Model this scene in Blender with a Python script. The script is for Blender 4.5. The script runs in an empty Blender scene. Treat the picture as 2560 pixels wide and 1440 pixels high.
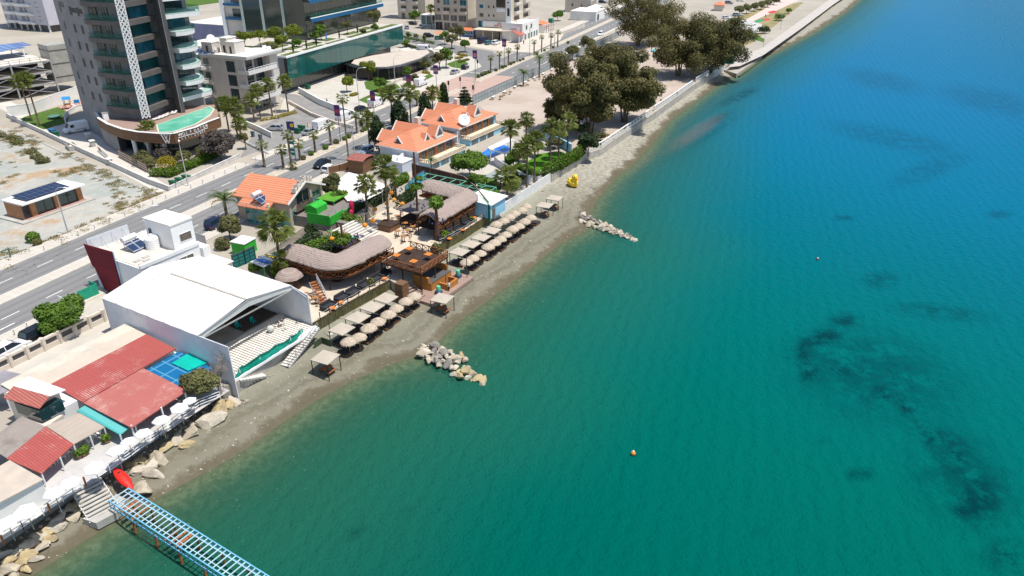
import bpy, bmesh, math, random
import numpy as np
from mathutils import Vector, Matrix
R = math.radians
rnd = random.Random(7)
sc = bpy.context.scene
COL = sc.collection
FP = 1811.0; PIT = R(27.5); HC = 50.0
cP, sP = math.cos(PIT), math.sin(PIT)
LAND = 2.5
def G(px, py, z=LAND):
 u = px-1280; v = 720-py
 d = (u, FP*cP+v*sP, -FP*sP+v*cP); t = (z-HC)/d[2]
 return Vector((d[0]*t, d[1]*t, z))
def HZ(g, py):
 k = (720-py)/FP
 return HC+g[1]*(k*cP-sP)/(cP+k*sP)
RD = Vector((.381, .9245, 0)); RT = Vector((.9245, -.381, 0))
BD = Vector((.506, .8625, 0)); BT = Vector((.8625, -.506, 0))     # along the beach, towards the sea
def road(s, t, z=LAND): return RD*s+RT*t+Vector((0, 0, z))
def road_st(p): return p.x*RD.x+p.y*RD.y, p.x*RT.x+p.y*RT.y
RA = math.atan2(RD.y, RD.x); BA = math.atan2(BD.y, BD.x)
MATS = {}
def nt(name):
 m = bpy.data.materials.new(name); m.use_nodes = True
 t = m.node_tree; t.nodes.clear()
 out = t.nodes.new('ShaderNodeOutputMaterial'); b = t.nodes.new('ShaderNodeBsdfPrincipled')
 t.links.new(b.outputs[0], out.inputs[0])
 return m, t, b
def N(t, typ, **kw):
 n = t.nodes.new(typ)
 for k, v in kw.items():
  if k.startswith('_'): n.inputs[int(k[1:])].default_value = v
  else: setattr(n, k, v)
 return n
def mixc(t, fac, a, b, blend='MIX'):
 n = t.nodes.new('ShaderNodeMix'); n.data_type = 'RGBA'; n.blend_type = blend
 for i, x in ((0, fac), (6, a), (7, b)):
  if hasattr(x, 'is_linked') or isinstance(x, bpy.types.NodeSocket): t.links.new(x, n.inputs[i])
  else: n.inputs[i].default_value = x if i == 0 else (*x[:3], 1)
 return n.outputs[2]
def math_(t, op, a, b=0.0, c=None):
 n = t.nodes.new('ShaderNodeMath'); n.operation = op
 for i, x in enumerate((a, b, c)):
  if x is None: continue
  if isinstance(x, bpy.types.NodeSocket): t.links.new(x, n.inputs[i])
  else: n.inputs[i].default_value = x
 return n.outputs[0]
def noise(t, scale, detail=4, rough=.6, vec=None, dim=None):
 n = t.nodes.new('ShaderNodeTexNoise'); n.inputs['Scale'].default_value = scale
 n.inputs['Detail'].default_value = detail; n.inputs['Roughness'].default_value = rough
 if vec is None: vec = pos(t)
 t.links.new(vec, n.inputs['Vector'])
 return n.outputs['Fac']
def pos(t):
 for n in t.nodes:
  if n.type == 'NEW_GEOMETRY': return n.outputs['Position']
 return t.nodes.new('ShaderNodeNewGeometry').outputs['Position']
def obco(t):
 for n in t.nodes:
  if n.type == 'TEX_COORD': return n.outputs['Object']
 return t.nodes.new('ShaderNodeTexCoord').outputs['Object']
def ramp(t, fac, stops):
 n = t.nodes.new('ShaderNodeValToRGB'); e = n.color_ramp.elements
 while len(e) < len(stops): e.new(.5)
 for el, (p, c) in zip(e, stops):
  el.position = p; el.color = (*c[:3], 1) if not isinstance(c, (int, float)) else (c, c, c, 1)
 t.links.new(fac, n.inputs[0]); return n.outputs[0]
def sstep(t, x, a, b):
 n = t.nodes.new('ShaderNodeMapRange'); n.interpolation_type = 'SMOOTHSTEP'
 n.inputs[1].default_value = a; n.inputs[2].default_value = b
 t.links.new(x, n.inputs[0]); return n.outputs[0]
def bump(t, b, h, dist=.05, strength=.6):
 n = t.nodes.new('ShaderNodeBump'); n.inputs['Distance'].default_value = dist
 n.inputs['Strength'].default_value = strength
 t.links.new(h, n.inputs['Height']); t.links.new(n.outputs[0], b.inputs['Normal'])
def fin(m, b, rough, metal=0., spec=.3):
 b.inputs['Roughness'].default_value = rough; b.inputs['Metallic'].default_value = metal
 b.inputs['Specular IOR Level'].default_value = spec
 MATS[m.name] = m; return m
def sh(c, k): return tuple(min(1, max(0, x*k)) for x in c)
def M(name, col=None, rough=.65, var=.14, scale=.7, metal=0., spec=.3, bmp=0., dirt=None, rand=0.):
 if name in MATS: return MATS[name]
 m, t, b = nt(name)
 n1 = noise(t, scale, 5, .65); c = mixc(t, sstep(t, n1, .3, .7), sh(col, 1-var), sh(col, 1+var))
 n2 = noise(t, scale*9, 3, .6); c = mixc(t, math_(t, 'MULTIPLY', n2, var*.9), c, sh(col, .55))
 if dirt:
  n3 = noise(t, scale*.45, 6, .75); c = mixc(t, sstep(t, n3, .52, .75), c, dirt)
 if rand:
  oi = t.nodes.new('ShaderNodeObjectInfo')
  c = mixc(t, oi.outputs['Random'], c, mixc(t, 1., c, (1-rand, 1-rand, 1-rand), 'MULTIPLY'))
 t.links.new(c, b.inputs['Base Color'])
 if bmp: bump(t, b, n2, bmp)
 return fin(m, b, rough, metal, spec)
def Mstripe(name, c1, c2, period, vec=(1, 0, 0), duty=.12, rough=.6, var=.12, obj=True, soft=.08, bmp=.03, vec2=None, period2=1, dirt=None, metal=0, spec=.3):
 if name in MATS: return MATS[name]
 m, t, b = nt(name); P_ = obco(t) if obj else pos(t)
 def line(vec, period, duty):
  d = t.nodes.new('ShaderNodeVectorMath'); d.operation = 'DOT_PRODUCT'
  t.links.new(P_, d.inputs[0]); d.inputs[1].default_value = vec
  f = math_(t, 'FRACT', math_(t, 'DIVIDE', d.outputs['Value'], period))
  tri = math_(t, 'ABSOLUTE', math_(t, 'SUBTRACT', f, .5))      # .5 at the line
  return sstep(t, tri, .5-duty/2-soft, .5-duty/2+soft*.2), d.outputs['Value']
 l, dv = line(vec, period, duty)
 if vec2:
  l2, _ = line(vec2, period2, duty*period/period2); l = math_(t, 'MAXIMUM', l, l2)
 n1 = noise(t, .5, 5, .7); n2 = noise(t, 6, 3, .6)
 cell = t.nodes.new('ShaderNodeTexWhiteNoise'); cell.noise_dimensions = '1D'
 t.links.new(math_(t, 'FLOOR', math_(t, 'DIVIDE', dv, period)), cell.inputs['W'])
 c = mixc(t, n1, sh(c1, 1-var), sh(c1, 1+var))
 c = mixc(t, math_(t, 'MULTIPLY', cell.outputs[0], var*1.6), c, sh(c1, .6))
 c = mixc(t, math_(t, 'MULTIPLY', n2, var), c, sh(c1, .5))
 if dirt:
  n3 = noise(t, .35, 6, .75); c = mixc(t, sstep(t, n3, .5, .72), c, dirt)
 c = mixc(t, l, c, c2)
 t.links.new(c, b.inputs['Base Color'])
 if bmp: bump(t, b, math_(t, 'SUBTRACT', 1., l), bmp)
 return fin(m, b, rough, metal, spec)
def Mleaf(name, c_dark, c_light, c_tip=None, scale=.55, trans=.25, rough=.6):
 if name in MATS: return MATS[name]
 m, t, b = nt(name)
 oi = t.nodes.new('ShaderNodeObjectInfo')
 n1 = noise(t, scale, 3, .6); n2 = noise(t, scale*7, 2, .6)
 f = math_(t, 'ADD', math_(t, 'MULTIPLY', n1, .6), math_(t, 'MULTIPLY', n2, .4))
 f = math_(t, 'ADD', f, math_(t, 'MULTIPLY', math_(t, 'SUBTRACT', oi.outputs['Random'], .5), .12))
 c = ramp(t, f, [(.34, c_dark), (.5, tuple((a+b_)/2 for a, b_ in zip(c_dark, c_light))), (.66, c_light)] + ([(.78, c_tip)] if c_tip else []))
 t.links.new(c, b.inputs['Base Color'])
 tr = t.nodes.new('ShaderNodeBsdfTranslucent'); t.links.new(c, tr.inputs[0])
 mx = t.nodes.new('ShaderNodeMixShader'); mx.inputs[0].default_value = trans
 out = [n for n in t.nodes if n.type == 'OUTPUT_MATERIAL'][0]
 t.links.new(b.outputs[0], mx.inputs[1]); t.links.new(tr.outputs[0], mx.inputs[2]); t.links.new(mx.outputs[0], out.inputs[0])
 return fin(m, b, rough, 0, .25)
class MB:
 def __init__(s): s.v = []; s.f = []; s.mi = []; s.mats = []; s.cur = 0; s.smooth = False; s.sm = []
 def use(s, m):
  if m not in s.mats: s.mats.append(m)
  s.cur = s.mats.index(m); return s
 def face(s, pts):
  i = len(s.v); s.v += [tuple(p) for p in pts]; s.f.append(tuple(range(i, i+len(pts)))); s.mi.append(s.cur); s.sm.append(s.smooth)
 def raw(s, vs, fs):
  i = len(s.v); s.v += [tuple(p) for p in vs]
  for f in fs: s.f.append(tuple(k+i for k in f)); s.mi.append(s.cur); s.sm.append(s.smooth)
  return s
 def prism(s, pts, z0, z1, top=True, bottom=True):
  n = len(pts); a = sum(pts[i][0]*pts[(i+1) % n][1]-pts[(i+1) % n][0]*pts[i][1] for i in range(n))
  if a < 0: pts = pts[::-1]
  vs = [(p[0], p[1], z0) for p in pts]+[(p[0], p[1], z1) for p in pts]
  fs = [(i, (i+1) % n, n+(i+1) % n, n+i) for i in range(n)]
  if top: fs.append(tuple(range(n, 2*n)))
  if bottom: fs.append(tuple(range(n-1, -1, -1)))
  return s.raw(vs, fs)
 def box(s, x0, x1, y0, y1, z0, z1): return s.prism([(x0, y0), (x1, y0), (x1, y1), (x0, y1)], z0, z1)
 def bar(s, a, b, w, h=None, up=(0, 0, 1)):
  h = h or w; a = Vector(a); b = Vector(b); d = (b-a)
  if d.length < 1e-6: return s
  d.normalize(); u = Vector(up)
  if abs(d.dot(u)) > .98: u = Vector((0, 1, 0)) if abs(d.y) < .9 else Vector((1, 0, 0))
  r = d.cross(u).normalized(); u = r.cross(d)
  o = [r*(-w/2)-u*(h/2), r*(w/2)-u*(h/2), r*(w/2)+u*(h/2), r*(-w/2)+u*(h/2)]
  vs = [a+k for k in o]+[b+k for k in o]
  return s.raw(vs, [(0, 1, 5, 4), (1, 2, 6, 5), (2, 3, 7, 6), (3, 0, 4, 7), (3, 2, 1, 0), (4, 5, 6, 7)])
 def tube(s, pts, rads, n=7, cap=True):
  pts = [Vector(p) for p in pts]
  if isinstance(rads, (int, float)): rads = [rads]*len(pts)
  vs = []; fs = []; r0 = None
  for i, p in enumerate(pts):
   d = (pts[min(i+1, len(pts)-1)]-pts[max(i-1, 0)]).normalized()
   if r0 is None: r0 = d.orthogonal().normalized()
   else:
    r0 = (r0-d*r0.dot(d)); r0 = r0.normalized() if r0.length > 1e-5 else d.orthogonal().normalized()
   q = d.cross(r0)
   for k in range(n):
    a = 2*math.pi*k/n; vs.append(p+(r0*math.cos(a)+q*math.sin(a))*rads[i])
  for i in range(len(pts)-1):
   for k in range(n): fs.append((i*n+k, i*n+(k+1) % n, (i+1)*n+(k+1) % n, (i+1)*n+k))
  if cap: fs.append(tuple(range(n-1, -1, -1))); fs.append(tuple(range((len(pts)-1)*n, len(pts)*n)))
  return s.raw(vs, fs)
 def lathe(s, prof, c=(0, 0, 0), n=16, jag=None):
  vs = []; fs = []
  for (r, z) in prof:
   for k in range(n):
    a = 2*math.pi*k/n; rr = r*(1 if not jag else 1+jag*rnd.uniform(-1, 1))
    vs.append((c[0]+rr*math.cos(a), c[1]+rr*math.sin(a), c[2]+z+(0 if not jag else jag*r*rnd.uniform(-.4, .4))))
  for i in range(len(prof)-1):
   for k in range(n): fs.append((i*n+k, i*n+(k+1) % n, (i+1)*n+(k+1) % n, (i+1)*n+k))
  fs.append(tuple(range(n-1, -1, -1))); fs.append(tuple(range((len(prof)-1)*n, len(prof)*n)))
  return s.raw(vs, fs)
 def ell(s, c, r, n=12, m=8, jag=0.):
  vs = [(c[0], c[1], c[2]-r[2])]; fs = []
  for i in range(1, m):
   b = -math.pi/2+math.pi*i/m
   for k in range(n):
    a = 2*math.pi*k/n; q = 1+jag*rnd.uniform(-1, 1)
    vs.append((c[0]+r[0]*math.cos(b)*math.cos(a)*q, c[1]+r[1]*math.cos(b)*math.sin(a)*q, c[2]+r[2]*math.sin(b)*q))
  vs.append((c[0], c[1], c[2]+r[2])); L = len(vs)-1
  for k in range(n): fs.append((0, 1+(k+1) % n, 1+k))
  for i in range(m-2):
   for k in range(n): fs.append((1+i*n+k, 1+i*n+(k+1) % n, 1+(i+1)*n+(k+1) % n, 1+(i+1)*n+k))
  for k in range(n): fs.append((1+(m-2)*n+k, 1+(m-2)*n+(k+1) % n, L))
  return s.raw(vs, fs)
 def build(s, name, mat=None, parent=None, world=False, smooth=None):
  me = bpy.data.meshes.new(name)
  vs = s.v
  if world and parent is not None:
   inv = parent.matrix_basis.inverted(); vs = [tuple(inv @ Vector(p)) for p in vs]
  me.from_pydata([tuple(p) for p in vs], [], s.f)
  for mm in (s.mats or [mat]): me.materials.append(mm)
  me.polygons.foreach_set('material_index', s.mi)
  me.polygons.foreach_set('use_smooth', [True]*len(s.f) if smooth else s.sm)
  me.update()
  o = bpy.data.objects.new(name, me); COL.objects.link(o)
  if parent is not None: o.parent = parent
  return o
def tag(o, label=None, cat=None, group=None, kind=None):
 if label: o['label'] = label
 if cat: o['category'] = cat
 if group: o['group'] = group
 if kind: o['kind'] = kind
 return o
def thing(name, label, cat, loc=(0, 0, 0), rz=0., group=None):
 o = bpy.data.objects.new(name, None); COL.objects.link(o); o.empty_display_size = .3
 o.location = loc; o.rotation_euler = (0, 0, rz)
 o.matrix_basis = Matrix.Translation(Vector(loc)) @ Matrix.Rotation(rz, 4, 'Z')
 return tag(o, label, cat, group)
def kids(o): return [c for c in o.children]
def copy_tree(o, parent=None):
 c = o.copy(); COL.objects.link(c)
 if parent is not None: c.parent = parent
 for ch in CH.get(o.name, []):
  k = copy_tree(ch, c)
 CH[c.name] = [x for x in CHN.pop(c.name, [])]
 if parent is not None: CHN.setdefault(parent.name, []).append(c)
 return c
CH = {}; CHN = {}
class Proto:
 def __init__(s, root):
  s.root = root; s.used = False; s._reg(root)
 def _reg(s, o):
  bpy.context.view_layer.update() if False else None
  CH[o.name] = [c for c in bpy.data.objects if c.parent == o]
  for c in CH[o.name]: s._reg(c)
 def put(s, loc, rz=0., label=None, scale=1., group=None):
  o = s.root if not s.used else copy_tree(s.root)
  s.used = True
  o.location = loc; o.rotation_euler = (0, 0, rz)
  o.scale = (scale,)*3 if isinstance(scale, (int, float)) else scale
  if label: o['label'] = label
  if group: o['group'] = group
  return o
 def parts(s, o): return CH.get(o.name, [])
def ordn(i):
 return ['first', 'second', 'third', 'fourth', 'fifth', 'sixth', 'seventh', 'eighth', 'ninth', 'tenth', 'eleventh', 'twelfth', 'thirteenth',
   'fourteenth', 'fifteenth', 'sixteenth', 'seventeenth', 'eighteenth', 'nineteenth', 'twentieth'][i] if i < 20 else {2: 'twenty', 3: 'thirty', 4: 'forty', 5: 'fifty'}[(i+1)//10]+('-'+ordn((i+1) % 10-1) if (i+1) % 10 else 'th')
def recolor(o, slot, mat):
 o.material_slots[slot].link = 'OBJECT'; o.material_slots[slot].material = mat
def sheet(name, pts, z, mat, kind='structure', label=None, cat=None):
 b = MB(); n = len(pts)
 a = sum(pts[i][0]*pts[(i+1) % n][1]-pts[(i+1) % n][0]*pts[i][1] for i in range(n))
 if a < 0: pts = pts[::-1]
 b.face([(p[0], p[1], z) for p in pts]); o = b.build(name, mat); tag(o, label, cat, kind=kind); return o
def pxs(lst, z=LAND): return [G(x, y, z) for x, y in lst]
cam = bpy.data.cameras.new('camera'); co = bpy.data.objects.new('camera', cam); COL.objects.link(co)
co.location = (0, 0, HC); co.rotation_euler = (math.pi/2-PIT, 0, 0)
cam.sensor_width = 36; cam.lens = 36*FP/2560; cam.clip_end = 6000; cam.clip_start = .5
sc.camera = co
SUN = Vector((.95, -.30, 0)).normalized()*math.cos(R(71))+Vector((0, 0, math.sin(R(71))))
sl = bpy.data.lights.new('sun', 'SUN'); sl.energy = 4.4; sl.angle = R(.53); sl.color = (1, .955, .88)
so = bpy.data.objects.new('sun', sl); COL.objects.link(so); so.rotation_euler = SUN.to_track_quat('Z', 'Y').to_euler(); so.location = (0, 0, 120)
w = bpy.data.worlds.new('World'); sc.world = w; w.use_nodes = True
wt = w.node_tree; wt.nodes.clear()
sky = wt.nodes.new('ShaderNodeTexSky'); sky.sky_type = 'NISHITA'; sky.sun_disc = False
sky.sun_elevation = R(71); sky.sun_rotation = math.atan2(SUN.x, SUN.y); sky.air_density = 1.; sky.dust_density = .6
bg = wt.nodes.new('ShaderNodeBackground'); bg.inputs[1].default_value = .125; wo = wt.nodes.new('ShaderNodeOutputWorld')
wt.links.new(sky.outputs[0], bg.inputs[0]); wt.links.new(bg.outputs[0], wo.inputs[0])
sc.view_settings.view_transform = 'Standard'; sc.view_settings.look = 'None'; sc.view_settings.exposure = .25; sc.view_settings.gamma = 1
try: sc.cycles.max_bounces = 6; sc.cycles.transparent_max_bounces = 12
except Exception: pass
# ================================================================ coast: sand, sea bed, sea, land
SHORE_PX = [(-700, 1960), (-250, 1640), (60, 1450), (233, 1335), (340, 1275), (433, 1222), (600, 1130), (720, 1045), (800, 993), (880, 950), (960, 915),
   (1040, 890), (1080, 868), (1100, 845), (1150, 800), (1250, 728), (1330, 665), (1400, 608), (1440, 588), (1470, 570), (1468, 545), (1490, 500),
   (1535, 448), (1597, 395), (1640, 345), (1672, 303), (1735, 255), (1792, 213), (1840, 190), (1905, 147), (1972, 112), (2028, 84), (2111, 30), (2150, -4), (2230, -80)]
SHORE = [G(x, y, 0).xy for x, y in SHORE_PX]
d_ = (SHORE[-1]-SHORE[-2]).normalized(); SHORE.append(SHORE[-1]+d_*1500)
d0 = (SHORE[0]-SHORE[1]).normalized(); SHORE.insert(0, SHORE[0]+d0*900)
SP = np.array([(p.x, p.y) for p in SHORE])
def shore_dist(X, Y):
 best = np.full(X.shape, 1e9); side = np.ones(X.shape)
 for a, b in zip(SP[:-1], SP[1:]):
  d = b-a; L2 = (d**2).sum(); t = np.clip(((X-a[0])*d[0]+(Y-a[1])*d[1])/L2, 0, 1)
  qx = X-a[0]-t*d[0]; qy = Y-a[1]-t*d[1]; D = np.hypot(qx, qy)
  cr = d[0]*(Y-a[1])-d[1]*(X-a[0])
  u = D < best-1e-9; best = np.where(u, D, best); side = np.where(u, np.where(cr > 0, 1, -1), side)
 return best*side
def sand_z(d):
 return np.where(d > 0, 1.1*(1-np.exp(-d/5.0))*1.06, np.maximum(d*.11, -7.0))
def sz(p):
 d = shore_dist(np.array([float(p[0])]), np.array([float(p[1])])); return float(sand_z(d)[0])
def S(px, py):
 z = 1.0
 for _ in range(5):
  p = G(px, py, z); z = max(sz(p), -.2)
 return Vector((p.x, p.y, z))
def axis(lo, hi, c0, c1, h, g=1.13):
 a = list(np.arange(c0, c1, h)); st = h
 while a[-1] < hi: st *= g; a.append(a[-1]+st)
 b = []; st = h; x = c0
 while x > lo: st *= g; x -= st; b.append(x)
 return np.array(b[::-1]+a)
XS = axis(-900, 2500, -62, 150, 1.3); YS = axis(-300, 2600, 18, 235, 1.3)
GX, GY = np.meshgrid(XS, YS); SD = shore_dist(GX, GY)
def grid_obj(name, Z, keep, mat, attrs):
 ny, nx = GX.shape; idx = -np.ones(GX.shape, int)
 cellk = keep[:-1, :-1] | keep[1:, :-1] | keep[:-1, 1:] | keep[1:, 1:]
 vk = np.zeros(GX.shape, bool)
 vk[:-1, :-1] |= cellk; vk[1:, :-1] |= cellk; vk[:-1, 1:] |= cellk; vk[1:, 1:] |= cellk
 idx[vk] = np.arange(vk.sum())
 vs = np.stack([GX[vk], GY[vk], Z[vk]], 1)
 J, I = np.nonzero(cellk)
 fs = np.stack([idx[J, I], idx[J, I+1], idx[J+1, I+1], idx[J+1, I]], 1)
 me = bpy.data.meshes.new(name); me.from_pydata(vs.tolist(), [], fs.tolist()); me.materials.append(mat)
 for an, A in attrs.items():
  a = me.attributes.new(an, 'FLOAT', 'POINT'); a.data.foreach_set('value', A[vk].astype(np.float32))
 me.polygons.foreach_set('use_smooth', [True]*len(me.polygons))
 o = bpy.data.objects.new(name, me); COL.objects.link(o); tag(o, kind='structure'); return o
def attr(t, n):
 a = t.nodes.new('ShaderNodeAttribute'); a.attribute_name = n; return a.outputs['Fac']
m, t, b = nt('beach_sand')
dd = attr(t, 'shore'); nz = noise(t, .12, 6, .65); nf = noise(t, 1.3, 5, .7)
dw = math_(t, 'ADD', dd, math_(t, 'MULTIPLY', math_(t, 'SUBTRACT', nz, .5), 7.5)); dw = math_(t, 'ADD', dw, math_(t, 'MULTIPLY', math_(t, 'SUBTRACT', nf, .5), 2.6))
c = mixc(t, sstep(t, noise(t, .09, 5, .6), .35, .65), (.19, .182, .138), (.255, .248, .195))
c = mixc(t, sstep(t, dw, 8.5, 12.5), c, (.27, .265, .205))
c = mixc(t, math_(t, 'MULTIPLY', sstep(t, nf, .52, .72), .55), c, (.095, .085, .055))
st_ = ramp(t, math_(t, 'MULTIPLY', dw, .125), [(0, (.11, .095, .06)), (.13, (.13, .11, .075)), (.24, (.20, .185, .14)), (.36, (.185, .172, .125)), (.43, (.145, .13, .092)), (.52, (.20, .19, .143)), (.62, (.165, .152, .11)), (.75, (.205, .19, .14)), (1, (.205, .19, .14))])
c = mixc(t, math_(t, 'SUBTRACT', 1., sstep(t, dw, 4.5, 8.)), c, st_)
c = mixc(t, sstep(t, noise(t, 3.1, 2, .5), .69, .75), c, (.62, .58, .48))
ys = t.nodes.new('ShaderNodeSeparateXYZ'); t.links.new(pos(t), ys.inputs[0])
farp = math_(t, 'MULTIPLY', sstep(t, ys.outputs[1], 120, 150), sstep(t, dw, .8, 3.))
c = mixc(t, math_(t, 'MULTIPLY', farp, .75), c, mixc(t, sstep(t, nf, .35, .65), (.26, .235, .18), (.46, .435, .37)))
c = mixc(t, sstep(t, dd, .5, -1.6), c, mixc(t, sstep(t, nf, .4, .62), (.12, .13, .08), (.20, .20, .13)))
t.links.new(c, b.inputs['Base Color']); bump(t, b, nf, .12, .5); SAND = fin(m, b, .9, 0, .15)
grid_obj('beach_sand', sand_z(SD)+0*GX, (SD > -75) & (SD < 45), SAND, {'shore': SD})
def weed(cx, cy, rx, ry, ang=0., ring=None):
 p = G(cx, cy, 0); e = G(cx+rx, cy, 0); f = G(cx, cy-ry, 0)
 ax = (e-p).xy; ay = (f-p).xy
 det = ax.x*ay.y-ax.y*ay.x
 X = GX-p.x; Y = GY-p.y
 u = (X*ay.y-Y*ay.x)/det; v = (ax.x*Y-ax.y*X)/det
 ca, sa = math.cos(ang), math.sin(ang); u, v = u*ca+v*sa*ry/rx, -u*sa*rx/ry+v*ca
 r = np.hypot(u, v)
 if ring: return np.clip(1-np.abs(r-1)/ring, 0, 1)
 return np.clip(1.5-r, 0, 1)
W = np.zeros(GX.shape)
for args in [(2110, 800, 35, 14), (2060, 845, 50, 20, .2), (2010, 885, 22, 40), (2025, 935, 30, 22), (2120, 925, 60, 12), (2200, 985, 30, 18, -.5), (2265, 1020, 34, 14, -.3), (2105, 905, 100, 50, 0), (2180, 930, 190, 90, -.2), (2400, 1180, 130, 90, -.6), (2330, 1090, 60, 22, -.6),
    (2230, 345, 150, 22, -.2), (2330, 420, 90, 22, .35), (2500, 535, 26, 9), (2200, 700, 40, 16), (2450, 1240, 60, 60, -.7), (2420, 1280, 40, 26), (2520, 1390, 60, 30), (2110, 545, 22, 6),
    (2390, 1140, 26, 60, .2), (1900, 1345, 26, 9), (2000, 1220, 20, 6), (2350, 780, 110, 16, -.1), (1790, 300, 45, 8, .5), (1770, 330, 90, 16, .55), (1850, 240, 50, 10, .4), (1010, 1290, 14, 7), (880, 1340, 22, 9),
    (2470, 250, 120, 26, -.2), (2200, 200, 90, 20, -.2), (2050, 1110, 14, 8), (2150, 1180, 26, 10)]:
 k = args[4] if len(args) > 4 else 0
 W = np.maximum(W, weed(*args[:4], k)*(1 if args[1] > 700 else .62)*(.55 if args[2] > 80 else 1))
SHAL = np.zeros(GX.shape)      # pale shoals in front of the far wall
for args in [(1740, 330, 70, 14, .55), (1600, 400, 50, 14, .6)]: SHAL = np.maximum(SHAL, weed(*args[:4], args[4]))
m, t, b = nt('sea_water')
dep = attr(t, 'shore'); wd = attr(t, 'weed'); shl = attr(t, 'shoal')
sep = t.nodes.new('ShaderNodeSeparateXYZ'); t.links.new(pos(t), sep.inputs[0])
off = math_(t, 'MULTIPLY', dep, -1.)
nlo = noise(t, .018, 5, .6); offn = math_(t, 'ADD', off, math_(t, 'MULTIPLY', math_(t, 'SUBTRACT', nlo, .5), 16.))
far = math_(t, 'ADD', math_(t, 'ADD', math_(t, 'MULTIPLY', sep.outputs[1], 1.), math_(t, 'MULTIPLY', sep.outputs[0], .9)), math_(t, 'MULTIPLY', math_(t, 'SUBTRACT', nlo, .5), 30.))
c = ramp(t, math_(t, 'DIVIDE', far, 330.), [(.10, (.0, .088, .066)), (.25, (.0, .112, .090)), (.38, (.0, .122, .125)), (.50, (.0, .125, .17)), (.66, (.0, .135, .235)), (.95, (.0, .138, .285))])  # bluer with distance: sky reflection is partly put into the water colour
c = mixc(t, sstep(t, offn, 34., 2.), c, mixc(t, .55, c, (.03, .125, .07)))
c = mixc(t, sstep(t, math_(t, 'ADD', math_(t, 'MULTIPLY', sep.outputs[0], 1.), math_(t, 'MULTIPLY', sep.outputs[1], -.45)), 30, 90), c, mixc(t, .22, c, (.0003, .062, .085)))
wn = math_(t, 'MULTIPLY', wd, sstep(t, noise(t, .3, 8, .8), .36, .56))
c = mixc(t, math_(t, 'MULTIPLY', wn, .8), c, (.0004, .018, .030))
foam_glint = math_(t, 'MULTIPLY', math_(t, 'SUBTRACT', 1., sstep(t, math_(t, 'ABSOLUTE', math_(t, 'SUBTRACT', off, math_(t, 'MULTIPLY', noise(t, .25, 3, .6), 2.4))), .15, .75)), sstep(t, noise(t, 2.2, 4, .7), .58, .70))  # broken white line: foam, with wet glints put into the colour
spk = math_(t, 'MULTIPLY', math_(t, 'SUBTRACT', 1., sstep(t, off, 3., 14.)), sstep(t, noise(t, 2.6, 2, .5), .69, .74)); foam_glint = math_(t, 'MAXIMUM', foam_glint, math_(t, 'MULTIPLY', spk, .6))
c = mixc(t, math_(t, 'MULTIPLY', shl, math_(t, 'MULTIPLY', noise(t, .3, 5, .7), .9)), c, (.17, .15, .14))
rip = math_(t, 'ADD', noise(t, .9, 4, .65), math_(t, 'MULTIPLY', noise(t, 3.2, 3, .6), .5))
wv = t.nodes.new('ShaderNodeTexWave'); wv.wave_type = 'BANDS'; wv.bands_direction = 'DIAGONAL'
mp = t.nodes.new('ShaderNodeMapping'); mp.inputs['Rotation'].default_value = (0, 0, R(62)); t.links.new(pos(t), mp.inputs[0]); t.links.new(mp.outputs[0], wv.inputs[0])
wv.inputs['Scale'].default_value = .22; wv.inputs['Distortion'].default_value = 6.; wv.inputs['Detail'].default_value = 3; wv.inputs['Detail Scale'].default_value = 1.2
hgt = math_(t, 'ADD', rip, math_(t, 'MULTIPLY', wv.outputs['Fac'], .16))
c = mixc(t, math_(t, 'MULTIPLY', foam_glint, .5), c, (.62, .66, .60)); t.links.new(c, b.inputs['Base Color']); fin(m, b, .2, 0, .02)
b.inputs['IOR'].default_value = 1.14
bump(t, b, hgt, .6, .75)
tr = t.nodes.new('ShaderNodeBsdfTransparent'); tr.inputs[0].default_value = (.86, .95, .88, 1)
mx = t.nodes.new('ShaderNodeMixShader'); out = [n for n in t.nodes if n.type == 'OUTPUT_MATERIAL'][0]
op = ramp(t, math_(t, 'DIVIDE', off, 40.), [(0, .0), (.03, .2), (.09, .56), (.2, .84), (.38, .97), (.6, 1.)])
op = math_(t, 'MAXIMUM', op, math_(t, 'MULTIPLY', foam_glint, .3)); t.links.new(op, mx.inputs[0]); t.links.new(tr.outputs[0], mx.inputs[1]); t.links.new(b.outputs[0], mx.inputs[2]); t.links.new(mx.outputs[0], out.inputs[0])
grid_obj('sea_water', 0*GX, SD < 2.0, m, {'shore': SD, 'weed': W, 'shoal': SHAL})
LAND_PX = [(-500, 1700), (0, 1362), (205, 1226), (275, 1180), (400, 1090), (500, 1015), (547, 1000), (592, 985), (700, 905), (782, 852), (900, 770), (978, 722), (1000, 738), (1085, 690), (1075, 640), (1101, 632), (1180, 580), (1228, 552), (1246, 541),
   (1300, 505), (1375, 456), (1464, 401), (1500, 389), (1633, 297), (1736, 222), (1769, 201), (1811, 176), (1850, 152), (1905, 129), (2000, 72), (2083, 10), (2200, -80)]
LB = [G(x, y, 1.0) for x, y in LAND_PX]
for k_, (x, y) in {9: (776, 812), 10: (870, 757), 11: (975, 700), 15: (1098, 612), 16: (1160, 578), 17: (1222, 537)}.items(): q = G(x, y, LAND); LB[k_] = Vector((q.x, q.y, 1.0))
q = LB[-1]+(LB[-1]-LB[-2]).normalized()*1500; LB.append(Vector((q.x, q.y, 1)))
m, t, b = nt('dusty_ground')
g1 = noise(t, .045, 6, .65); g2 = noise(t, .4, 5, .7); g3 = noise(t, 2.6, 4, .7)
c = mixc(t, sstep(t, g1, .35, .65), (.36, .325, .27), (.44, .395, .335)); c = mixc(t, math_(t, 'MULTIPLY', sstep(t, g2, .45, .75), .5), c, (.36, .31, .24)); c = mixc(t, math_(t, 'MULTIPLY', g3, .35), c, (.30, .27, .22))
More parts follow.
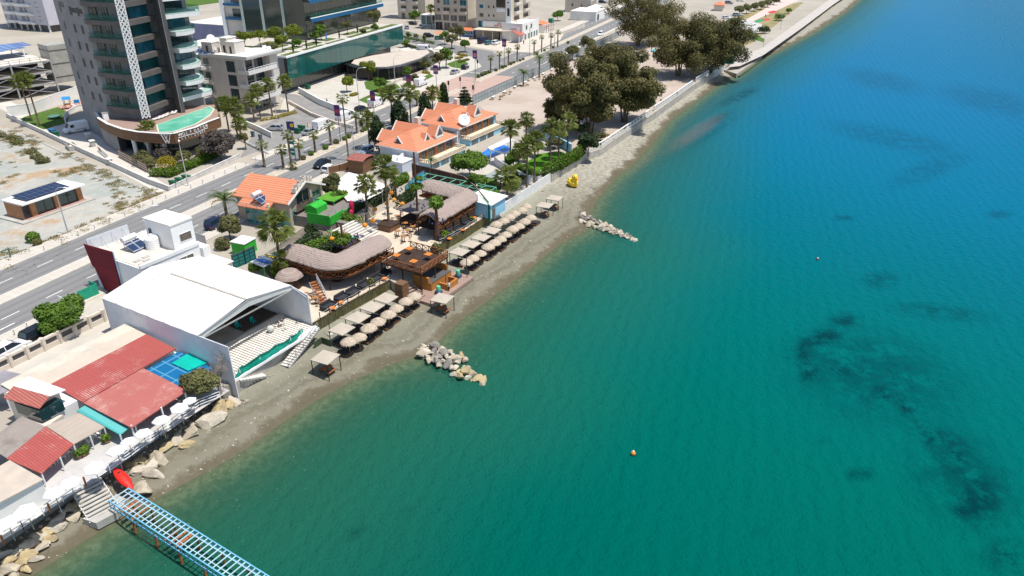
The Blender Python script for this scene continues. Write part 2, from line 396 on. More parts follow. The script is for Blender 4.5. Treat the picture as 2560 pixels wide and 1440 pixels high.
t.links.new(c, b.inputs['Base Color']); bump(t, b, g3, .05, .5); GROUND = fin(m, b, .95, 0, .1)
CONC = M('pale_concrete', (.45, .43, .39), .9, .12, .5, dirt=(.34, .32, .28))
bb = MB().use(GROUND)
poly = [(p.x, p.y) for p in LB]+[(2600, 2600), (-2500, 2600), (-2500, -400), (-300, -400)]
bb.face([(x, y, LAND) for x, y in poly][::1])
nB = len(LB)
bb.use(M('sea_wall_concrete', (.42, .39, .34), .9, .2, .6, dirt=(.28, .25, .2), bmp=.04))
for i in range(nB-1):
 a, c2 = LB[i], LB[i+1]; bb.face([(a.x, a.y, -1.5), (c2.x, c2.y, -1.5), (c2.x, c2.y, LAND), (a.x, a.y, LAND)])
tag(bb.build('ground'), kind='structure')
m, t, b = nt('asphalt')
a1 = noise(t, .12, 5, .6); a2 = noise(t, 5., 4, .7)
c = mixc(t, a1, (.20, .195, .19), (.27, .265, .258)); c = mixc(t, math_(t, 'MULTIPLY', a2, .3), c, (.10, .10, .10))
dt = t.nodes.new('ShaderNodeVectorMath'); dt.operation = 'DOT_PRODUCT'; t.links.new(pos(t), dt.inputs[0]); dt.inputs[1].default_value = tuple(RT)
tw = math_(t, 'SINE', math_(t, 'MULTIPLY', dt.outputs['Value'], 3.6)); c = mixc(t, math_(t, 'MULTIPLY', sstep(t, math_(t, 'ADD', tw, math_(t, 'MULTIPLY', a1, .8)), .4, 1.5), .38), c, (.12, .118, .115))
vo = t.nodes.new('ShaderNodeTexVoronoi'); vo.feature = 'DISTANCE_TO_EDGE'; vo.inputs['Scale'].default_value = .3
mw = t.nodes.new('ShaderNodeMix'); mw.data_type = 'VECTOR'; mw.inputs[0].default_value = .12
nn = t.nodes.new('ShaderNodeTexNoise'); nn.inputs['Scale'].default_value = .9; t.links.new(pos(t), nn.inputs['Vector'])
va = t.nodes.new('ShaderNodeVectorMath'); va.operation = 'MULTIPLY_ADD'; t.links.new(nn.outputs['Color'], va.inputs[0]); va.inputs[1].default_value = (2.2, 2.2, 0); t.links.new(pos(t), va.inputs[2]); t.links.new(va.outputs[0], vo.inputs['Vector'])
crk = math_(t, 'MULTIPLY', math_(t, 'SUBTRACT', 1., sstep(t, vo.outputs['Distance'], .004, .016)), math_(t, 'MULTIPLY', sstep(t, noise(t, .05, 3, .5), .48, .6), .75))
c = mixc(t, crk, c, (.06, .06, .06))
t.links.new(c, b.inputs['Base Color']); bump(t, b, a2, .01, .4); ASPH = fin(m, b, .85, 0, .25)
SIDEW = Mstripe('pavement_slabs', (.56, .51, .44), (.42, .39, .34), 1.2, tuple(RD), .04, .9, .1, obj=False, soft=.02, bmp=.01, vec2=tuple(RT), period2=1.2)
PINK = Mstripe('pink_pavers', (.50, .34, .28), (.40, .29, .25), .5, tuple(RD), .1, .9, .12, obj=False, soft=.05, bmp=.01, vec2=tuple(RT), period2=.5)
KERB = M('kerb_stone', (.62, .58, .50), .85, .1, 1.)
SEM = 8
def strip(name, s0, s1, t0, t1, z, mat, kind='structure'):
 n = max(1, int((s1-s0)/40)); b = MB().use(mat)
 for i in range(n):
  a = s0+(s1-s0)*i/n; e = s0+(s1-s0)*(i+1)/n
  b.face([road(a, t1, z), road(e, t1, z), road(e, t0, z), road(a, t0, z)])
 o = b.build(name); tag(o, kind=kind); return o
S0, S1 = -60, 560
strip('road', S0, S1, -107.2, -99.6, LAND+.004, ASPH); strip('road', S0, S1, -97.1, -89.3, LAND+.004, ASPH)
def raised(name, s0, s1, t0, t1, h, mat):
 b = MB().use(KERB)
 b.prism([road(s0, t0), road(s1, t0), road(s1, t1), road(s0, t1)], LAND-.2, LAND+h)
 b.use(mat); b.face([road(s0, t1-.16, LAND+h+.004), road(s1, t1-.16, LAND+h+.004), road(s1, t0+.16, LAND+h+.004), road(s0, t0+.16, LAND+h+.004)])
 o = b.build(name); tag(o, kind='structure'); return o
MEDS = M('median_soil', (.50, .43, .34), .95, .2, 1.2, dirt=(.34, .28, .2), bmp=.05)
sA = road_st(G(745, 420))[0]
sX = road_st(G(1150, 222))[0]; sY = road_st(G(1189, 205))[0]
raised('median', S0, sA-24, -99.6, -97.1, .14, SIDEW); raised('median', sA-24, sX, -99.6, -97.1, .14, MEDS); raised('median', sY, S1, -99.6, -97.1, .14, MEDS)
sC0 = road_st(G(905, 275))[0]
raised('sidewalk', S0, road_st(G(520, 455))[0]+12, -110.4, -107.2, .14, SIDEW);
raised('sidewalk', road_st(G(640, 400))[0], road_st(G(1205, 170))[0]-6, -109.8, -107.2, .14, SIDEW)
raised('sidewalk', road_st(G(1330, 130))[0]-2, S1, -111.2, -107.2, .14, SIDEW)
raised('sidewalk', S0, road_st(G(1180, 262))[0], -89.3, -86.9, .14, SIDEW); raised('sidewalk', road_st(G(1180, 262))[0]+.01, S1, -89.3, -88., .14, SIDEW)
strip('crossing_pavement', sX-18, sY+1, -99.6, -97.1, LAND+.012, PINK)
strip('crossing_pavement', sX-12, sY+6, -107.2, -99.62, LAND+.008, PINK); strip('crossing_pavement', sX-10, sY+12, -97.08, -89.3, LAND+.008, PINK)
WP = M('road_paint', (.78, .77, .74), .7, .1, 2.)
b = MB().use(WP)
for t_ in (-103.4, -93.2):
 s = S0
 while s < S1:
  if not (sX-14 < s < sY+12): b.prism([road(s, t_-.07), road(s+2.6, t_-.07), road(s+2.6, t_+.07), road(s, t_+.07)], LAND+.0045, LAND+.009, bottom=False)
  s += 6.5
for s_, t_ in ((sX-13, 0), (sY+13, 1)):
 for lane in ((-107, -99.8),): b.prism([road(s_, lane[0]), road(s_+.4, lane[0]), road(s_+.4, lane[1]), road(s_, lane[1])], LAND+.0045, LAND+.009, bottom=False)
a0 = road_st(G(30, 828))     # white arrow and bay lines beside the lower lane
for ds, w_ in ((0, .12), (6, .12), (12, .12)):
 b.prism([road(a0[0]-ds-14, -91.8), road(a0[0]-ds-10.5, -91.8), road(a0[0]-ds-10.5, -91.65), road(a0[0]-ds-14, -91.65)], LAND+.0045, LAND+.009, bottom=False)
p = a0[0]-1; b.face([road(p, -90.9, LAND+.012), road(p+2.6, -90.9, LAND+.012), road(p+2.6, -90.7, LAND+.012), road(p, -90.7, LAND+.012)])
b.face([road(p, -90.3, LAND+.013), road(p, -91.3, LAND+.013), road(p-1.6, -90.8, LAND+.013)])
tag(b.build('road_markings'), kind='structure')
sheet('side_road', pxs([(1215, 182), (1275, 160), (1230, 128), (1130, 112), (1040, 84), (985, 68), (985, 92), (1030, 108), (1110, 128), (1180, 142), (1200, 160)]), LAND+.006, ASPH)
PAVE = M('cream_paving', (.50, .465, .405), .85, .07, .6, dirt=(.5, .46, .4))
sheet('shop_forecourt', pxs([(1190, 118), (1240, 126), (1330, 132), (1400, 100), (1410, 85), (1330, 82), (1240, 88), (1180, 90), (1120, 82), (1095, 88), (1140, 104)]), LAND+.009, M('warm_paving', (.55, .49, .41), .9, .1, .6))
sheet('plaza_paving', pxs([(700, 275), (800, 305), (905, 270), (1010, 250), (1100, 215), (1160, 190), (1205, 165), (1215, 150), (1180, 140), (1100, 125), (1020, 110), (860, 160), (780, 200), (720, 218)]), LAND+.003, PAVE)
LAWN = M('lawn_grass', (.085, .15, .03), .95, .3, 1.5, bmp=.05, spec=.1)
for pl in ([(910, 205), (940, 196), (985, 205), (1005, 222), (960, 240), (915, 222)], [(895, 250), (935, 232), (965, 242), (925, 262)], [(1115, 160), (1150, 147), (1172, 158), (1155, 172), (1130, 168)],
   [(1030, 205), (1075, 184), (1085, 190), (1045, 210)]):
 sheet('lawn', pxs(pl), LAND+.012, LAWN)
sheet('car_park', pxs([(640, 318), (720, 288), (745, 262), (700, 240), (695, 232), (740, 236), (905, 290), (880, 302), (800, 335), (690, 385), (640, 380), (600, 395)]), LAND+.010, M('worn_asphalt', (.25, .24, .23), .9, .12, .3, dirt=(.3, .29, .28)))
sheet('lane', pxs([(-60, 240), (150, 350), (260, 408), (395, 482), (430, 470), (330, 410), (240, 365), (150, 318), (20, 250), (-60, 205)]), LAND+.008, M('lane_concrete', (.58, .54, .48), .9, .08, .4, dirt=(.48, .44, .38)))
m, t, b = nt('waste_ground')
g1 = noise(t, .07, 6, .65); g2 = noise(t, .5, 6, .75); g3 = noise(t, 3., 4, .7)
c = mixc(t, sstep(t, g1, .4, .62), (.44, .42, .375), (.33, .355, .33)); c = mixc(t, math_(t, 'MULTIPLY', sstep(t, g2, .5, .7), .7), c, (.58, .54, .47)); c = mixc(t, math_(t, 'MULTIPLY', g3, .4), c, (.3, .29, .25))
c = mixc(t, math_(t, 'MULTIPLY', sstep(t, noise(t, .10, 5, .7), .54, .64), .7), c, (.40, .25, .12))
t.links.new(c, b.inputs['Base Color']); bump(t, b, g3, .08, .5); WASTE = fin(m, b, .95, 0, .1)
sheet('waste_lot', pxs([(-220, 420), (-60, 300), (15, 318), (150, 372), (260, 420), (388, 482), (100, 605), (-60, 675), (-250, 760)]), LAND+.005, WASTE)
m, t, b = nt('sandy_lot')
g1 = noise(t, .08, 6, .65); g3 = noise(t, 2., 5, .7)
c = mixc(t, sstep(t, g1, .35, .65), (.40, .325, .265), (.50, .425, .36)); c = mixc(t, math_(t, 'MULTIPLY', g3, .45), c, (.38, .3, .24))
t.links.new(c, b.inputs['Base Color']); bump(t, b, g3, .06, .5); LOT = fin(m, b, .95, 0, .1)
sheet('gravel_lot', pxs([(1195, 262), (1340, 190), (1440, 148), (1545, 100), (1700, 110), (1830, 150), (1790, 175), (1640, 270), (1500, 365), (1460, 385), (1340, 330), (1240, 300)]), LAND+.005, LOT)
sheet('beach_lawn', pxs([(1700, 90), (1800, 60), (1900, 20), (2010, 5), (1985, 25), (1940, 62), (1880, 108), (1830, 130)]), LAND+.007, M('dry_lawn', (.30, .25, .13), .95, .25, .25, dirt=(.14, .19, .05), spec=.1))
PROM = M('promenade_paving', (.47, .43, .385), .85, .08, .6)
sheet('promenade', pxs([(1905, 120), (2000, 52), (2083, -8), (2120, -40), (2160, -40), (2085, 10), (2002, 72), (1908, 138), (1850, 165), (1820, 168), (1850, 140)]), LAND+.010, PROM)
sheet('promenade', pxs([(1850, 58), (1950, 0), (2010, -30), (2060, -40), (2010, -5), (1960, 18), (1900, 45), (1850, 70), (1800, 70), (1800, 50)]), LAND+.010, M('pink_promenade', (.60, .47, .42), .85, .08, .6))
# ================================================================ vegetation
BARK = M('bark', (.20, .15, .10), .95, .25, 2., bmp=.05); PBARK = Mstripe('palm_bark', (.23, .17, .115), (.13, .095, .065), .28, (0, 0, 1), .35, .95, .25, bmp=.03)
DEADP = M('dry_fronds', (.30, .215, .10), .9, .25, 2.)
FAN = Mleaf('fan_palm_leaf', (.10, .135, .025), (.29, .32, .08), (.52, .49, .2), 1.1, .35)
FEATH = Mleaf('feather_palm_leaf', (.07, .12, .03), (.19, .25, .07), (.32, .34, .11), 1., .35)
EUC = Mleaf('brownish_foliage', (.075, .070, .022), (.20, .175, .06), (.34, .27, .12), .16, .3)
GREEN = Mleaf('green_foliage', (.05, .105, .012), (.155, .26, .03), (.27, .36, .07), .6, .25)
BRIGHT = Mleaf('bright_foliage', (.11, .15, .015), (.24, .28, .03), (.34, .36, .07), .6, .35)
OLIVE = Mleaf('olive_foliage', (.07, .08, .028), (.20, .19, .07), (.30, .27, .11), .7, .2)
DARKG = Mleaf('dark_foliage', (.013, .03, .010), (.045, .075, .02), (.08, .11, .035), .8, .12)
PURP = Mleaf('grey_purple_foliage', (.05, .04, .036), (.15, .125, .105), (.22, .185, .16), .9, .12)
HEDGE = Mleaf('hedge_leaf', (.045, .10, .006), (.15, .24, .015), (.28, .34, .03), .9, .25)
YELL = Mleaf('yellow_shrub_leaf', (.17, .15, .012), (.42, .33, .025), (.55, .45, .05), .9, .3)
GREYT = M('bare_twigs', (.33, .28, .24), .95, .2, 2.)
DRYW = Mleaf('dry_weeds', (.17, .17, .07), (.38, .27, .13), (.30, .29, .14), .12, .25)
def leaves(name, blobs, n, size, mat, parent=None, seed=1, inner=.55, up=.35, asp=.6):
 g = np.random.default_rng(seed); C = np.array([b[0] for b in blobs], float); Rr = np.array([b[1] for b in blobs], float)
 wgt = (Rr[:, 0]*Rr[:, 1]+Rr[:, 0]*Rr[:, 2]); k = g.choice(len(blobs), n, p=wgt/wgt.sum())
 d = g.normal(size=(n, 3)); d /= np.linalg.norm(d, axis=1)[:, None]
 r = inner+(1-inner)*g.random(n)**.6
 p = C[k]+Rr[k]*d*r[:, None]
 nrm = d+np.array([0, 0, up])+g.normal(size=(n, 3))*.55; nrm /= np.linalg.norm(nrm, axis=1)[:, None]
 a = np.cross(nrm, g.normal(size=(n, 3))); a /= np.linalg.norm(a, axis=1)[:, None]; b = np.cross(nrm, a)
 s = size*(.6+.8*g.random(n))[:, None]
 v = np.stack([p-a*s-b*s*asp*.3, p-a*s*.1-b*s*asp, p+a*s+b*s*asp*.2, p+a*s*.1+b*s*asp], 1).reshape(-1, 3)
 me = bpy.data.meshes.new(name); me.from_pydata(v.tolist(), [], np.arange(4*n).reshape(n, 4).tolist()); me.materials.append(mat)
 o = bpy.data.objects.new(name, me); COL.objects.link(o)
 if parent is not None: o.parent = parent
 return o
def clumps(c, r, k, cr, seed, low=-.5):
 q = random.Random(seed); out = []
 for i in range(k):
  while True:
   d = Vector((q.gauss(0, 1), q.gauss(0, 1), q.gauss(0, 1)))
   if d.length > .1:
    d.normalize()
    if d.z > low: break
  f = q.uniform(.35, 1.0); e = cr*q.uniform(.65, 1.25)
  out.append(((c[0]+d.x*r[0]*f, c[1]+d.y*r[1]*f, c[2]+d.z*r[2]*f), (e, e, e*.75)))
 return out
def limbs(mb, base_z, targets, r0, seed, fork=.35):
 q = random.Random(seed)
 top = max(t[2] for t in targets); f = Vector((0, 0, base_z+(top-base_z)*fork))
 mb.tube([(0, 0, base_z-.2), (q.uniform(-.1, .1), q.uniform(-.1, .1), (base_z+f.z)/2), f], [r0*1.25, r0, r0*.8], 8)
 for t in targets:
  t = Vector(t); m_ = f.lerp(t, .5)+Vector((q.uniform(-.3, .3), q.uniform(-.3, .3), .25)); mb.tube([f, m_, t], [r0*.55, r0*.35, r0*.12], 6)
def tree(name, label, base, h, rad, mat, n=2500, size=.28, k=14, seed=1, trunk_r=.14, cat='tree', low=-.3, flat=.75, group=None, cr=None, bark=None, trunk_frac=.3, scale_xy=(1, 1)):
 t = thing(name, label, cat, base, 0, group)
 ch = h*(1-trunk_frac); c = (0, 0, h-ch*.5); rr = (rad*.8*scale_xy[0], rad*.8*scale_xy[1], ch*.42)
 bl = clumps(c, rr, k, cr or rad*.42, seed, low)
 tb = MB(); limbs(tb, 0, [b[0] for b in bl[:7]], trunk_r, seed); tb.build('trunk', bark or BARK, t, smooth=True)
 leaves('crown', bl, n, size, mat, t, seed)
 return t
def put_tree(px, py, top_px_y, rad_px, z, *a, **k): pass
def ppm(p):        # pixels per metre at a point
 return FP/(p.y*cP-(p.z-HC)*sP)
def fan_crown_mesh(seed, nl=46, skirt=True, light=False):
 q = random.Random(seed); b = MB().use(FAN)
 for i in range(nl):
  az = i*2.39996+q.uniform(-.25, .25); el = R(q.choice([75, 60, 45, 32, 20, 8, -5, -18, -32, -45])+q.uniform(-7, 7))
  d = Vector((math.cos(az)*math.cos(el), math.sin(az)*math.cos(el), math.sin(el)))
  L = q.uniform(.42, .6); p = d*L; s = d.cross(Vector((0, 0, 1))).normalized(); u = s.cross(d)
  b.tube([(0, 0, 0), p], [.022, .016], 3, cap=False)
  rl = q.uniform(.40, .52); nb = 9
  for j in range(nb):
   a0 = -1.25+2.5*j/nb; a1 = -1.25+2.5*(j+.62)/nb; am = (a0+a1)/2
   dr = Vector((0, 0, -1))*(.10+.24*abs(am)/1.25)*q.uniform(.6, 1.5)
   t0 = p+(d*math.cos(a0)+s*math.sin(a0))*rl*.45; t1 = p+(d*math.cos(a1+.06)+s*math.sin(a1+.06))*rl*.45
   tip = p+(d*math.cos(am)+s*math.sin(am))*rl*q.uniform(.85, 1.12)+dr*rl
   b.face([p, t0+u*.03, tip, t1-u*.03])
 if skirt:
  b.use(DEADP)
  for i in range(26):
   az = q.uniform(0, 6.28); o = Vector((math.cos(az), math.sin(az), 0)); s = Vector((-o.y, o.x, 0))
   p0 = o*.05+Vector((0, 0, -.05)); p1 = o*q.uniform(.14, .32)+Vector((0, 0, -.3)); p2 = o*q.uniform(.1, .32)+Vector((0, 0, -q.uniform(.55, .85)))
   b.face([p0, p1-s*.09, p2, p1+s*.09])
 return b
def feather_crown_mesh(seed, nf=26, droop=1.):
 q = random.Random(seed); b = MB().use(FEATH)
 for i in range(nf):
  az = i*2.39996+q.uniform(-.2, .2); el = R(q.choice([78, 62, 48, 34, 20, 8])+q.uniform(-6, 6))
  o = Vector((math.cos(az), math.sin(az), 0)); s = Vector((-o.y, o.x, 0)); L = q.uniform(.9, 1.1); P_ = []; p = Vector((0, 0, 0)); e = el
  for k in range(8):
   P_.append(p.copy()); p = p+(o*math.cos(e)+Vector((0, 0, math.sin(e))))*L/7; e -= (.20+.06*k)*droop*.8
  for k in range(7):
   d = (P_[k+1]-P_[k]); w_ = .17*math.sin(math.pi*(k+1.2)/8.6)+.03
   for h in range(3):
    a = P_[k]+d*(h/3); c2 = P_[k]+d*((h+.55)/3)
    for sg in (-1, 1):
     tip = a+s*sg*w_*q.uniform(.85, 1.1)+d*.9+Vector((0, 0, -.45*w_)); b.face([a, c2, tip])
  b.tube(P_, [.016]*5+[.01, .006, .003], 3, cap=False)
 return b
TR = MB(); TR.tube([(0, 0, -.05), (0, 0, .1), (0, 0, .5), (0, 0, 1)], [1.35, 1.05, .9, .82], 9);
def palm_proto(kind, seed):
 r = thing('fan_palm' if kind != 'feather' else 'feather_palm', 'palm', 'palm tree')
 TR.build('trunk', PBARK, r, smooth=True)
 (feather_crown_mesh(seed) if kind == 'feather' else fan_crown_mesh(seed, 58 if kind == 'fan' else 26, kind == 'fan')).build('crown', None, r)
 return Proto(r)
PALMS = {('fan', 0): palm_proto('fan', 3), ('fan', 1): palm_proto('fan', 11), ('young', 0): palm_proto('young', 5), ('feather', 0): palm_proto('feather', 2)}
def palm(kind, var, bx, by, cy, rad, label, group=None, tr=.2, z=LAND, h=None):
 g = G(bx, by, z); h = h or HZ(g, cy)-z
 p = PALMS[(kind, var)]; o = p.put(g, rnd.uniform(0, 6.28), label, 1., group)
 for c in p.parts(o):
  if c.name.startswith('trunk'): c.scale = (tr, tr, h)
  else: c.location = (0, 0, h); c.scale = (rad, rad, rad)
 return o
GM = 'young palms planted along the road median'
MP = [(662, 418, 362), (709, 421, 374), (731, 426, 337), (751, 402, 359), (789, 382, 336), (828, 364, 315), (893, 334, 286), (1043, 265, 240), (1227, 184, 144), (1249, 175, 134), (1271, 165, 126), (1293, 156, 117), (1335, 139, 104), (1354, 131, 92), (1377, 123, 88), (1394, 117, 80)]
LBM = ['brown-skirted palm at the near end of the median row, behind the orange tiled roof', 'second median palm from the near end, short with a thin crown', 'tallest slim palm of the near half of the median, beside the road sign pole', 'short median palm just past the road sign pole',
  'median palm opposite the silver sedan parked by the green bins', 'median palm opposite the white people carrier', 'median palm opposite the long white van', 'median palm trunk half hidden behind the tall garden palms',
  'young palm nearest the traffic lights on the far median', 'second young palm past the traffic lights on the median', 'young palm just right of the tall banner pole on the median', 'fourth young palm past the traffic lights, before the shrub gap',
  'young palm beside the slim lamp pole in the middle of the far median', 'young palm opposite the white shop row on the far median', 'last but one young palm of the far median', 'farthest young palm of the median, opposite the playground']
for i, (bx, by, cy) in enumerate(MP):
 palm('young', 0, bx, by, cy, 1.55 if i < 8 else 1.35, LBM[i], GM, .26)
palm('young', 0, 733, 424, 414, 1.2, 'low bushy palm sprouting at the foot of the median palms', None, .15)
palm('young', 0, 872, 401, 246, 1.7, 'very tall thin palm rising from the near roadside kerb', None, .17)
GP = 'tall fan palms in the villa gardens'
for bx, by, cy, rad, lb in [(982, 312, 236, 2.9, 'fan palm left of the fat dark cypress by the road'), (1028, 312, 232, 3.1, 'big golden fan palm between the two dark cypresses behind the villas'), (1083, 300, 234, 2.6, 'fan palm right behind the middle cypress'),
       (925, 372, 298, 2.4, 'fan palm behind the cypress beside the black car'),
       (1276, 412, 322, 2.5, 'fan palm by the pergola end of the blue pool'), (1315, 388, 300, 2.3, 'fan palm at the back of the gravel lot edge, behind the pool'), (1375, 414, 318, 2.4, 'fan palm standing on the lawn beside the hedge'), (1396, 400, 326, 2.1, 'fan palm by the shrubs at the blue garden wall'),
       (1418, 388, 304, 2.4, 'tallest fan palm near the stepped blue garden wall'), (1317, 474, 366, 2.4, 'very tall slim palm by the white beach fence, left of a pair'), (1336, 462, 350, 2.4, 'very tall slim palm by the white beach fence, right of a pair'), (1297, 432, 380, 2.2, 'fan palm behind the grey garden partition'),
       (1268, 492, 446, 3.1, 'broad silvery fan palm beside the small grey gazebo roof')]:
 palm('fan', rnd.randint(0, 1), bx, by, cy, rad, lb, GP, .2)
GC = 'fan palms among the beach bar decks'
for bx, by, cy, rad, lb in [(973, 567, 418, 2.7, 'tallest fan palm of the beach bar, rising from a square wooden planter'), (920, 545, 460, 2.3, 'fan palm beside the white sail canopy'), (706, 690, 566, 3.0, 'wide shaggy fan palm in front of the tan club house'), (713, 697, 648, 1.7, 'small fan palm by the surf boards')]:
 palm('fan', 0, bx, by, cy, rad, lb, GC, .22)
GT = 'fan palms around the tower and the low apartment block'
for bx, by, cy, rad, lb in [(384, 388, 326, 2.7, 'fan palm in front of the brown sign band of the tower'), (80, 303, 206, 2.8, 'tall fan palm left of the small playground lawn'), (100, 316, 198, 2.3, 'tall fan palm at the lane wall, right of its twin'),
       (595, 345, 270, 3.0, 'bushy fan palm right of the green rooftop pool'), (573, 330, 262, 2.6, 'fan palm between the tower and the low apartments'), (604, 350, 310, 2.3, 'short fan palm at the car park wall'), (637, 305, 252, 2.5, 'fan palm left of the yellow shrub bed'), (652, 299, 228, 2.3, 'fan palm against the white balcony block'),
       (681, 290, 212, 2.3, 'slim fan palm in the yellow shrub bed'), (721, 280, 205, 2.4, 'slim fan palm at the right end of the yellow shrub bed'), (1079, 73, 22, 2.4, 'lone fan palm in front of the beige apartment block')]:
 palm('fan', 1, bx, by, cy, rad, lb, GT, .2)
palm('feather', 0, 569, 548, 502, 3.2, 'drooping feather palm beside the road, left of the tan club house', None, .3)
palm('feather', 0, 1308, 215, 184, 2.6, 'arching feather palm at the glass fence of the gravel lot', None, .22)
palm('feather', 0, 1376, 172, 140, 2.4, 'feather palm rising above the glass fence by the brown trees', None, .2)
palm('feather', 0, 1348, 194, 148, 2.3, 'half dry feather palm standing in the glass fence line', None, .3)
palm('feather', 0, 1080, 455, 402, 1.6, 'slim feather palm behind the brown board fence', None, .12)
palm('young', 0, 957, 262, 232, 1.5, 'small palm on the near side of the cafe lawn', None, .2)
def cyp(bx, by, ty, rad, lb, seed, fat=1.):
 g = G(bx, by); h = HZ(g, ty)-LAND
 t = thing('cypress', lb, 'cypress tree', g, 0, 'cypresses behind the villas')
 b = MB(); b.tube([(0, 0, -.1), (0, 0, h*.6)], [.16, .06], 6); b.build('trunk', BARK, t)
 q = random.Random(seed); bl = []
 for i in range(44):
  f = q.uniform(.03, .97); rr = rad*(math.sin(math.pi*min(1, (f*.93+.12)))**.7 if fat > 1 else (1-f)**.62*.9+.1); a = q.uniform(0, 6.28); e = rad*.3
  bl.append(((math.cos(a)*rr*.72, math.sin(a)*rr*.72, .5+f*(h-1.)), (e, e, e*2)))
 bl.append(((0, 0, h*.5), (rad*.6, rad*.6, h*.42)))
 leaves('crown', bl, 5200, .2, DARKG, t, seed, .7)
cyp(1000, 322, 253, 2.3, 'fat rounded dark cypress between two garden palms', 1, 2)
cyp(948, 386, 289, 2.0, 'tall dark cypress beside the car by the kerb', 2, 2)
cyp(1063, 312, 233, 1.9, 'dark columnar cypress behind the far villa', 3, 2)
cyp(1110, 264, 208, 1.75, 'pointed cypress nearest the traffic lights', 4, 1)
g = G(1162, 262); t = thing('pine_tree', 'small spiky pine at the end of the glass fence', 'pine tree', g)
b = MB(); b.tube([(0, 0, 0), (0, 0, 5.2)], [.13, .03], 6); b.build('trunk', BARK, t)
bl = [((math.cos(a)*r_*.7, math.sin(a)*r_*.7, z_), (r_*.45, r_*.45, .22)) for z_, r_ in ((1, 2.2), (1.9, 1.9), (2.8, 1.5), (3.7, 1.1), (4.6, .6)) for a in [k*1.05+z_ for k in range(6)]]
leaves('crown', bl, 2400, .2, DARKG, t, 5, .2)
def bigtree(bx, by, cxp, cyp_, rpx, lb, seed, n, hz=None, flat=.8):
 g = G(bx, by); k = ppm(Vector((g.x, g.y, 8))); rad = rpx/k; h = (HZ(g, cyp_)-LAND)
 t = thing('spreading_tree', lb, 'tree', g, 0, 'brown-leaved trees on the sandy lot')
 off = (cxp-bx)/k
 q = random.Random(seed); bl = []
 bl += clumps((off, 0, h), (rad*.86, rad*.86, rad*flat*.82), 44, rad*.225, seed, -.9)
 bl += clumps((off, 0, h*.55), (rad*.62, rad*.62, h*.3), 12, rad*.22, seed+5, -.9)
 b = MB(); limbs(b, 0, [x[0] for x in bl[:14]], .42, seed, .22)
 for kx in (-1, 1): b.tube([(kx*.5, .3, -.1), (kx*1.0, .5, h*.35), (off+kx*2.2, 1, h*.8)], [.28, .22, .08], 7)
 b.build('trunk', BARK, t, smooth=True)
 leaves('crown', bl, int(n*1.35), .27, EUC, t, seed, .35)
bigtree(1475, 335, 1447, 218, 116, 'largest brown-green tree, leaning over the left of the sandy lot', 21, 30000)
bigtree(1520, 250, 1505, 160, 80, 'brown-green tree behind the two largest, under the road fence', 27, 13000)
bigtree(1560, 305, 1565, 198, 106, 'brown-green tree right of the largest one, nearer the sea wall', 22, 26000)
bigtree(1392, 318, 1385, 268, 38, 'small brown sapling at the left foot of the largest tree', 26, 3000)
bigtree(1695, 190, 1702, 100, 104, 'brown tree of the far clump with trunks in view above the shade', 23, 24000)
bigtree(1775, 180, 1790, 100, 92, 'brown tree of the far clump nearest the sea', 24, 18000)
bigtree(1660, 110, 1655, 45, 78, 'olive-brown tree between the far clump and the road', 28, 11000)
bigtree(1595, 115, 1578, 42, 90, 'paler brown tree beside the road at the top of the far clump', 25, 16000)
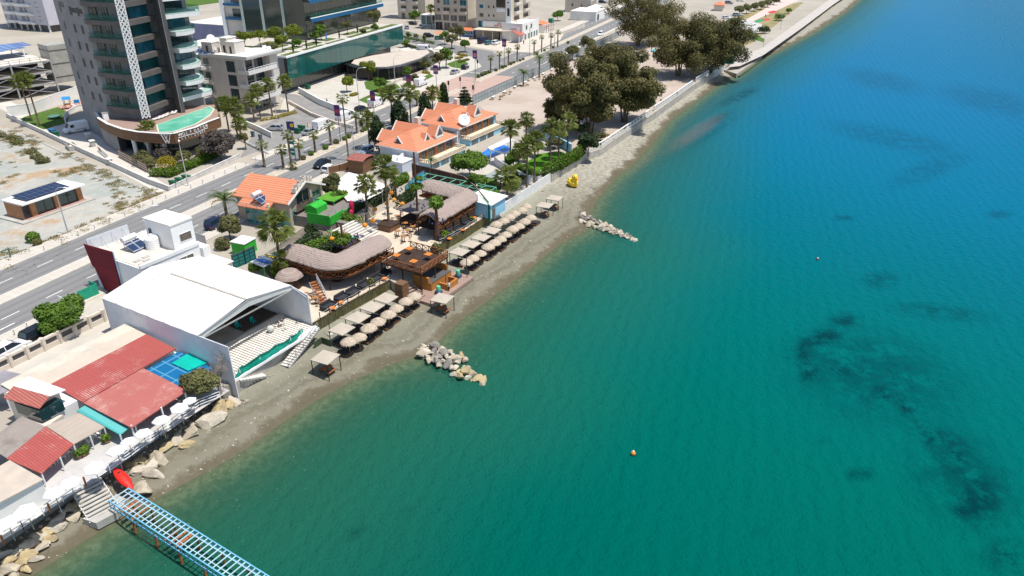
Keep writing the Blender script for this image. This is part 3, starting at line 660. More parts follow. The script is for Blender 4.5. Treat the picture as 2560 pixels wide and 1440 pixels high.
for bx, by, rpx, hh, mt, lb, n, sd, sxy in [
 (1466, 142, 20, 7.5, OLIVE, 'slim grey-green tree standing at the glass fence', 2600, 31, (1, 1)), (1432, 150, 22, 5.5, OLIVE, 'scrubby grey tree beside the far end of the glass fence', 2200, 32, (1, 1)),
 (1175, 447, 44, 5.6, GREEN, 'broad round green tree beside the terraced villas', 7000, 33, (1, 1)), (1470, 388, 26, 5.0, DARKG, 'dark round tree at the sea end of the hedge', 3600, 34, (1, 1)),
 (1284, 420, 22, 3.4, GREEN, 'leafy shrub tree between the pool and the garden partition', 2600, 35, (1, 1)), (1330, 452, 18, 2.6, GREEN, 'dark green shrub at the foot of the slim palm pair', 1500, 36, (1.3, 1)), (1287, 462, 18, 2.4, DARKG, 'shady shrub right of the grey gazebo roof', 1500, 80, (1.4, 1)), (1385, 372, 20, 2.6, OLIVE, 'olive shrub in front of the stepped blue wall', 1600, 81, (1.5, 1)), (1345, 392, 20, 3.0, GREEN, 'green shrub at the back edge of the bright lawn', 1700, 82, (1.4, 1)), (1310, 405, 18, 3.2, OLIVE, 'pale green shrub behind the garden partition', 1500, 83, (1.2, 1)), (1206, 470, 16, 2.6, GREEN, 'green bush along the brown board fence', 1400, 84, (1.2, 1)), (1440, 345, 24, 4.2, DARKG, 'dark shady bush under the largest brown tree', 2600, 85, (1.4, 1)), (1500, 352, 14, 2., OLIVE, 'low scrub at the sea wall under the brown trees', 1200, 86, (1.4, 1)), (1010, 372, 14, 3., GREEN, 'green shrub on the roadside behind the nearer villa', 1300, 87, (1.3, 1)), (895, 500, 14, 2.6, GREEN, 'bush at the seaward edge of the white sail canopy', 1300, 88, (1.3, 1)), (780, 600, 17, 2.8, DARKG, 'dark bush on the inland side of the club terrace', 1500, 89, (1.2, 1)), (640, 690, 14, 2.2, GREEN, 'fern-like bush between the tent and the surf boards', 1200, 90, (1.2, 1)),
 (615, 373, 13, 4.0, OLIVE, 'clipped lollipop tree on a planted kerb', 2200, 37, (1, 1)), (553, 402, 47, 6.0, PURP, 'grey-purple round tree at the corner of the tower hedge', 8000, 38, (1, 1)),
 (176, 838, 58, 4.6, GREEN, 'bright green tree over the parked black estate car', 7500, 39, (1, 1)), (504, 1003, 43, 3.6, OLIVE, 'dark olive tree growing out of the rocks by the taverna', 5200, 40, (1, 1)),
 (577, 600, 30, 4.2, OLIVE, 'round shrub tree between the road and the green cube', 4200, 41, (1, 1)), (832, 500, 26, 5., OLIVE, 'rusty green tree behind the tan club house', 4200, 42, (.8, 1)), (852, 520, 20, 3.5, GREEN, 'green shrub tree by the red chairs of the club house', 2500, 43, (1, 1)),
 (922, 200, 22, 6.0, BRIGHT, 'airy pale tree in front of the curved canopy', 2600, 44, (1, 1)), (868, 230, 20, 5.0, BRIGHT, 'bright green tree on the left end of the cafe lawn', 2600, 45, (1, 1)), (950, 228, 17, 4.2, GREEN, 'round dark shrub tree in the middle of the cafe lawn', 2000, 46, (1, 1)),
 (1064, 180, 15, 4.5, OLIVE, 'small olive tree near the yellow flower bed by the canopy', 1600, 47, (1, 1)), (1099, 175, 16, 7.0, OLIVE, 'tall thin tree in front of the canopy end', 2000, 48, (1, 1)), (1116, 170, 20, 7.5, GREEN, 'tall airy tree left of the corner garden', 2400, 49, (1, 1)),
 (1163, 130, 13, 4.5, GREEN, 'clipped round green tree at the street corner', 2200, 50, (1, 1)), (1130, 122, 15, 6.5, OLIVE, 'pale flat-topped tree by the side road', 1800, 51, (1, 1)), (1150, 100, 14, 6.0, OLIVE, 'thin tree in front of the orange-roofed booth', 1600, 52, (1, 1)),
 (1038, 55, 16, 5.5, GREEN, 'dark green tree in front of the white glazed porch', 2400, 53, (1, 1)), (1394, 52, 16, 4.5, GREEN, 'green tree in the little lawn behind the playground', 2200, 54, (1.3, 1)),
 (1829, 72, 18, 4.5, GREEN, 'bright green tree at the edge of the far promenade garden', 2200, 55, (1, 1)), (1909, 84, 17, 3.0, DARKG, 'dark low shrub by the far promenade', 1800, 56, (1.2, 1)), (1948, 52, 14, 3.2, GREEN, 'flat-topped tree on the dry promenade lawn', 1400, 57, (1.3, 1)),
 (530, 205, 18, 9.5, OLIVE, 'olive-green tree against the balconies of the low apartment block', 2600, 58, (1, 1)), (1012, 118, 15, 3.0, GREEN, 'shrub at the right end of the glass podium', 1500, 59, (1.2, 1)),
 (1970, 35, 10, 3.0, GREEN, 'small tree near the striped play path', 900, 60, (1, 1)), (1035, 215, 14, 4.0, OLIVE, 'grey shrub tree in front of the canopy terrace', 1400, 61, (1, 1)), (1018, 200, 13, 4., GREEN, 'low green tree under the canopy edge', 1300, 62, (1, 1)),
 (1300, 440, 18, 2.6, GREEN, 'leafy shrub at the foot of the garden partition', 1600, 63, (1.4, 1)), (1240, 512, 15, 2.8, GREEN, 'green shrub against the brown fence corner', 1500, 64, (1, 1)), (1185, 490, 17, 4.6, GREEN, 'green bush growing over the green pergola frame', 1700, 65, (1, 1))]:
 g = G(bx, by); rad = rpx/ppm(Vector((g.x, g.y, 5)))
 lo = 'shrub' if 'shrub' in lb and 'tree' not in lb else 'tree'
 tree('round_tree' if lo == 'tree' else 'shrub', lb, g, hh, rad, mt, int(n*1.1), .2 if hh < 4.5 else .25, 16 if n < 3000 else 26, sd, .12 if hh < 6 else .2, lo, -.6, trunk_frac=.45 if 'lollipop' in lb or 'clipped' in lb else .25, scale_xy=sxy)
for i, (bx, by) in enumerate([(1848, 38), (1866, 34), (1884, 28), (1902, 24), (1918, 18), (1934, 12), (1950, 5)]):
 g = G(bx, by); tree('round_tree', ordn(i)+' tree from the left in the promenade row at the top', g, 4.2, 3.0, OLIVE, 1500, .32, 12, 70+i, .15, 'tree', -.5, group='row of trees along the far promenade')
def bare(bx, by, h, lb, seed, spread=1.3, z=LAND, dens=5):
 q = random.Random(seed); t = thing('bare_tree', lb, 'bare tree', G(bx, by, z)); b = MB()
 def br(p, d, L, r, lev):
  e = p+d*L; m_ = p+d*L*.5+Vector((q.uniform(-1, 1), q.uniform(-1, 1), 0))*L*.06
  b.tube([p, m_, e], [r*1.5, r*1.2, r*.85], 5 if lev < 2 else 3, cap=False)
  if lev < 5:
   for _ in range(dens if 0 < lev < 3 else 3):
    dd = (d+Vector((q.gauss(0, .5)*spread, q.gauss(0, .5)*spread, q.uniform(-.25, .5)))).normalized()
    br(p.lerp(e, q.uniform(.5, 1)), dd, L*q.uniform(.5, .75), r*.5, lev+1)
 br(Vector((0, 0, -.1)), Vector((.05, 0, 1)), h*.42, h*.022, 0)
 b.build('branches', GREYT, t); return t
bare(553, 985, 6.0, 'leafless grey tree standing against the white tent side wall', 3)
bare(538, 212, 7.5, 'leafless twiggy tree between the tower and the low apartments', 8)
def hedge(name, lb, pts, wd, h, mat, n, cat='hedge', size=.16, group=None, z=LAND, seed=3, lumpy=.12):
 c = sum((Vector(p) for p in pts), Vector())/len(pts); t = thing(name, lb, cat, (c.x, c.y, z), 0, group); q = random.Random(seed); bl = []; b = MB()
 for a, e in zip(pts[:-1], pts[1:]):
  L = (Vector(e)-Vector(a)).length; k = max(2, int(L/(wd*.45)))
  for i in range(k+1):
   p = Vector(a).lerp(Vector(e), i/k)-c; r_ = wd/2*q.uniform(1-lumpy, 1+lumpy)
   bl.append(((p.x, p.y, h*.5), (r_, r_, h*.56*q.uniform(1-lumpy, 1+lumpy))))
 leaves('foliage', bl, n, size, mat, t, seed, .72)
 for x, r_ in bl[::2]: b.tube([(x[0], x[1], -.05), (x[0], x[1], h*.7)], [.05, .03], 5)
 b.build('stems', BARK, t); return t
hedge('hedge', 'bright green clipped hedge along the tower garden wall', pxs([(385, 440), (425, 442), (470, 424), (515, 405), (545, 390)]), 1.9, 1.7, HEDGE, 6500)
hedge('hedge', 'low green hedge along the side road opposite the flats', pxs([(1006, 94), (1045, 102), (1085, 110)]), 1.3, 1.0, GREEN, 1800)
hedge('hedge', 'dark green hedge strip behind the canopy cafe', pxs([(1012, 114), (1035, 121), (1058, 122)]), 1.6, 1.1, DARKG, 1500)
for i_, (bx, by, h_, r_) in enumerate(((1022, 100, 3.2, 1.1), (1042, 104, 3.4, 1.1), (1062, 108, 3.0, 1.), (1112, 112, 5.5, 2.2), (1132, 100, 5.5, 2.), (1090, 62, 4.5, 2.))): tree('round_tree', ordn(i_)+' small street tree along the side road, counted from the podium end', G(bx, by), h_, r_, (GREEN, OLIVE, BRIGHT)[i_ % 3], 900, .25, 10, 400+i_, .1, 'tree', -.4, 'small street trees on the side road')
sheet('terracotta_kerb', pxs([(1082, 80), (1100, 76), (1128, 88), (1105, 92)]), LAND+.016, M('terracotta_paving', (.50, .26, .15), .9, .12, .8))
hedge('hedge', 'long dense green hedge along the villa beach wall', pxs([(1362, 440), (1400, 424), (1440, 400), (1455, 388)]), 2.0, 2.6, HEDGE, 6500)
for bx, by, r_, mt, lb in [(358, 412, 24, OLIVE, 'variegated round bush by the slatted fence of the tower'), (372, 418, 20, OLIVE, 'lower variegated bush at the hedge corner'), (412, 404, 25, PURP, 'purple bush between the porch columns'), (420, 425, 24, YELL, 'yellow bush in the tower hedge'),
       (463, 408, 22, OLIVE, 'dome-shaped clipped bush behind the street lamp'), (507, 392, 18, OLIVE, 'small domed bush near the purple tree'), (85, 604, 17, GREEN, 'dark green bush at the lot edge by the pavement'), (95, 612, 11, OLIVE, 'yellowish weed tuft beside the dark bush'), (558, 622, 20, OLIVE, 'trimmed brownish bush in the concrete planter')]:
 g = G(bx, by); r2 = r_/ppm(g); t = thing('bush', lb, 'bush', g); leaves('foliage', [((0, 0, r2*.7), (r2, r2, r2*.85))]+clumps((0, 0, r2*.7), (r2*.7, r2*.7, r2*.6), 9, r2*.4, bx, -.3), 1700, .15, mt, t, bx, .7)
 b = MB(); b.tube([(0, 0, -.05), (0, 0, r2)], [.06, .03], 5); b.build('stems', BARK, t)
for i, (pl, lb) in enumerate([([(655, 302), (690, 296), (735, 283)], 'yellow flowering shrub row in the car park bed'), ([(1055, 182), (1070, 184)], 'yellow flower bed by the canopy lawn'), ([(1146, 137), (1164, 141)], 'upper yellow flower stripe in the corner garden'), ([(1141, 147), (1154, 145)], 'middle yellow flower stripe in the corner garden'),
        ([(1150, 156), (1168, 151)], 'lower lime-yellow flower stripe in the corner garden'), ([(945, 229), (962, 226)], 'yellow flower bed beside the cafe lawn'), ([(880, 240), (890, 237)], 'small yellow flower patch left of the cafe lawn')]):
 hedge('flower_bed', lb, pxs(pl), 1.7, .7, YELL if i != 4 else BRIGHT, 1400, 'flower bed', .14)
for i, (bx, by) in enumerate([(758, 399), (778, 388), (814, 373), (841, 359), (862, 350), (872, 345), (906, 330), (913, 326), (1196, 193), (1206, 189), (1214, 186), (1222, 183), (1240, 178), (1256, 171), (1264, 168), (1277, 162), (1285, 158), (1300, 153), (1308, 150), (1342, 137), (1361, 128), (1383, 120), (1420, 108)]):
 g = G(bx, by, LAND+.14); t = thing('median_shrub', ordn(i)+' round little shrub along the median counted from the near end', 'shrub', g, 0, 'round shrubs on the median')
 r_ = rnd.uniform(.5, .8); leaves('foliage', [((0, 0, r_*.7), (r_, r_, r_*.8))], 420, .13, GREEN if i % 3 else OLIVE, t, i+200, .55)
bl = []
for pl, k in [([(150, 440), (200, 418), (260, 428), (300, 455), (360, 480), (385, 490)], 60), ([(385, 495), (330, 520), (270, 548), (215, 575), (160, 592), (115, 606)], 60), ([(240, 425), (290, 470), (310, 505), (290, 530)], 30), ([(-30, 330), (20, 345), (60, 372), (110, 400)], 44), ([(30, 320), (60, 350), (100, 360)], 26), ([(150, 380), (185, 395), (215, 410)], 12), ([(0, 400), (40, 420), (20, 450), (5, 470)], 8), ([(-40, 650), (10, 640), (40, 650)], 14)]:
 P_ = pxs(pl)
 for _ in range(k):
  i = rnd.randint(0, len(P_)-2); p = P_[i].lerp(P_[i+1], rnd.random())+Vector((rnd.gauss(0, .9), rnd.gauss(0, 1.3), 0)); r_ = rnd.uniform(.5, 1.5); bl.append(((p.x, p.y, LAND+.03), (r_, r_, r_*.16)))
tag(leaves('weeds', bl, 26000, .13, DRYW, None, 77, .05, 1.), kind='stuff')
bl = []
for pl, k, r0 in [([(70, 380), (100, 400), (125, 410)], 16, .9), ([(10, 340), (50, 360)], 10, 1.)]:
 P_ = pxs(pl)
 for _ in range(k):
  i = rnd.randint(0, len(P_)-2); p = P_[i].lerp(P_[i+1], rnd.random())+Vector((rnd.gauss(0, .5), rnd.gauss(0, .6), 0)); r_ = rnd.uniform(.5, 1.)*r0; bl.append(((p.x, p.y, LAND+r_*.5), (r_, r_, r_)))
tag(leaves('scrub', bl, 4000, .17, OLIVE, None, 78, .4, .5), kind='stuff')
for pl in ([(1480, 375), (1500, 352), (1530, 330)],):
 pass
bl = []
for pl, k in [([(1445, 175), (1400, 200), (1360, 230)], 8), ([(1620, 270), (1650, 245), (1640, 225)], 14), ([(1500, 360), (1560, 318), (1620, 280)], 14), ([(1225, 255), (1290, 225), (1350, 195), (1400, 175)], 16)]:
 P_ = pxs(pl)
 for _ in range(k):
  i = rnd.randint(0, len(P_)-2); p = P_[i].lerp(P_[i+1], rnd.random())+Vector((rnd.gauss(0, .7), rnd.gauss(0, 1.), 0)); r_ = rnd.uniform(.3, .7); bl.append(((p.x, p.y, LAND+.1), (r_, r_, r_*.6)))
tag(leaves('weeds', bl, 4200, .16, DRYW, None, 79, .2, 1.), kind='stuff')
# ================================================================ town buildings
WHITE = M('white_render', (.78, .77, .74), .75, .05, .4, dirt=(.66, .65, .62)); WHITEP = M('white_paint', (.82, .82, .81), .5, .04, .6)
CREAM = M('cream_render', (.66, .58, .49), .8, .07, .4, dirt=(.56, .49, .41)); GREYC = M('grey_concrete', (.255, .25, .255), .85, .12, .35, dirt=(.20, .195, .20))
DKGREY = M('dark_cladding', (.10, .095, .095), .6, .1, .5); BROWNC = M('brown_grey_band', (.125, .112, .105), .7, .12, .6)
GLASS = M('dark_glass', (.012, .045, .05), .06, .3, .25, spec=.9); GLASST = M('teal_glass', (.01, .10, .105), .07, .35, .2, spec=.9); GLASSB = M('blue_glass', (.02, .14, .19), .08, .4, .4, spec=.9); GLASSG = M('green_glass', (.02, .085, .07), .08, .3, .3, spec=.9)
HOLE = M('dull_dark_pane', (.012, .022, .028), .35, .2, .5, spec=.15); METAL = M('grey_metal', (.45, .45, .46), .45, .1, 1., metal=.5); DARKM = M('black_metal', (.03, .03, .032), .5, .1, 1.); WOODF = Mstripe('brown_timber', (.20, .105, .055), (.12, .06, .03), .9, (0, 0, 1), .04, .6, .2, bmp=.01)  # HOLE is a darker, less glossy window glass
ROOFW = M('white_roof_membrane', (.74, .71, .65), .85, .06, .35, dirt=(.62, .57, .5)); DECKT = Mstripe('terrace_boards', (.36, .25, .20), (.24, .165, .13), .3, tuple(RD), .08, .8, .15, obj=False, bmp=.01)
m, t, b = nt('clear_balustrade_glass'); b.inputs['Base Color'].default_value = (.04, .20, .17, 1); b.inputs['Roughness'].default_value = .05
tr = t.nodes.new('ShaderNodeBsdfTransparent'); tr.inputs[0].default_value = (.80, .90, .88, 1); mx = t.nodes.new('ShaderNodeMixShader'); mx.inputs[0].default_value = .16
o_ = [n for n in t.nodes if n.type == 'OUTPUT_MATERIAL'][0]; t.links.new(tr.outputs[0], mx.inputs[1]); t.links.new(b.outputs[0], mx.inputs[2]); t.links.new(mx.outputs[0], o_.inputs[0]); CLEAR = m
m, t, b = nt('shaded_awning_white'); MATS
TXT = {}
def text(body, size, parent, loc, rz, mat, extr=.03, tilt=math.pi/2, name='lettering', align='LEFT', world=False):
 cu = bpy.data.curves.new(name, 'FONT'); cu.body = body; cu.size = size; cu.extrude = extr; cu.align_x = align; cu.resolution_u = 2
 o = bpy.data.objects.new(name, cu); COL.objects.link(o); bpy.context.view_layer.update()
 me = bpy.data.meshes.new_from_object(o.evaluated_get(bpy.context.evaluated_depsgraph_get())); bpy.data.objects.remove(o)
 me.materials.clear(); me.materials.append(mat); n = bpy.data.objects.new(name, me); COL.objects.link(n)
 n.parent = parent; Mx = Matrix.Translation(Vector(loc)) @ Matrix.Rotation(rz, 4, 'Z') @ Matrix.Rotation(tilt, 4, 'X')
 if world: Mx = parent.matrix_basis.inverted() @ Mx
 n.location, n.rotation_euler, _ = Mx.decompose()[0], Mx.to_euler(), 0
 return n
WC = {}
def win(parent, x, y, z, w_, h_, rz=0., glass=None, frame=None, mull=1, name='window', depth=.06):
 glass = glass or GLASS; frame = frame or WHITEP; key = (round(w_, 2), round(h_, 2), glass.name, frame.name, mull, depth)
 if key not in WC:
  b = MB().use(frame); f = .07; g_ = MB().use(glass); g_.box(-w_/2+.03, w_/2-.03, -depth*.4, .02, .002, h_-.002)
  b.box(-w_/2-.02, w_/2+.02, -depth, .02, -f, 0); b.box(-w_/2-.02, w_/2+.02, -depth, .02, h_, h_+f)
  for i in range(mull+1):
   xx = -w_/2+w_*i/mull if mull else -w_/2; b.box(xx-f/2, xx+f/2, -depth-.002, .018, 0, h_)
  o = b.build(name, None, parent); WC[key] = o; WC[key, 1] = g_.build('pane', None, o)
 else:
  o = WC[key].copy(); o.name = name; COL.objects.link(o); o.parent = parent; p_ = WC[key, 1].copy(); COL.objects.link(p_); p_.parent = o
 o.location = (x, y, z); o.rotation_euler = (0, 0, rz); return o
def railing(b, pts, h, post=1.5, r=.03, bars=2, closed=False):
 pts = [Vector(p) for p in pts]
 for a, e in zip(pts[:-1], pts[1:]):
  n = max(1, int((e-a).length/post)); up = Vector((0, 0, 1))
  for k in range(bars): b.bar(a+up*h*(k+1)/bars, e+up*h*(k+1)/bars, r*2)
  for i in range(n+1): p = a.lerp(e, i/n); b.bar(p, p+up*h, r*2)
def wallrun(name, lb, pts, h, th, mat, cat='wall', cap=None, z=LAND, group=None):
 t = thing(name, lb, cat, (pts[0].x, pts[0].y, z), 0, group); b = MB().use(mat); c = MB().use(cap or mat)
 for a, e in zip(pts[:-1], pts[1:]):
  b.bar((a.x, a.y, z+h/2-.1), (e.x, e.y, z+h/2-.1), th, h+.2); c.bar((a.x, a.y, z+h+.04), (e.x, e.y, z+h+.04), th+.08, .08)
 b.build('wall_body', None, t, True); c.build('coping', None, t, True); return t
def inset(poly, d):
 n = len(poly); out = []
 for i in range(n):
  a, p, c = Vector(poly[i-1][:2]), Vector(poly[i][:2]), Vector(poly[(i+1) % n][:2]); u = (p-a).normalized(); v = (c-p).normalized()
  nn = (Vector((-u.y, u.x))+Vector((-v.y, v.x))); nn = nn/max(.3, nn.length_squared)*2 if nn.length > 1e-4 else Vector((0, 0)); out.append(p+nn*d)
 return out
TW = thing('apartment_tower', 'tall grey curved apartment tower with white lattice strip and green rooftop pool', 'tower', (-88, 172, LAND))
core = [(-103.7, 175.2), (-96.3, 167.5), (-90.8, 163.3), (-87.4, 163.4), (-83.6, 162.1), (-82.1, 162.9), (-80.8, 171.0), (-79.2, 173.4), (-76.4, 181.5), (-86, 193), (-101, 189)]
MB().use(GREYC).prism(core, LAND, 47).build('wall', None, TW, True)
LZ = [11.3+3.65*k for k in range(10)]
left = [(-91.3, 163.4), (-90.6, 162.7), (-87.6, 161.2), (-84.3, 159.9), (-81.7, 159.7), (-81.2, 161.6), (-84, 163.2), (-88, 164.4)]
rb = [(-81.2, 161.3), (-80.7, 162.3), (-79.2, 170.4), (-81.2, 171.2), (-82.4, 163)]
for k, z in enumerate(LZ):
 MB().use(BROWNC).prism(left, z-.95, z).build('balcony_slab', None, TW, True)
 b = MB().use(CLEAR)
 for a, e in zip(left[1:4], left[2:5]): b.bar((a[0], a[1], z+.55), (e[0], e[1], z+.55), .03, 1.1)
 b.build('balustrade', None, TW, True)
 MB().use(BROWNC).prism(rb, z-1.15, z-.05).build('floor_band', None, TW, True)
 win(TW, *(Vector((-80.98, 166.6, z-LAND))-Vector((-88, 172, 0))), 6.4, 2.35, math.atan2(8.1, 1.3), GLASSB if k in (1, 3, 5) else GLASST, DARKM, 3)
 for (x, y, w_) in ((-88.9, 163.2, 1.6), (-86.2, 162.9, 1.5)):
  win(TW, x+88, y-172, z-LAND+.05, w_, 2.3, R(-4) if x < -88 else R(-19), GLASS, DARKM, 2, 'balcony_door')
 if k: outl = [(-78.6, 171.6), (-75.2, 170.0), (-73.6, 171.6), (-73.0, 174.0), (-73.6, 176.8), (-75.4, 179.2), (-77, 180.5)]
 else: outl = [(-78.2, 171.2), (-77.0, 169.3), (-72.9, 177.6), (-73.6, 180.0), (-76.5, 181)]
 if k in (5, 6, 7): outl = [(-78.6, 171.6), (-76.8, 169.4), (-71.8, 176.8), (-73.2, 180.0), (-76.5, 181.5)]
 MB().use(WHITE).prism(outl, z-.85, z+.12).build('round_balcony', None, TW, True)
 b = MB().use(CLEAR)
 for a, e in zip(outl[:-1], outl[1:]): b.bar((a[0]*.998-.1, a[1], z+.62), (e[0]*.998-.1, e[1], z+.62), .03, 1.0)
 b.build('balustrade', None, TW, True)
 win(TW, -77.7+88, 177.4-172, z-LAND+.15, 5.2, 2.4, math.atan2(8.1, 2.8), GLASSB if k in (2, 4) else GLASS, DARKM, 3)
A0, Kk, Bb = Vector((-103.7, 175.2)), Vector((-96.3, 167.5)), Vector((-90.8, 163.3))
for k in range(9):
 z = 13.2+3.65*k-LAND-1.5
 for (p, q_, f, dz) in ((A0, Kk, .42, 0), (Kk, Bb, .12, 0), (Kk, Bb, .62, .0)):
  if k == 6: continue
  if k == 0 and f == .42: pass
  c = p.lerp(q_, f); d = q_-p; win(TW, c.x+88, c.y-172, z, 1.05, 1.75, math.atan2(d.y, d.x), HOLE, GREYC, 1, depth=.05)
for (p, q_, w_, z) in ((A0, Kk, 3.4, 31.3), (Kk, Bb, 4.6, 30.6)):
 c = p.lerp(q_, .55); d = q_-p; win(TW, c.x+88, c.y-172, z-LAND, w_, .8, math.atan2(d.y, d.x), HOLE, DARKM, 1)
b = MB().use(DKGREY); b.prism([(-78.9, 170.0), (-76.5, 167.7), (-75.9, 168.3), (-78.2, 172.5)], 8.4, 47); b.use(METAL); b.bar((-76.45, 167.6, 8.4), (-76.45, 167.6, 47), .10); b.build('pier', None, TW, True)
b = MB().use(WHITEP); la, lb_ = Vector((-81.6, 159.2, 0)), Vector((-80.3, 160.2, 0)); zz0, zz1 = 9.3, 46.6
for q_ in (la, lb_): b.bar(q_+Vector((0, 0, zz0)), q_+Vector((0, 0, zz1)), .09, .16)
n = 34
for i in range(n):
 za, zb = zz0+(zz1-zz0)*i/n, zz0+(zz1-zz0)*(i+1)/n; mid = (la+lb_)/2
 for s_, e_ in ((la, mid), (mid, la), (mid, lb_), (lb_, mid)): b.bar(s_+Vector((0, 0, za)), e_+Vector((0, 0, zb)), .10, .21)
 b.bar(la+Vector((0, 0, zb)), lb_+Vector((0, 0, zb)), .05, .06)
b.use(METAL)
for z in LZ: b.bar((la+lb_)/2+Vector((0, .3, z-.5)), Vector((-81.2, 161.6, z-.5)), .15)
b.build('lattice_strip', None, TW, True)
fp = [(-97.6, 170.0), (-96.9, 168.4), (-92.9, 162.1), (-88.5, 157.3), (-83.3, 153.1), (-78.9, 150.8), (-74.0, 149.6), (-71.0, 149.5), (-68.3, 154.3), (-67.3, 159.0), (-66.1, 162.6), (-67.5, 166.5), (-72, 176), (-82, 174)]
MB().use(DECKT).prism(fp, 8.0, 8.42).build('terrace', None, TW, True)
b = MB().use(WOODF); c2 = MB().use(WHITE)
for a, e in zip(fp[1:10], fp[2:11]):
 b.bar((a[0], a[1], 7.55), (e[0], e[1], 7.55), .35, 2.1); c2.bar((a[0], a[1], 8.66), (e[0], e[1], 8.66), .55, .12)
b.bar((fp[10][0], fp[10][1], 7.55), (fp[11][0], fp[11][1], 7.55), .35, 2.1)
b.build('fascia', None, TW, True); c2.build('fascia_coping', None, TW, True)
pool = pxs([(394, 312), (398, 330), (431, 329), (487, 310), (523, 288), (534, 273), (523, 267), (451, 292)], 8.6)
MB().use(M('pool_rim', (.62, .6, .48), .7, .08, 1.)).prism([(p.x, p.y) for p in inset(pool, -.3)], 8.3, 8.62).build('pool_rim', None, TW, True)
m, t, b_ = nt('green_pool_water'); c = mixc(t, sstep(t, noise(t, .35, 3, .5), .35, .65), (.10, .44, .29), (.20, .55, .40)); t.links.new(c, b_.inputs['Base Color']); bump(t, b_, noise(t, 3, 3, .5), .03, .4); fin(m, b_, .08, 0, .5)
MB().use(m).prism([(p.x, p.y) for p in pool], 8.4, 8.66, bottom=False).build('pool_water', None, TW, True)
gf = [(-93.8, 168.), (-90.8, 163.3), (-86.5, 159.6), (-81, 156.4), (-75.2, 153.9), (-72.6, 155.3), (-70.6, 160.5), (-70, 166), (-76, 175), (-84, 172)]
MB().use(Mstripe('shopfront_glass', (.012, .03, .035), (.02, .02, .02), 1.6, tuple(RD), .06, .08, .3, obj=False, spec=.9)).prism(gf, LAND, 7.0).build('ground_floor_glazing', None, TW, True)
lw = [(-97.4, 169.), (-93.2, 162.6), (-88.9, 158.), (-86.6, 156.2), (-86.9, 160.), (-93, 168)]
MB().use(GREYC).prism(lw, LAND, 6.6).build('curved_side_wall', None, TW, True)
for px, py in ((344, 393), (375, 383), (417, 388), (510, 362), (545, 340)):
 p = G(px, py, LAND+.2); MB().use(WHITE).tube([(p.x, p.y, LAND-.1), (p.x, p.y, 6.7)], .42, 14).build('column', None, TW, True, smooth=False)
p0, p1 = G(441, 342, 7.6), G(518, 314, 7.6); d = (p1-p0); an = math.atan2(d.y, d.x); nrm = Vector((d.y, -d.x, 0)).normalized()*.28
f0 = Vector((-71.0, 149.5, 0)); f1 = Vector((-67.3, 159.0, 0)); fd = (f1-f0).normalized(); fn = Vector((fd.y, -fd.x, 0))*.30; fa = math.atan2(fd.y, fd.x)
FPL = [Vector((x, y, 0)) for x, y in fp[7:11]]
def along(s, off, z):
 for a, e in zip(FPL[:-1], FPL[1:]):
  L_ = (e-a).length
  if s <= L_: d = (e-a)/L_; return a+d*s+Vector((d.y, -d.x, 0))*off+Vector((0, 0, z)), math.atan2(d.y, d.x)
  s -= L_
for body, s0, st, size, z, mt in (('WOLFGATON', .9, 1.0, .95, 7.72, WHITEP), ('RESIDENCE', 1.6, .82, .5, 6.9, WHITEP)):
 for i, ch in enumerate(body): q_, a_ = along(s0+i*st, .24, z); text(ch, size, TW, q_, a_, mt, .04, name='letter', world=True)
b = MB().use(WHITEP); q_ = [along(s, .24, 7.52)[0] for s in (.8, 5.4, 5.7, 9.6)]
for a, e in zip(q_[:-1], q_[1:]): b.bar(a, e, .06, .12)
b.build('sign_rule', None, TW, True)
b = MB().use(WHITEP); o0 = Vector((-72.6, 149.35, 0)); xd = Vector((1, 0, 0));
for x0, x1 in ((0, .55), (.45, .95), (.95, .5), (1.4, .95)): b.bar(o0+xd*x0*1.35-Vector((.9, 0, 0))+Vector((0, 0, 8.45)), o0+xd*x1*1.35-Vector((.9, 0, 0))+Vector((0, 0, 6.55)), .10, .14)
b.bar(o0-Vector((1.15, 0, 0))+Vector((0, 0, 8.45)), o0+Vector((1.15, 0, 0))+Vector((0, 0, 8.45)), .08, .10); b.build('monogram', None, TW, True)
for i, (px, py) in enumerate(((392, 300), (402, 297), (412, 293), (424, 288), (433, 286))):
 p = G(px, py, 8.42); t = thing('sun_lounger', ordn(i)+' white sun lounger from the left on the tower terrace', 'sun lounger', p, R(-38), 'loungers on the tower terrace'); b = MB().use(WHITEP)
 b.box(-.32, .32, -.95, .5, .28, .40); b.build('seat', None, t); b = MB().use(WHITEP); b.bar((0, .5, .36), (0, 1.0, .75), .64, .10); b.build('backrest', None, t)
 b = MB().use(METAL); b.box(-.3, -.24, -.8, -.74, 0, .3); b.build('leg', None, t); b = MB().use(METAL); b.box(.24, .3, .4, .46, 0, .3); b.build('leg', None, t)
p = G(266, 300, 8.42); t = thing('service_box', 'white service box on the rim of the tower terrace', 'box', p, R(-50)); b = MB().use(WHITEP); b.box(-.6, .6, -.5, .5, 0, 1.6); b.build('cabinet', None, t); b = MB().use(METAL); b.box(-.65, .65, -.55, .55, 1.6, 1.68); b.build('lid', None, t)
wallrun('garden_wall', 'tall white wall behind the playground lawn', pxs([(23, 293), (80, 285), (150, 258), (205, 238)]), 2.7, .25, WHITE)
wallrun('garden_wall', 'low white wall along the lane in front of the tower', pxs([(18, 292), (45, 306), (110, 336), (185, 372), (285, 418), (375, 460), (425, 478)]), 1.0, .3, M('weathered_white', (.62, .59, .55), .85, .12, .6, dirt=(.46, .43, .39)))
wallrun('garden_wall', 'low grey wall below the clipped tower hedge', pxs([(425, 478), (480, 452), (545, 421), (600, 395)]), .9, .3, M('weathered_white', None))
sheet('lawn', pxs([(60, 292), (150, 266), (176, 275), (168, 306), (110, 324), (48, 303)]), LAND+.013, LAWN)
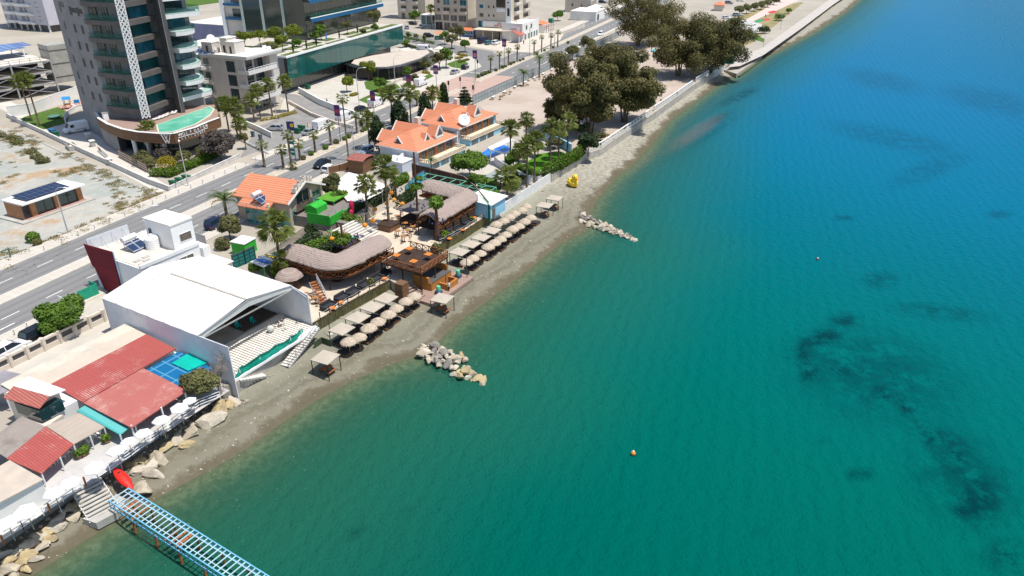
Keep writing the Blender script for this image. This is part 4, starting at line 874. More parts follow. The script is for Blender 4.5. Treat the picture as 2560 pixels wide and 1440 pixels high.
sheet('play_surface', pxs([(146, 268), (205, 250), (212, 268), (170, 280)]), LAND+.016, M('salmon_play_surface', (.50, .27, .22), .9, .08, .8))
sheet('tower_yard', pxs([(115, 326), (170, 308), (215, 312), (235, 330), (290, 375), (330, 405), (360, 420), (330, 432), (190, 368)]), LAND+.010, M('yard_concrete', (.56, .52, .46), .9, .08, .4))
b = MB().use(WHITE); arc = [G(212, 270), G(190, 276), G(172, 287), G(163, 299), G(165, 309)]
t = thing('ramp_wall', 'curved white ramp wall beside the playground', 'wall', arc[2]); b = MB().use(WHITE)
for a, e in zip(arc[:-1], arc[1:]): b.bar(a+Vector((0, 0, .5)), e+Vector((0, 0, .5)), .3, 1.2)
b.build('wall_body', None, t, True); b = MB().use(KERB)
for a, e in zip(arc[:-1], arc[1:]): b.bar(a+Vector((0, 0, 1.14)), e+Vector((0, 0, 1.14)), .4, .08)
b.build('coping', None, t, True)
p = G(138, 296); t = thing('trampoline', 'round black trampoline with net poles on the lawn', 'trampoline', p)
MB().use(DARKM).lathe([(0, .62), (1.35, .62), (1.35, .58), (0, .58)], n=24).build('jumping_mat', None, t); b = MB().use(M('trampoline_pad', (.10, .22, .17), .6, .1, 1.))
b.lathe([(1.35, .56), (1.65, .56), (1.65, .66), (1.35, .66)], n=24); b.build('padding', None, t)
for k in range(6):
 a = k*1.047; b = MB().use(METAL); b.tube([(1.6*math.cos(a), 1.6*math.sin(a), 0), (1.6*math.cos(a), 1.6*math.sin(a), 2.3)], .035, 6); b.build('pole', None, t)
WOOD = M('play_timber', (.42, .22, .10), .7, .2, 1.5); BLUEP = M('blue_plastic', (.03, .25, .55), .4, .1, 1.)
p = G(172, 272); t = thing('play_tower', 'wooden play tower with blue roofs and a slide', 'play tower', p, R(20))
for x, y in ((-.7, -.7), (.7, -.7), (-.7, .7), (.7, .7)): b = MB().use(WOOD); b.box(x-.06, x+.06, y-.06, y+.06, 0, 2.7); b.build('post', None, t)
b = MB().use(WOOD); b.box(-.8, .8, -.8, .8, 1.2, 1.3); b.build('platform', None, t); b = MB().use(BLUEP); b.raw([(-.95, -.95, 2.6), (.95, -.95, 2.6), (.95, .95, 2.6), (-.95, .95, 2.6), (-.95, 0, 3.3), (.95, 0, 3.3)], [(0, 1, 5, 4), (2, 3, 4, 5), (1, 2, 5), (3, 0, 4), (3, 2, 1, 0)]); b.build('roof', None, t)
b = MB().use(WHITEP); b.bar((.8, 0, 1.25), (2.9, -.3, .15), .6, .08); b.build('slide', None, t); b = MB().use(WOOD); b.bar((-.8, 0, 1.2), (-1.8, 0, 0), .6, .08); b.build('climbing_ramp', None, t)
b = MB().use(BLUEP); b.box(1.5, 2.7, .7, 1.6, 1.2, 2.0); b.build('side_roof', None, t)
for dx in (1.6, 2.6): b = MB().use(WOOD); b.box(dx-.05, dx+.05, 1.1, 1.2, 0, 1.3); b.build('post', None, t)
t = thing('slatted_screen', 'brown and white slatted screen at the tower porch', 'screen', G(335, 415)); b = MB(); a, e = G(298, 393), G(371, 432)
for k in range(7): b.use(WOODF if k % 2 == 0 else CREAM); b.bar(a+Vector((0, 0, .2+.25*k)), e+Vector((0, 0, .2+.25*k)), .08, .2)
b.build('slats', None, t, True)
for f in (0, .33, .66, 1): b = MB().use(DARKM); q_ = a.lerp(e, f); b.bar(q_, q_+Vector((0, 0, 2)), .09); b.build('post', None, t, True)
for px, py, lb in ((233, 366, 'grey utility cabinet beside the white van'), (222, 348, 'white gas box at the tower wall corner'), (276, 412, 'pale concrete pillar at the end of the banner fence')):
 p = G(px, py); t = thing('utility_box', lb, 'utility box', p, R(-48)); b = MB().use(CONC); b.box(-.6, .6, -.45, .45, 0, 1.3); b.build('cabinet', None, t); b = MB().use(WHITE); b.box(-.7, .7, -.55, .55, 1.3, 1.42); b.build('lid', None, t)
a, e = G(246, 378), G(272, 400); t = thing('banner', 'small advertising banner with red and green on the yard fence', 'banner', a); b = MB().use(WHITEP); b.bar(a+Vector((0, 0, .75)), e+Vector((0, 0, .75)), .05, 1.1); b.build('panel', None, t, True)
b = MB().use(M('banner_red', (.6, .02, .03), .6)); q_ = a.lerp(e, .12); b.bar(q_+Vector((0, 0, 1.0)), a.lerp(e, .35)+Vector((0, 0, 1.0)), .09, .45); b.use(M('banner_green', (.05, .3, .05), .6)); b.bar(a.lerp(e, .15)+Vector((0, 0, .6)), a.lerp(e, .4)+Vector((0, 0, .6)), .09, .3); b.build('print', None, t, True)
p = G(180, 372); t = thing('skip', 'open grey rubble skip standing across the low lane wall', 'skip', p, R(-48)); b = MB().use(CONC); b.box(-1.6, 1.6, -.8, .8, 0, .15)
for s in (-1, 1): b.bar((-1.7, s*.85, .55), (1.7, s*.85, .55), .1, .95); b.bar((s*1.75, -.9, .55), (s*1.75, .9, .55), .1, .95)
b.build('bin', None, t); b = MB().use(CREAM); b.ell((-.2, 0, .5), (1.2, .6, .35), 10, 6, .15); b.build('rubble', None, t)
LA = thing('apartment_block', 'low white apartment block with wide balconies and solar heaters on its roof', 'building', (-68.4, 190.6, LAND), RA)
LW = M('block_render', (.60, .55, .50), .8, .07, .4); LWB = M('block_white', (.74, .70, .66), .8, .05, .4)
b = MB().use(LW); b.box(0, 13, 2.2, 11, 3.4, 14.2); b.box(9.8, 13, 0, 2.2, 3.4, 14.2); b.box(0, .5, 0.2, 2.2, 3.4, 14.2); b.build('wall', None, LA)
b = MB().use(LW); b.box(2.2, 13, 7.6, 20, 3.4, 13.6); b.build('rear_wall', None, LA)
b = MB().use(LW); b.box(3.5, 13, 2.5, 12, 0, 3.4); b.build('ground_floor', None, LA)
for x, y in ((.4, .4), (.4, 6), (.4, 11), (2.6, 15)): b = MB().use(LW); b.box(x-.25, x+.25, y-.25, y+.25, 0, 3.5); b.build('column', None, LA)
for k, z in enumerate((3.4, 6.9, 10.4)):
 b = MB().use(LWB); b.box(-.6, 10.6, -1.5, 2.2, z-.25, z); b.box(-.6, 10.6, -1.5, -1.35, z, z+.75); b.box(-.6, -.45, -1.35, 2.0, z, z+.75); b.build('balcony', None, LA)
 b = MB().use(WHITEP); b.bar((-.5, -1.42, z+1.15), (10.5, -1.42, z+1.15), .1, .12)
 for i in range(12): b.bar((-.5+i, -1.42, z+.75), (-.5+i, -1.42, z+1.15), .1)
 b.build('railing', None, LA)
 win(LA, 3.4, 2.2, z+.02, 3.6, 2.5, 0, GLASS, DARKM, 2); win(LA, 7.8, 2.2, z+.02, 3.2, 2.5, 0, GLASS, DARKM, 2)
 win(LA, 0, 4.6, z+.1, 2.6, 2.6, -math.pi/2, GLASS, DARKM, 2)
 for j, (y0, x0) in enumerate(((7.8, 2.2), (13.2, 2.2))):
  b = MB().use(LWB); b.prism([(x0, y0), (x0-1.9, y0+1.8), (x0-1.9, y0+4.6), (x0, y0+4.9)], z-.25, z+.55); b.build('corner_balcony', None, LA)
  b = MB().use(WHITEP); railing(b, [(x0-.1, y0+.1, z+.55), (x0-1.85, y0+1.85, z+.55), (x0-1.85, y0+4.5, z+.55)], .45, 1., .05, 1); b.build('railing', None, LA)
  win(LA, x0, y0+1.6, z, 1.5, 2.4, -math.pi/2, GLASS, DARKM, 1); win(LA, x0, y0+4., z, 1.3, 2.4, -math.pi/2, GLASS, DARKM, 1)
b = MB().use(ROOFW); b.box(-.6, 13.2, -1.5, 11.2, 13.9, 14.3); b.box(1.4, 13, 11.2, 20, 13.5, 13.8); b.use(LWB); b.box(-.6, 13.2, -1.6, -1.4, 14.3, 14.75); b.box(-.7, -.5, -1.6, 11, 14.3, 14.75); b.build('roof', None, LA)
for x0, x1, y0, y1, h in ((3.6, 7.4, 5.6, 8.4, 2.9), (4.4, 8, 8.6, 11, 3.6), (2.4, 5.2, 12, 15.5, 2.6)):
 b = MB().use(LW); b.box(x0, x1, y0, y1, 13.9, 14.3+h); b.use(ROOFW); b.box(x0-.1, x1+.1, y0-.1, y1+.1, 14.3+h, 14.45+h); b.build('roof_hut', None, LA); win(LA, x0, (y0+y1)/2, 14.35, .8, 1.8, -math.pi/2, DARKM, LW, 1, 'roof_door')
b = MB().use(Mstripe('shop_shutter', (.16, .16, .17), (.1, .1, .1), .5, (0, 0, 1), .1)); b.box(5.5, 12.4, 2.35, 2.5, 1.9, 3.3); b.build('shop_fascia', None, LA)
win(LA, 5.6, 2.5, .1, 2.6, 1.7, 0, GLASSB, METAL, 2, 'shop_window'); win(LA, 9, 2.5, .1, 3.4, 1.7, 0, GLASS, METAL, 3, 'shop_window')
TANK = M('tank_white', (.8, .8, .78), .4, .05, 2.); PANEL = Mstripe('solar_panel', (.02, .045, .11), (.35, .37, .4), 1.05, (1, 0, 0), .05, .2, .2, bmp=0, vec2=(0, 1, 0), period2=1., spec=.8)
hp = thing('solar_heater', 'solar water heater', 'solar heater', (0, 0, 0)); b = MB().use(TANK); b.tube([(-.9, .6, 1.25), (.9, .6, 1.25)], .34, 14); b.build('tank', None, hp, smooth=False)
b = MB().use(PANEL)
b.raw([(-1., -1.1, .15), (1., -1.1, .15), (1., .3, .95), (-1., .3, .95), (-1., -1.1, .07), (1., -1.1, .07), (1., .3, .87), (-1., .3, .87)], [(0, 1, 2, 3), (7, 6, 5, 4), (0, 4, 5, 1), (1, 5, 6, 2), (2, 6, 7, 3), (3, 7, 4, 0)]); b.build('collector', None, hp)
b = MB().use(METAL)
for s in (-.8, .8): b.bar((s, .6, 0), (s, .6, 1.), .05); b.bar((s, -1., 0), (s, .6, .9), .05)
b.build('frame', None, hp); HEAT = Proto(hp)
mw = Matrix.Translation((-68.4, 190.6, LAND)) @ Matrix.Rotation(RA, 4, 'Z')
for i, (x, y) in enumerate(((1.6, 12.8), (1.6, 15.2), (3.6, 17.), (5.6, 16), (6, 18.6), (3.4, 19))):
 HEAT.put(mw @ Vector((x+1, y, 13.8 if y > 11.2 else 14.3)), RA-math.pi/2+.2, ordn(i)+' solar water heater on the low apartment block roof, counted from the street', 1.15, 'solar heaters on the low apartment block')
dp = thing('satellite_dish', 'dish', 'satellite dish', (0, 0, 0)); b = MB().use(WHITEP); b.lathe([(0, 0), (.5, .05), (.85, .17), (1., .27), (.98, .29), (.8, .2), (.45, .09), (0, .05)], n=24)
o = b.build('dish', None, dp, smooth=True); o.rotation_euler = (R(58), 0, 0); o.location = (0, 0, 1.1); b = MB().use(METAL); b.tube([(0, .25, 0), (0, .2, 1.1)], .06, 6); b.build('mast', None, dp)
b = MB().use(METAL); b.tube([(0, -.2, 1.0), (0, -1.0, 1.55)], .03, 5); b.ell((0, -1.0, 1.6), (.09, .09, .12), 8, 5); b.build('feed_arm', None, dp); DISH = Proto(dp)
DISH.put(mw @ Vector((11.6, 1.2, 14.3)), R(20), 'lower of two white dishes at the roof corner of the low apartment block', .55); DISH.put(mw @ Vector((11.8, 2.8, 14.3)), R(10), 'upper of two white dishes at the roof corner of the low apartment block', .6); DISH.put(mw @ Vector((4.6, 14.0, 16.4)), R(30), 'big white dish on the roof hut of the low apartment block', 1.05)
GP_ = thing('office_podium', 'long green glass podium building with a planted roof terrace', 'building', (-64.4, 213.6, LAND), RA+R(2.5))
CW = Mstripe('green_curtain_wall', (.012, .125, .115), (.012, .03, .03), 1.45, (1, 0, 0), .07, .06, .5, bmp=.01, spec=.95, soft=.02)
b = MB().use(CW); b.box(0, 71, .0, 1, 4.1, 10.2); b.build('curtain_wall', None, GP_)
b = MB().use(Mstripe('shopfront_mullions', (.10, .11, .10), (.02, .025, .025), 1.45, (1, 0, 0), .08, .15, .5, spec=.8)); b.box(.8, 66, 3.2, 4, 0, 4.1); b.build('ground_floor_glazing', None, GP_)
b = MB().use(GREYC); b.box(0, 71, 1, 34, 4.1, 10.3); b.box(.5, 68, 4, 34, 0, 4.1); b.build('wall', None, GP_)
b = MB().use(WHITEP); b.box(-.15, 71.1, -.15, .35, 10.2, 10.75); b.box(-.15, .3, .35, 34, 10.2, 10.75); b.build('parapet', None, GP_)
b = MB().use(PAVE); b.box(.3, 71, .35, 34, 10.3, 10.42); b.build('roof', None, GP_)
mg = Matrix.Translation((-64.4, 213.6, LAND)) @ Matrix.Rotation(RA+R(2.5), 4, 'Z')
RG = M('roof_garden_green', (.10, .14, .04), .95, .3, 1.2, dirt=(.3, .24, .1))
for i, (x0, x1, y0, y1) in enumerate(((1, 9, 1, 3.2), (12, 22, 1, 3), (24, 34, 1, 2.6), (38, 56, .8, 3.4), (58, 70, .8, 4), (2, 8, 6, 10), (11, 17, 6, 9), (19, 26, 5, 8), (29, 34, 5, 8), (3, 9, 13, 17), (12, 18, 12, 15), (21, 27, 11, 14), (4, 12, 20, 24), (16, 22, 18, 22), (42, 50, 5.5, 8), (54, 60, 6, 9))):
 b = MB().use(RG); b.box(x0, x1, y0, y1, 10.42, 10.62); b.build('planting_bed', None, GP_)
for i, (x, y, r_, h, mt, lb) in enumerate(((9, 21, 2.6, 4.6, BRIGHT, 'leftmost lime-green tree of the roof garden'), (13, 18.5, 2.6, 4.6, BRIGHT, 'second lime-green tree of the roof garden'), (17.5, 16, 2.7, 4.8, BRIGHT, 'third lime-green tree of the roof garden'), (22, 12.5, 3., 5.2, BRIGHT, 'lime-green roof tree nearest the blue-edged offices'), (5, 9, 2.2, 3., OLIVE, 'reddish shrub on the left of the roof garden'), (9, 7.5, 2.2, 4.2, BRIGHT, 'thin lime tree behind the reddish roof shrub'), (16, 7.5, 2., 2.2, GREEN, 'round green roof shrub in the middle bed'),
           (25, 6.2, 1.8, 3.6, GREEN, 'dark green roof tree left of the blue closed parasol'), (31, 8.5, 2.2, 4.6, GREEN, 'dark roof tree beneath the blue ledge'), (44, 6.5, 1.9, 4.4, OLIVE, 'olive roof tree in front of the glazed lobby'), (62, 6.5, 2.6, 6.0, OLIVE, 'tall olive roof tree at the right end'), (58, 4, 1.5, 1.6, GREEN, 'low green roof shrub at the right end'), (48, 3, 1.2, 1.2, OLIVE, 'small tuft near the roof edge'))):
 tree('roof_tree' if h > 3 else 'roof_shrub', lb, mg @ Vector((x, y, 10.5)), h, r_, mt, 1500, .26, 12, 300+i, .1, 'tree' if h > 3 else 'shrub', -.5, trunk_frac=.4 if h > 3 else .1)
for i, (x, y) in enumerate(((7, 2.4), (13.5, 2.2), (35, 4.2), (47, 4.5), (20.5, 3.4))):
 t = thing('column_cypress', ordn(i)+' pencil cypress on the podium roof from the left', 'cypress tree', mg @ Vector((x, y, 10.4)), 0, 'pencil cypresses on the roof'); leaves('crown', [((0, 0, 1.6), (.28, .28, 1.6))], 300, .14, DARKG, t, i, .5); b = MB().use(BARK); b.tube([(0, 0, 0), (0, 0, .5)], .06, 5); b.build('trunk', None, t)
par = thing('closed_parasol', 'folded blue parasol on the podium roof', 'parasol', mg @ Vector((27.5, 4.2, 10.42))); b = MB().use(BLUEP); b.lathe([(.05, 2.8), (.16, 2.3), (.26, 1.2), (.14, .9)], n=10); b.build('canopy', None, par); b = MB().use(METAL); b.tube([(0, 0, 0), (0, 0, 2.9)], .04, 6); b.build('pole', None, par)
OB = thing('office_building', 'dark glazed office building with blue-edged balconies above the roof garden', 'building', mg @ Vector((29, 11, 10.42)), RA+R(2.5))
CW2 = Mstripe('olive_curtain_wall', (.10, .115, .085), (.015, .035, .03), 1.5, (1, 0, 0), .1, .08, .5, bmp=.01, spec=.9, soft=.02, vec2=(0, 1, 0), period2=1.5)
b = MB().use(CW2); b.box(-.0, 46, 1.2, 26, 0, 30); b.build('curtain_wall', None, OB)
BLUEB = M('blue_fascia', (.012, .115, .26), .4, .08, 1.)
for k, z in enumerate((6.4, 12., 17.6, 23.2)):
 b = MB().use(BLUEB); b.box(-.4, 46.4, -1.3, -.9, z-.9, z+.25); b.use(WHITEP); b.box(-.4, 46.4, -1.35, -.85, z+.25, z+.42); b.use(DARKM); b.box(-.3, 46.4, -.9, 1.3, z-.5, z+.1); b.build('balcony_ledge', None, OB)
 b = MB().use(CLEAR); b.box(-.3, 46.3, -.95, -.9, z+.42, z+1.4); b.build('balustrade', None, OB)
b = MB().use(M('pale_panel', (.45, .52, .47), .5, .1, 1.))
for y in (9.5, 17.5, 25.4): b.box(-.12, .02, y-.5, y+.5, 0, 30)
b.build('facade_fin', None, OB)
LF = thing('office_building', 'pale grey wing with a white fin left of the glazed offices', 'building', mg @ Vector((36, 38, 0)), RA+R(2.5)); b = MB().use(LW); b.box(0, 20, 0, 12, 0, 34); b.build('wall', None, LF); b = MB().use(WHITEP); b.box(-.7, -.02, 11, 12.5, 0, 34); b.build('fin', None, LF)
for z in (14.5, 19): b = MB().use(BLUEB); b.box(-1.4, -.02, 0, 10.5, z, z+.8); b.build('balcony', None, LF); win(LF, -.02, 5, z+1., 6, 2.4, -math.pi/2, GLASS, DARKM, 4)
CA = thing('cafe_canopy', 'cafe pavilion under a sweeping flat beige canopy', 'canopy', mg @ Vector((36, -8, 0)), RA+R(2.5))
cp = [(30.5, -2.2), (36.4, 0.2), (45, -1.4), (57.8, -6.5), (61.4, -14.4), (57.0, -17.4), (46, -19.0), (34.1, -17.9), (29, -15.6), (27.4, -12.2), (27.6, -7)]
cpw = [mg @ Vector((x, y, 0)) for x, y in cp]
MB().use(M('canopy_beige', (.52, .45, .38), .85, .06, .4)).prism([(p.x, p.y) for p in cpw], 6.05, 6.3).build('canopy_roof', None, CA, True)
b = MB().use(METAL)
for a, e in zip(cpw, cpw[1:]+cpw[:1]): b.bar((a.x, a.y, 5.95), (e.x, e.y, 5.95), .2, .5)
b.build('canopy_edge', None, CA, True)
b = MB().use(Mstripe('cafe_glazing', (.014, .014, .016), (.05, .05, .05), 1.8, tuple(RD), .05, .1, .3, obj=False)); ip = inset(cpw, 1.8); b.prism([(p.x, p.y) for p in ip], LAND, 6.0); b.build('glazing', None, CA, True)
b = MB().use(WHITEP)
UMB = thing('cafe_umbrella', 'square cream cafe umbrella', 'umbrella', (0, 0, 0)); b = MB().use(M('cream_canvas', (.72, .66, .54), .85, .06, 1.)); s = 1.6
b.raw([(-s, -s, 2.3), (s, -s, 2.3), (s, s, 2.3), (-s, s, 2.3), (0, 0, 3.1), (-s, -s, 2.1), (s, -s, 2.1), (s, s, 2.1), (-s, s, 2.1)], [(0, 1, 4), (1, 2, 4), (2, 3, 4), (3, 0, 4), (0, 5, 6, 1), (1, 6, 7, 2), (2, 7, 8, 3), (3, 8, 5, 0)]); b.build('canopy', None, UMB); b = MB().use(METAL); b.tube([(0, 0, 0), (0, 0, 3.05)], .05, 6); b.build('pole', None, UMB); UMB = Proto(UMB)
for i, (px, py, lb) in enumerate(((1013, 141, 'cream umbrella at the glass wall behind the canopy, middle of three'), (993, 148, 'cream umbrella at the glass wall behind the canopy, left of three'), (1034, 144, 'cream umbrella at the glass wall behind the canopy, right of three'), (892, 182, 'cream umbrella left of the sweeping canopy tip'), (866, 176, 'cream umbrella below the glass wall, far left of the canopy'), (1088, 156, 'cream umbrella at the right tip of the sweeping canopy'), (1099, 137, 'cream umbrella among the thin trees beyond the canopy'))):
 UMB.put(G(px, py), RA, lb, 1., 'cream umbrellas round the cafe')
wallrun('ramp_wall', 'curving white ramp wall between the car park and the plaza', pxs([(748, 232), (800, 262), (850, 282), (900, 298)]), 1.6, .3, WHITE)
wallrun('ramp_wall', 'long low stone wall along the car park edge', pxs([(722, 258), (780, 290), (840, 312), (885, 322)]), .8, .3, CREAM)
CREAMF = M('beige_render', (.58, .51, .42), .85, .08, .3, dirt=(.52, .45, .37)); DKBROWN = M('dark_brown', (.15, .125, .105), .7, .2, 2.)  # dark brown for blinds, and for shade painted into balcony openings
def flats(nm, lb, loc, rz, W_, D_, H_, front, side, z0=0, mat=None):
 t = thing(nm, lb, 'building', loc, rz); b = MB().use(mat or CREAMF); b.box(0, W_, 0, D_, 0, H_); b.build('wall', None, t); b = MB().use(ROOFW); b.box(-.1, W_+.1, -.1, D_+.1, H_, H_+.25); b.build('roof', None, t)
 for (x, z, w_, h_, kind) in front: facade_el(t, x, 0, z, w_, h_, kind, 0, mat or CREAMF)
 for (y, z, w_, h_, kind) in side: facade_el(t, W_, y, z, w_, h_, kind, math.pi/2, mat or CREAMF)
 return t
def facade_el(t, x, y, z, w_, h_, kind, rz, mt):
 ca, sa = math.cos(rz), math.sin(rz)
 if kind == 'b':     # balcony with parapet; a dark pane paints the shade of the opening behind
  win(t, x, y, z, w_*.96, h_, rz, DKBROWN, mt, 2, 'balcony_opening', .05)
  b = MB().use(WHITE if mt is WHITE else M('pale_balcony', (.68, .63, .56), .8, .06, .5)); d = 1.2
  P_ = [(-w_/2, -.03), (-w_/2, -d), (w_/2, -d), (w_/2, -.03)]; P_ = [(x+p[0]*ca-p[1]*sa, y+p[0]*sa+p[1]*ca) for p in P_]
  b.prism(P_, z-.3, z-.1);
  for a, e in zip(P_[:-1], P_[1:]): b.bar((a[0], a[1], z+.4), (e[0], e[1], z+.4), .14, 1.1)
  b.build('balcony', None, t)
 else: win(t, x, y, z, w_, h_, rz, {'g': GLASS, 'c': GLASSB, 'd': DKBROWN, 's': M('shop_grey_glass', (.10, .11, .12), .15, .3, .6, spec=.7), 'k': DARKM}[kind], WHITEP if kind in 'c' else CREAMF, max(1, int(w_/1.2)))
aP = math.atan2(-.381, .9245)      # facades square to the road, facing the camera
L1 = []
for k in range(6):
 z = 7.2+3.4*k
 L1 += [(2.2, z+.6, 1.5, 1.3, 'd'), (6.2, z, 3.2, 2.3, 'b' if k % 2 == 0 else 'c'), (10.6, z+.6, 1.4, 1.3, 'd'), (14.4, z, 3.2, 2.3, 'b' if k != 1 else 'c')]
L1 += [(1.8, 4.0, 3.2, 2.4, 's'), (5.8, 4.0, 3, 2.4, 's'), (9.6, 4.0, 3.2, 2.4, 's'), (13.8, 4., 3.6, 2.4, 's'), (2.1, .1, 3.4, 3.2, 'k'), (6.2, .1, 3, 3.0, 's'), (10, .1, 3, 3, 's')]
flats('apartment_block', 'beige block of flats with bow windows behind the orange-roofed booth', G(1088, 73), aP, 16.6, 13, 32, L1, [])
L0 = [(x, 4+3.4*k, 3.0, 2.2, 'b') for k in range(6) for x in (3.5, 10.)]+[(3, .1, 2, 2.6, 'g'), (8.5, .1, 2, 2.6, 'g')]
flats('apartment_block', 'beige block of flats set back behind the white glazed porch', G(996, 46), aP, 15.5, 12, 32, L0, [])
F2 = []
for k in range(6): F2 += [(2.4, 8.2+3.4*k, 1.9, 1.4, 'c' if k == 1 else 'd'), (5.8, 8.4+3.4*k, .7, .9, 'g'), (8.0, 8.4+3.4*k, .7, .9, 'g')]
F2 += [(2.4, 4.2, 3.2, 2.4, 'c')]
S2 = [(y, 6.2+3.4*k, w_, 2.2, 'b') for k in range(6) for y, w_ in ((6.5, 6), (17, 6))]
cr0 = G(1192, 92); FB = flats('apartment_block', 'beige corner block of flats with a dark poster on its front', cr0, aP, 15.6, 23, 34, F2, S2)
b = MB().use(M('poster_dark', (.05, .06, .05), .5, .5, .25, dirt=(.10, .05, .03))); b.box(9.2, 13.2, -.14, -.02, 12.2, 24); b.build('poster', None, FB); b = MB().use(WHITEP); b.box(9.3, 13.1, -.12, -.02, 10.4, 11.8); b.build('poster_caption', None, FB); b = MB().use(WHITE); b.box(13.5, 15.9, -.25, -.02, 4.6, 32); b.build('white_pilaster', None, FB)
b = MB().use(DARKM); b.box(14.2, 15.2, -.3, -.24, 9., 12); b.box(14.2, 15.0, -.3, -.24, 14, 14.4); b.build('pilaster_sign', None, FB)
SG = thing('shop_sign', 'wide white rounded sign box with red lettering over the car rental canopy', 'sign', cr0+Vector((3, 0, 4.4)), aP); b = MB().use(WHITE); b.box(.3, 13.4, -1.7, -.05, .0, 2.2); b.box(11.8, 13.4, -.05, 3.2, 0, 2.2); b.build('sign_box', None, SG)
text('CAR', 1.0, SG, (6.8, -1.76, 1.15), 0, M('sign_red', (.55, .06, .04), .5), .03); text('RENTALS', 1.0, SG, (5.6, -1.76, .3), 0, M('sign_red', None), .03)
CN = thing('shop_canopy', 'cream faded canopy on thin posts over the rental cars', 'canopy', cr0, aP); q_ = [(1.5, -.2), (1.0, -6.8), (14.4, -7.2), (20.5, -3.0), (20.8, 4), (16, 4)]
b = MB().use(M('faded_cream', (.62, .54, .44), .85, .1, .5, dirt=(.55, .38, .3))); b.prism(q_, 3.75, 4.0); b.build('roof', None, CN)
for x, y in ((1.3, -6.5), (6, -6.7), (10.4, -6.9), (14.2, -7), (17.4, -4.9), (20.2, -2.9), (20.4, 3.6)): b = MB().use(WHITEP); b.tube([(x, y, 0), (x, y, 3.8)], .09, 6); b.build('post', None, CN)
b = MB().use(Mstripe('shop_glazing', (.03, .03, .035), (.15, .15, .15), 2., (1, 0, 0), .06, .15)); b.box(11, 20, -1.5, 3.5, 0, 3.7); b.build('shop_glazing', None, CN)
p0 = G(1306, 106); WS = thing('shop_building', 'white two-storey shop with small square windows beside the road', 'building', p0+Vector((0, 2, 0)), RA); b = MB().use(WHITE); b.box(0, 19, 0, 9, 0, 6.2); b.build('wall', None, WS); b = MB().use(ROOFW); b.box(.2, 18.8, .2, 8.8, 6.2, 6.35); b.use(WHITE); b.box(0, 19, 0, .2, 6.2, 6.9); b.box(0, .2, .2, 9, 6.2, 6.9); b.build('roof', None, WS)
for x in (4.5, 10): win(WS, x, 0, 4.2, 1.6, 1.6, 0, GLASS, METAL, 1)
for x, k in ((3.4, GLASS), (7, GLASST), (10.4, GLASS), (13.6, GLASST), (16.6, GLASSB)): win(WS, x, 0, .3, 1.9, 2.2, 0, k, WHITEP, 1, 'shop_window')
t = thing('awning', 'sloping red tiled awning at the near end of the white shop', 'awning', p0+Vector((-1.5, .5, 0)), RA); b = MB().use(M('faded_red_tile', (.42, .13, .09), .8, .15, 1.)); b.raw([(-3, -1.5, 3.), (3.2, -1.5, 3.), (3.2, 2, 4.6), (-3, 2, 4.6), (-3, -1.5, 2.85), (3.2, -1.5, 2.85), (3.2, 2, 4.45), (-3, 2, 4.45)], [(0, 1, 2, 3), (7, 6, 5, 4), (0, 4, 5, 1), (1, 5, 6, 2), (2, 6, 7, 3), (3, 7, 4, 0)]); b.build('roof', None, t)
for x in (-2.8, 3.): b = MB().use(WHITEP); b.bar((x, -1.3, 0), (x, -1.3, 2.9), .25); b.build('post', None, t)
t = thing('shop_sign', 'small white board with red letters above the red awning', 'sign', p0+Vector((-3.2, -1., 4.6)), aP); b = MB().use(WHITEP); b.box(-2.2, 2.2, -.1, 0, 0, 1.5); b.build('board', None, t); text('KIOSK', 1.0, t, (-1.8, -.14, .35), 0, M('sign_red', None), .02)
p0 = G(1368, 84); PG = thing('playground', 'red and green playground frames with a small orange roof by the road', 'playground', p0, RA)
b = MB().use(M('orange_tile_far', (.62, .2, .09), .8, .1, 1.)); b.raw([(0, 2, 3.4), (8, 2, 3.4), (8, 6, 4.4), (0, 6, 4.4)], [(0, 1, 2, 3)]); b.build('roof', None, PG)
b = MB().use(M('playground_red', (.32, .07, .06), .6, .2, 1.))
for x in range(0, 13, 3): b.bar((x, 1.5, 0), (x, 1.5, 3.2), .15); b.bar((x, 1.5, 3.1), (x+3, 1.5, 3.1), .12); b.bar((x, 1.5, 2.2), (x+3, 1.5, 2.2), .10)
b.build('frame', None, PG); b = MB().use(M('playground_green', (.05, .22, .14), .6)); b.box(9.5, 11.5, 1.2, 3, 3.2, 5.0); b.build('cabin', None, PG)
b = MB().use(WHITE); b.box(0, 8, 1.8, 6, 0, 3.3); b.build('booth_wall', None, PG)
sheet('lawn', pxs([(1402, 76), (1440, 58), (1462, 60), (1412, 84)]), LAND+.012, LAWN)
wallrun('garden_wall', 'low cream wall along the pavement beyond the playground', pxs([(1400, 88), (1462, 66)]), 1.1, .25, CREAM)
F3 = [(x, 3.4, 2.2, 2.2, 'g') for x in (17, 20, 23, 26)]+[(4, 2, 1, 1.4, 'g'), (7, 3, .8, 1, 'g')]
flats('low_building', 'low cream building with a row of shaded windows at the top', G(1412, 30), aP+R(3), 14, 12, 7.5, [(4, 3, 1, 1.4, 'g'), (9, 3, .8, 1, 'g')], [(y, 3.6, 2., 2., 'g') for y in (2, 5, 8, 11)])
t = flats('low_building', 'flat white-roofed restaurant beside the upper road', G(1425, 50), aP, 13, 16, 4., [], [(4, .2, 3, 2.6, 'k')], mat=WHITE)
t = thing('restaurant_awning', 'white ridged awning with green rim over a roadside terrace', 'awning', G(1478, 42), RA); b = MB().use(WHITEP); b.raw([(0, 0, 3.0), (20, 0, 3.0), (20, 4, 3.8), (0, 4, 3.8), (0, 0, 2.85), (20, 0, 2.85), (20, 4, 3.65), (0, 4, 3.65)], [(0, 1, 2, 3), (7, 6, 5, 4), (0, 4, 5, 1), (1, 5, 6, 2), (2, 6, 7, 3), (3, 7, 4, 0)]); b.build('roof', None, t)
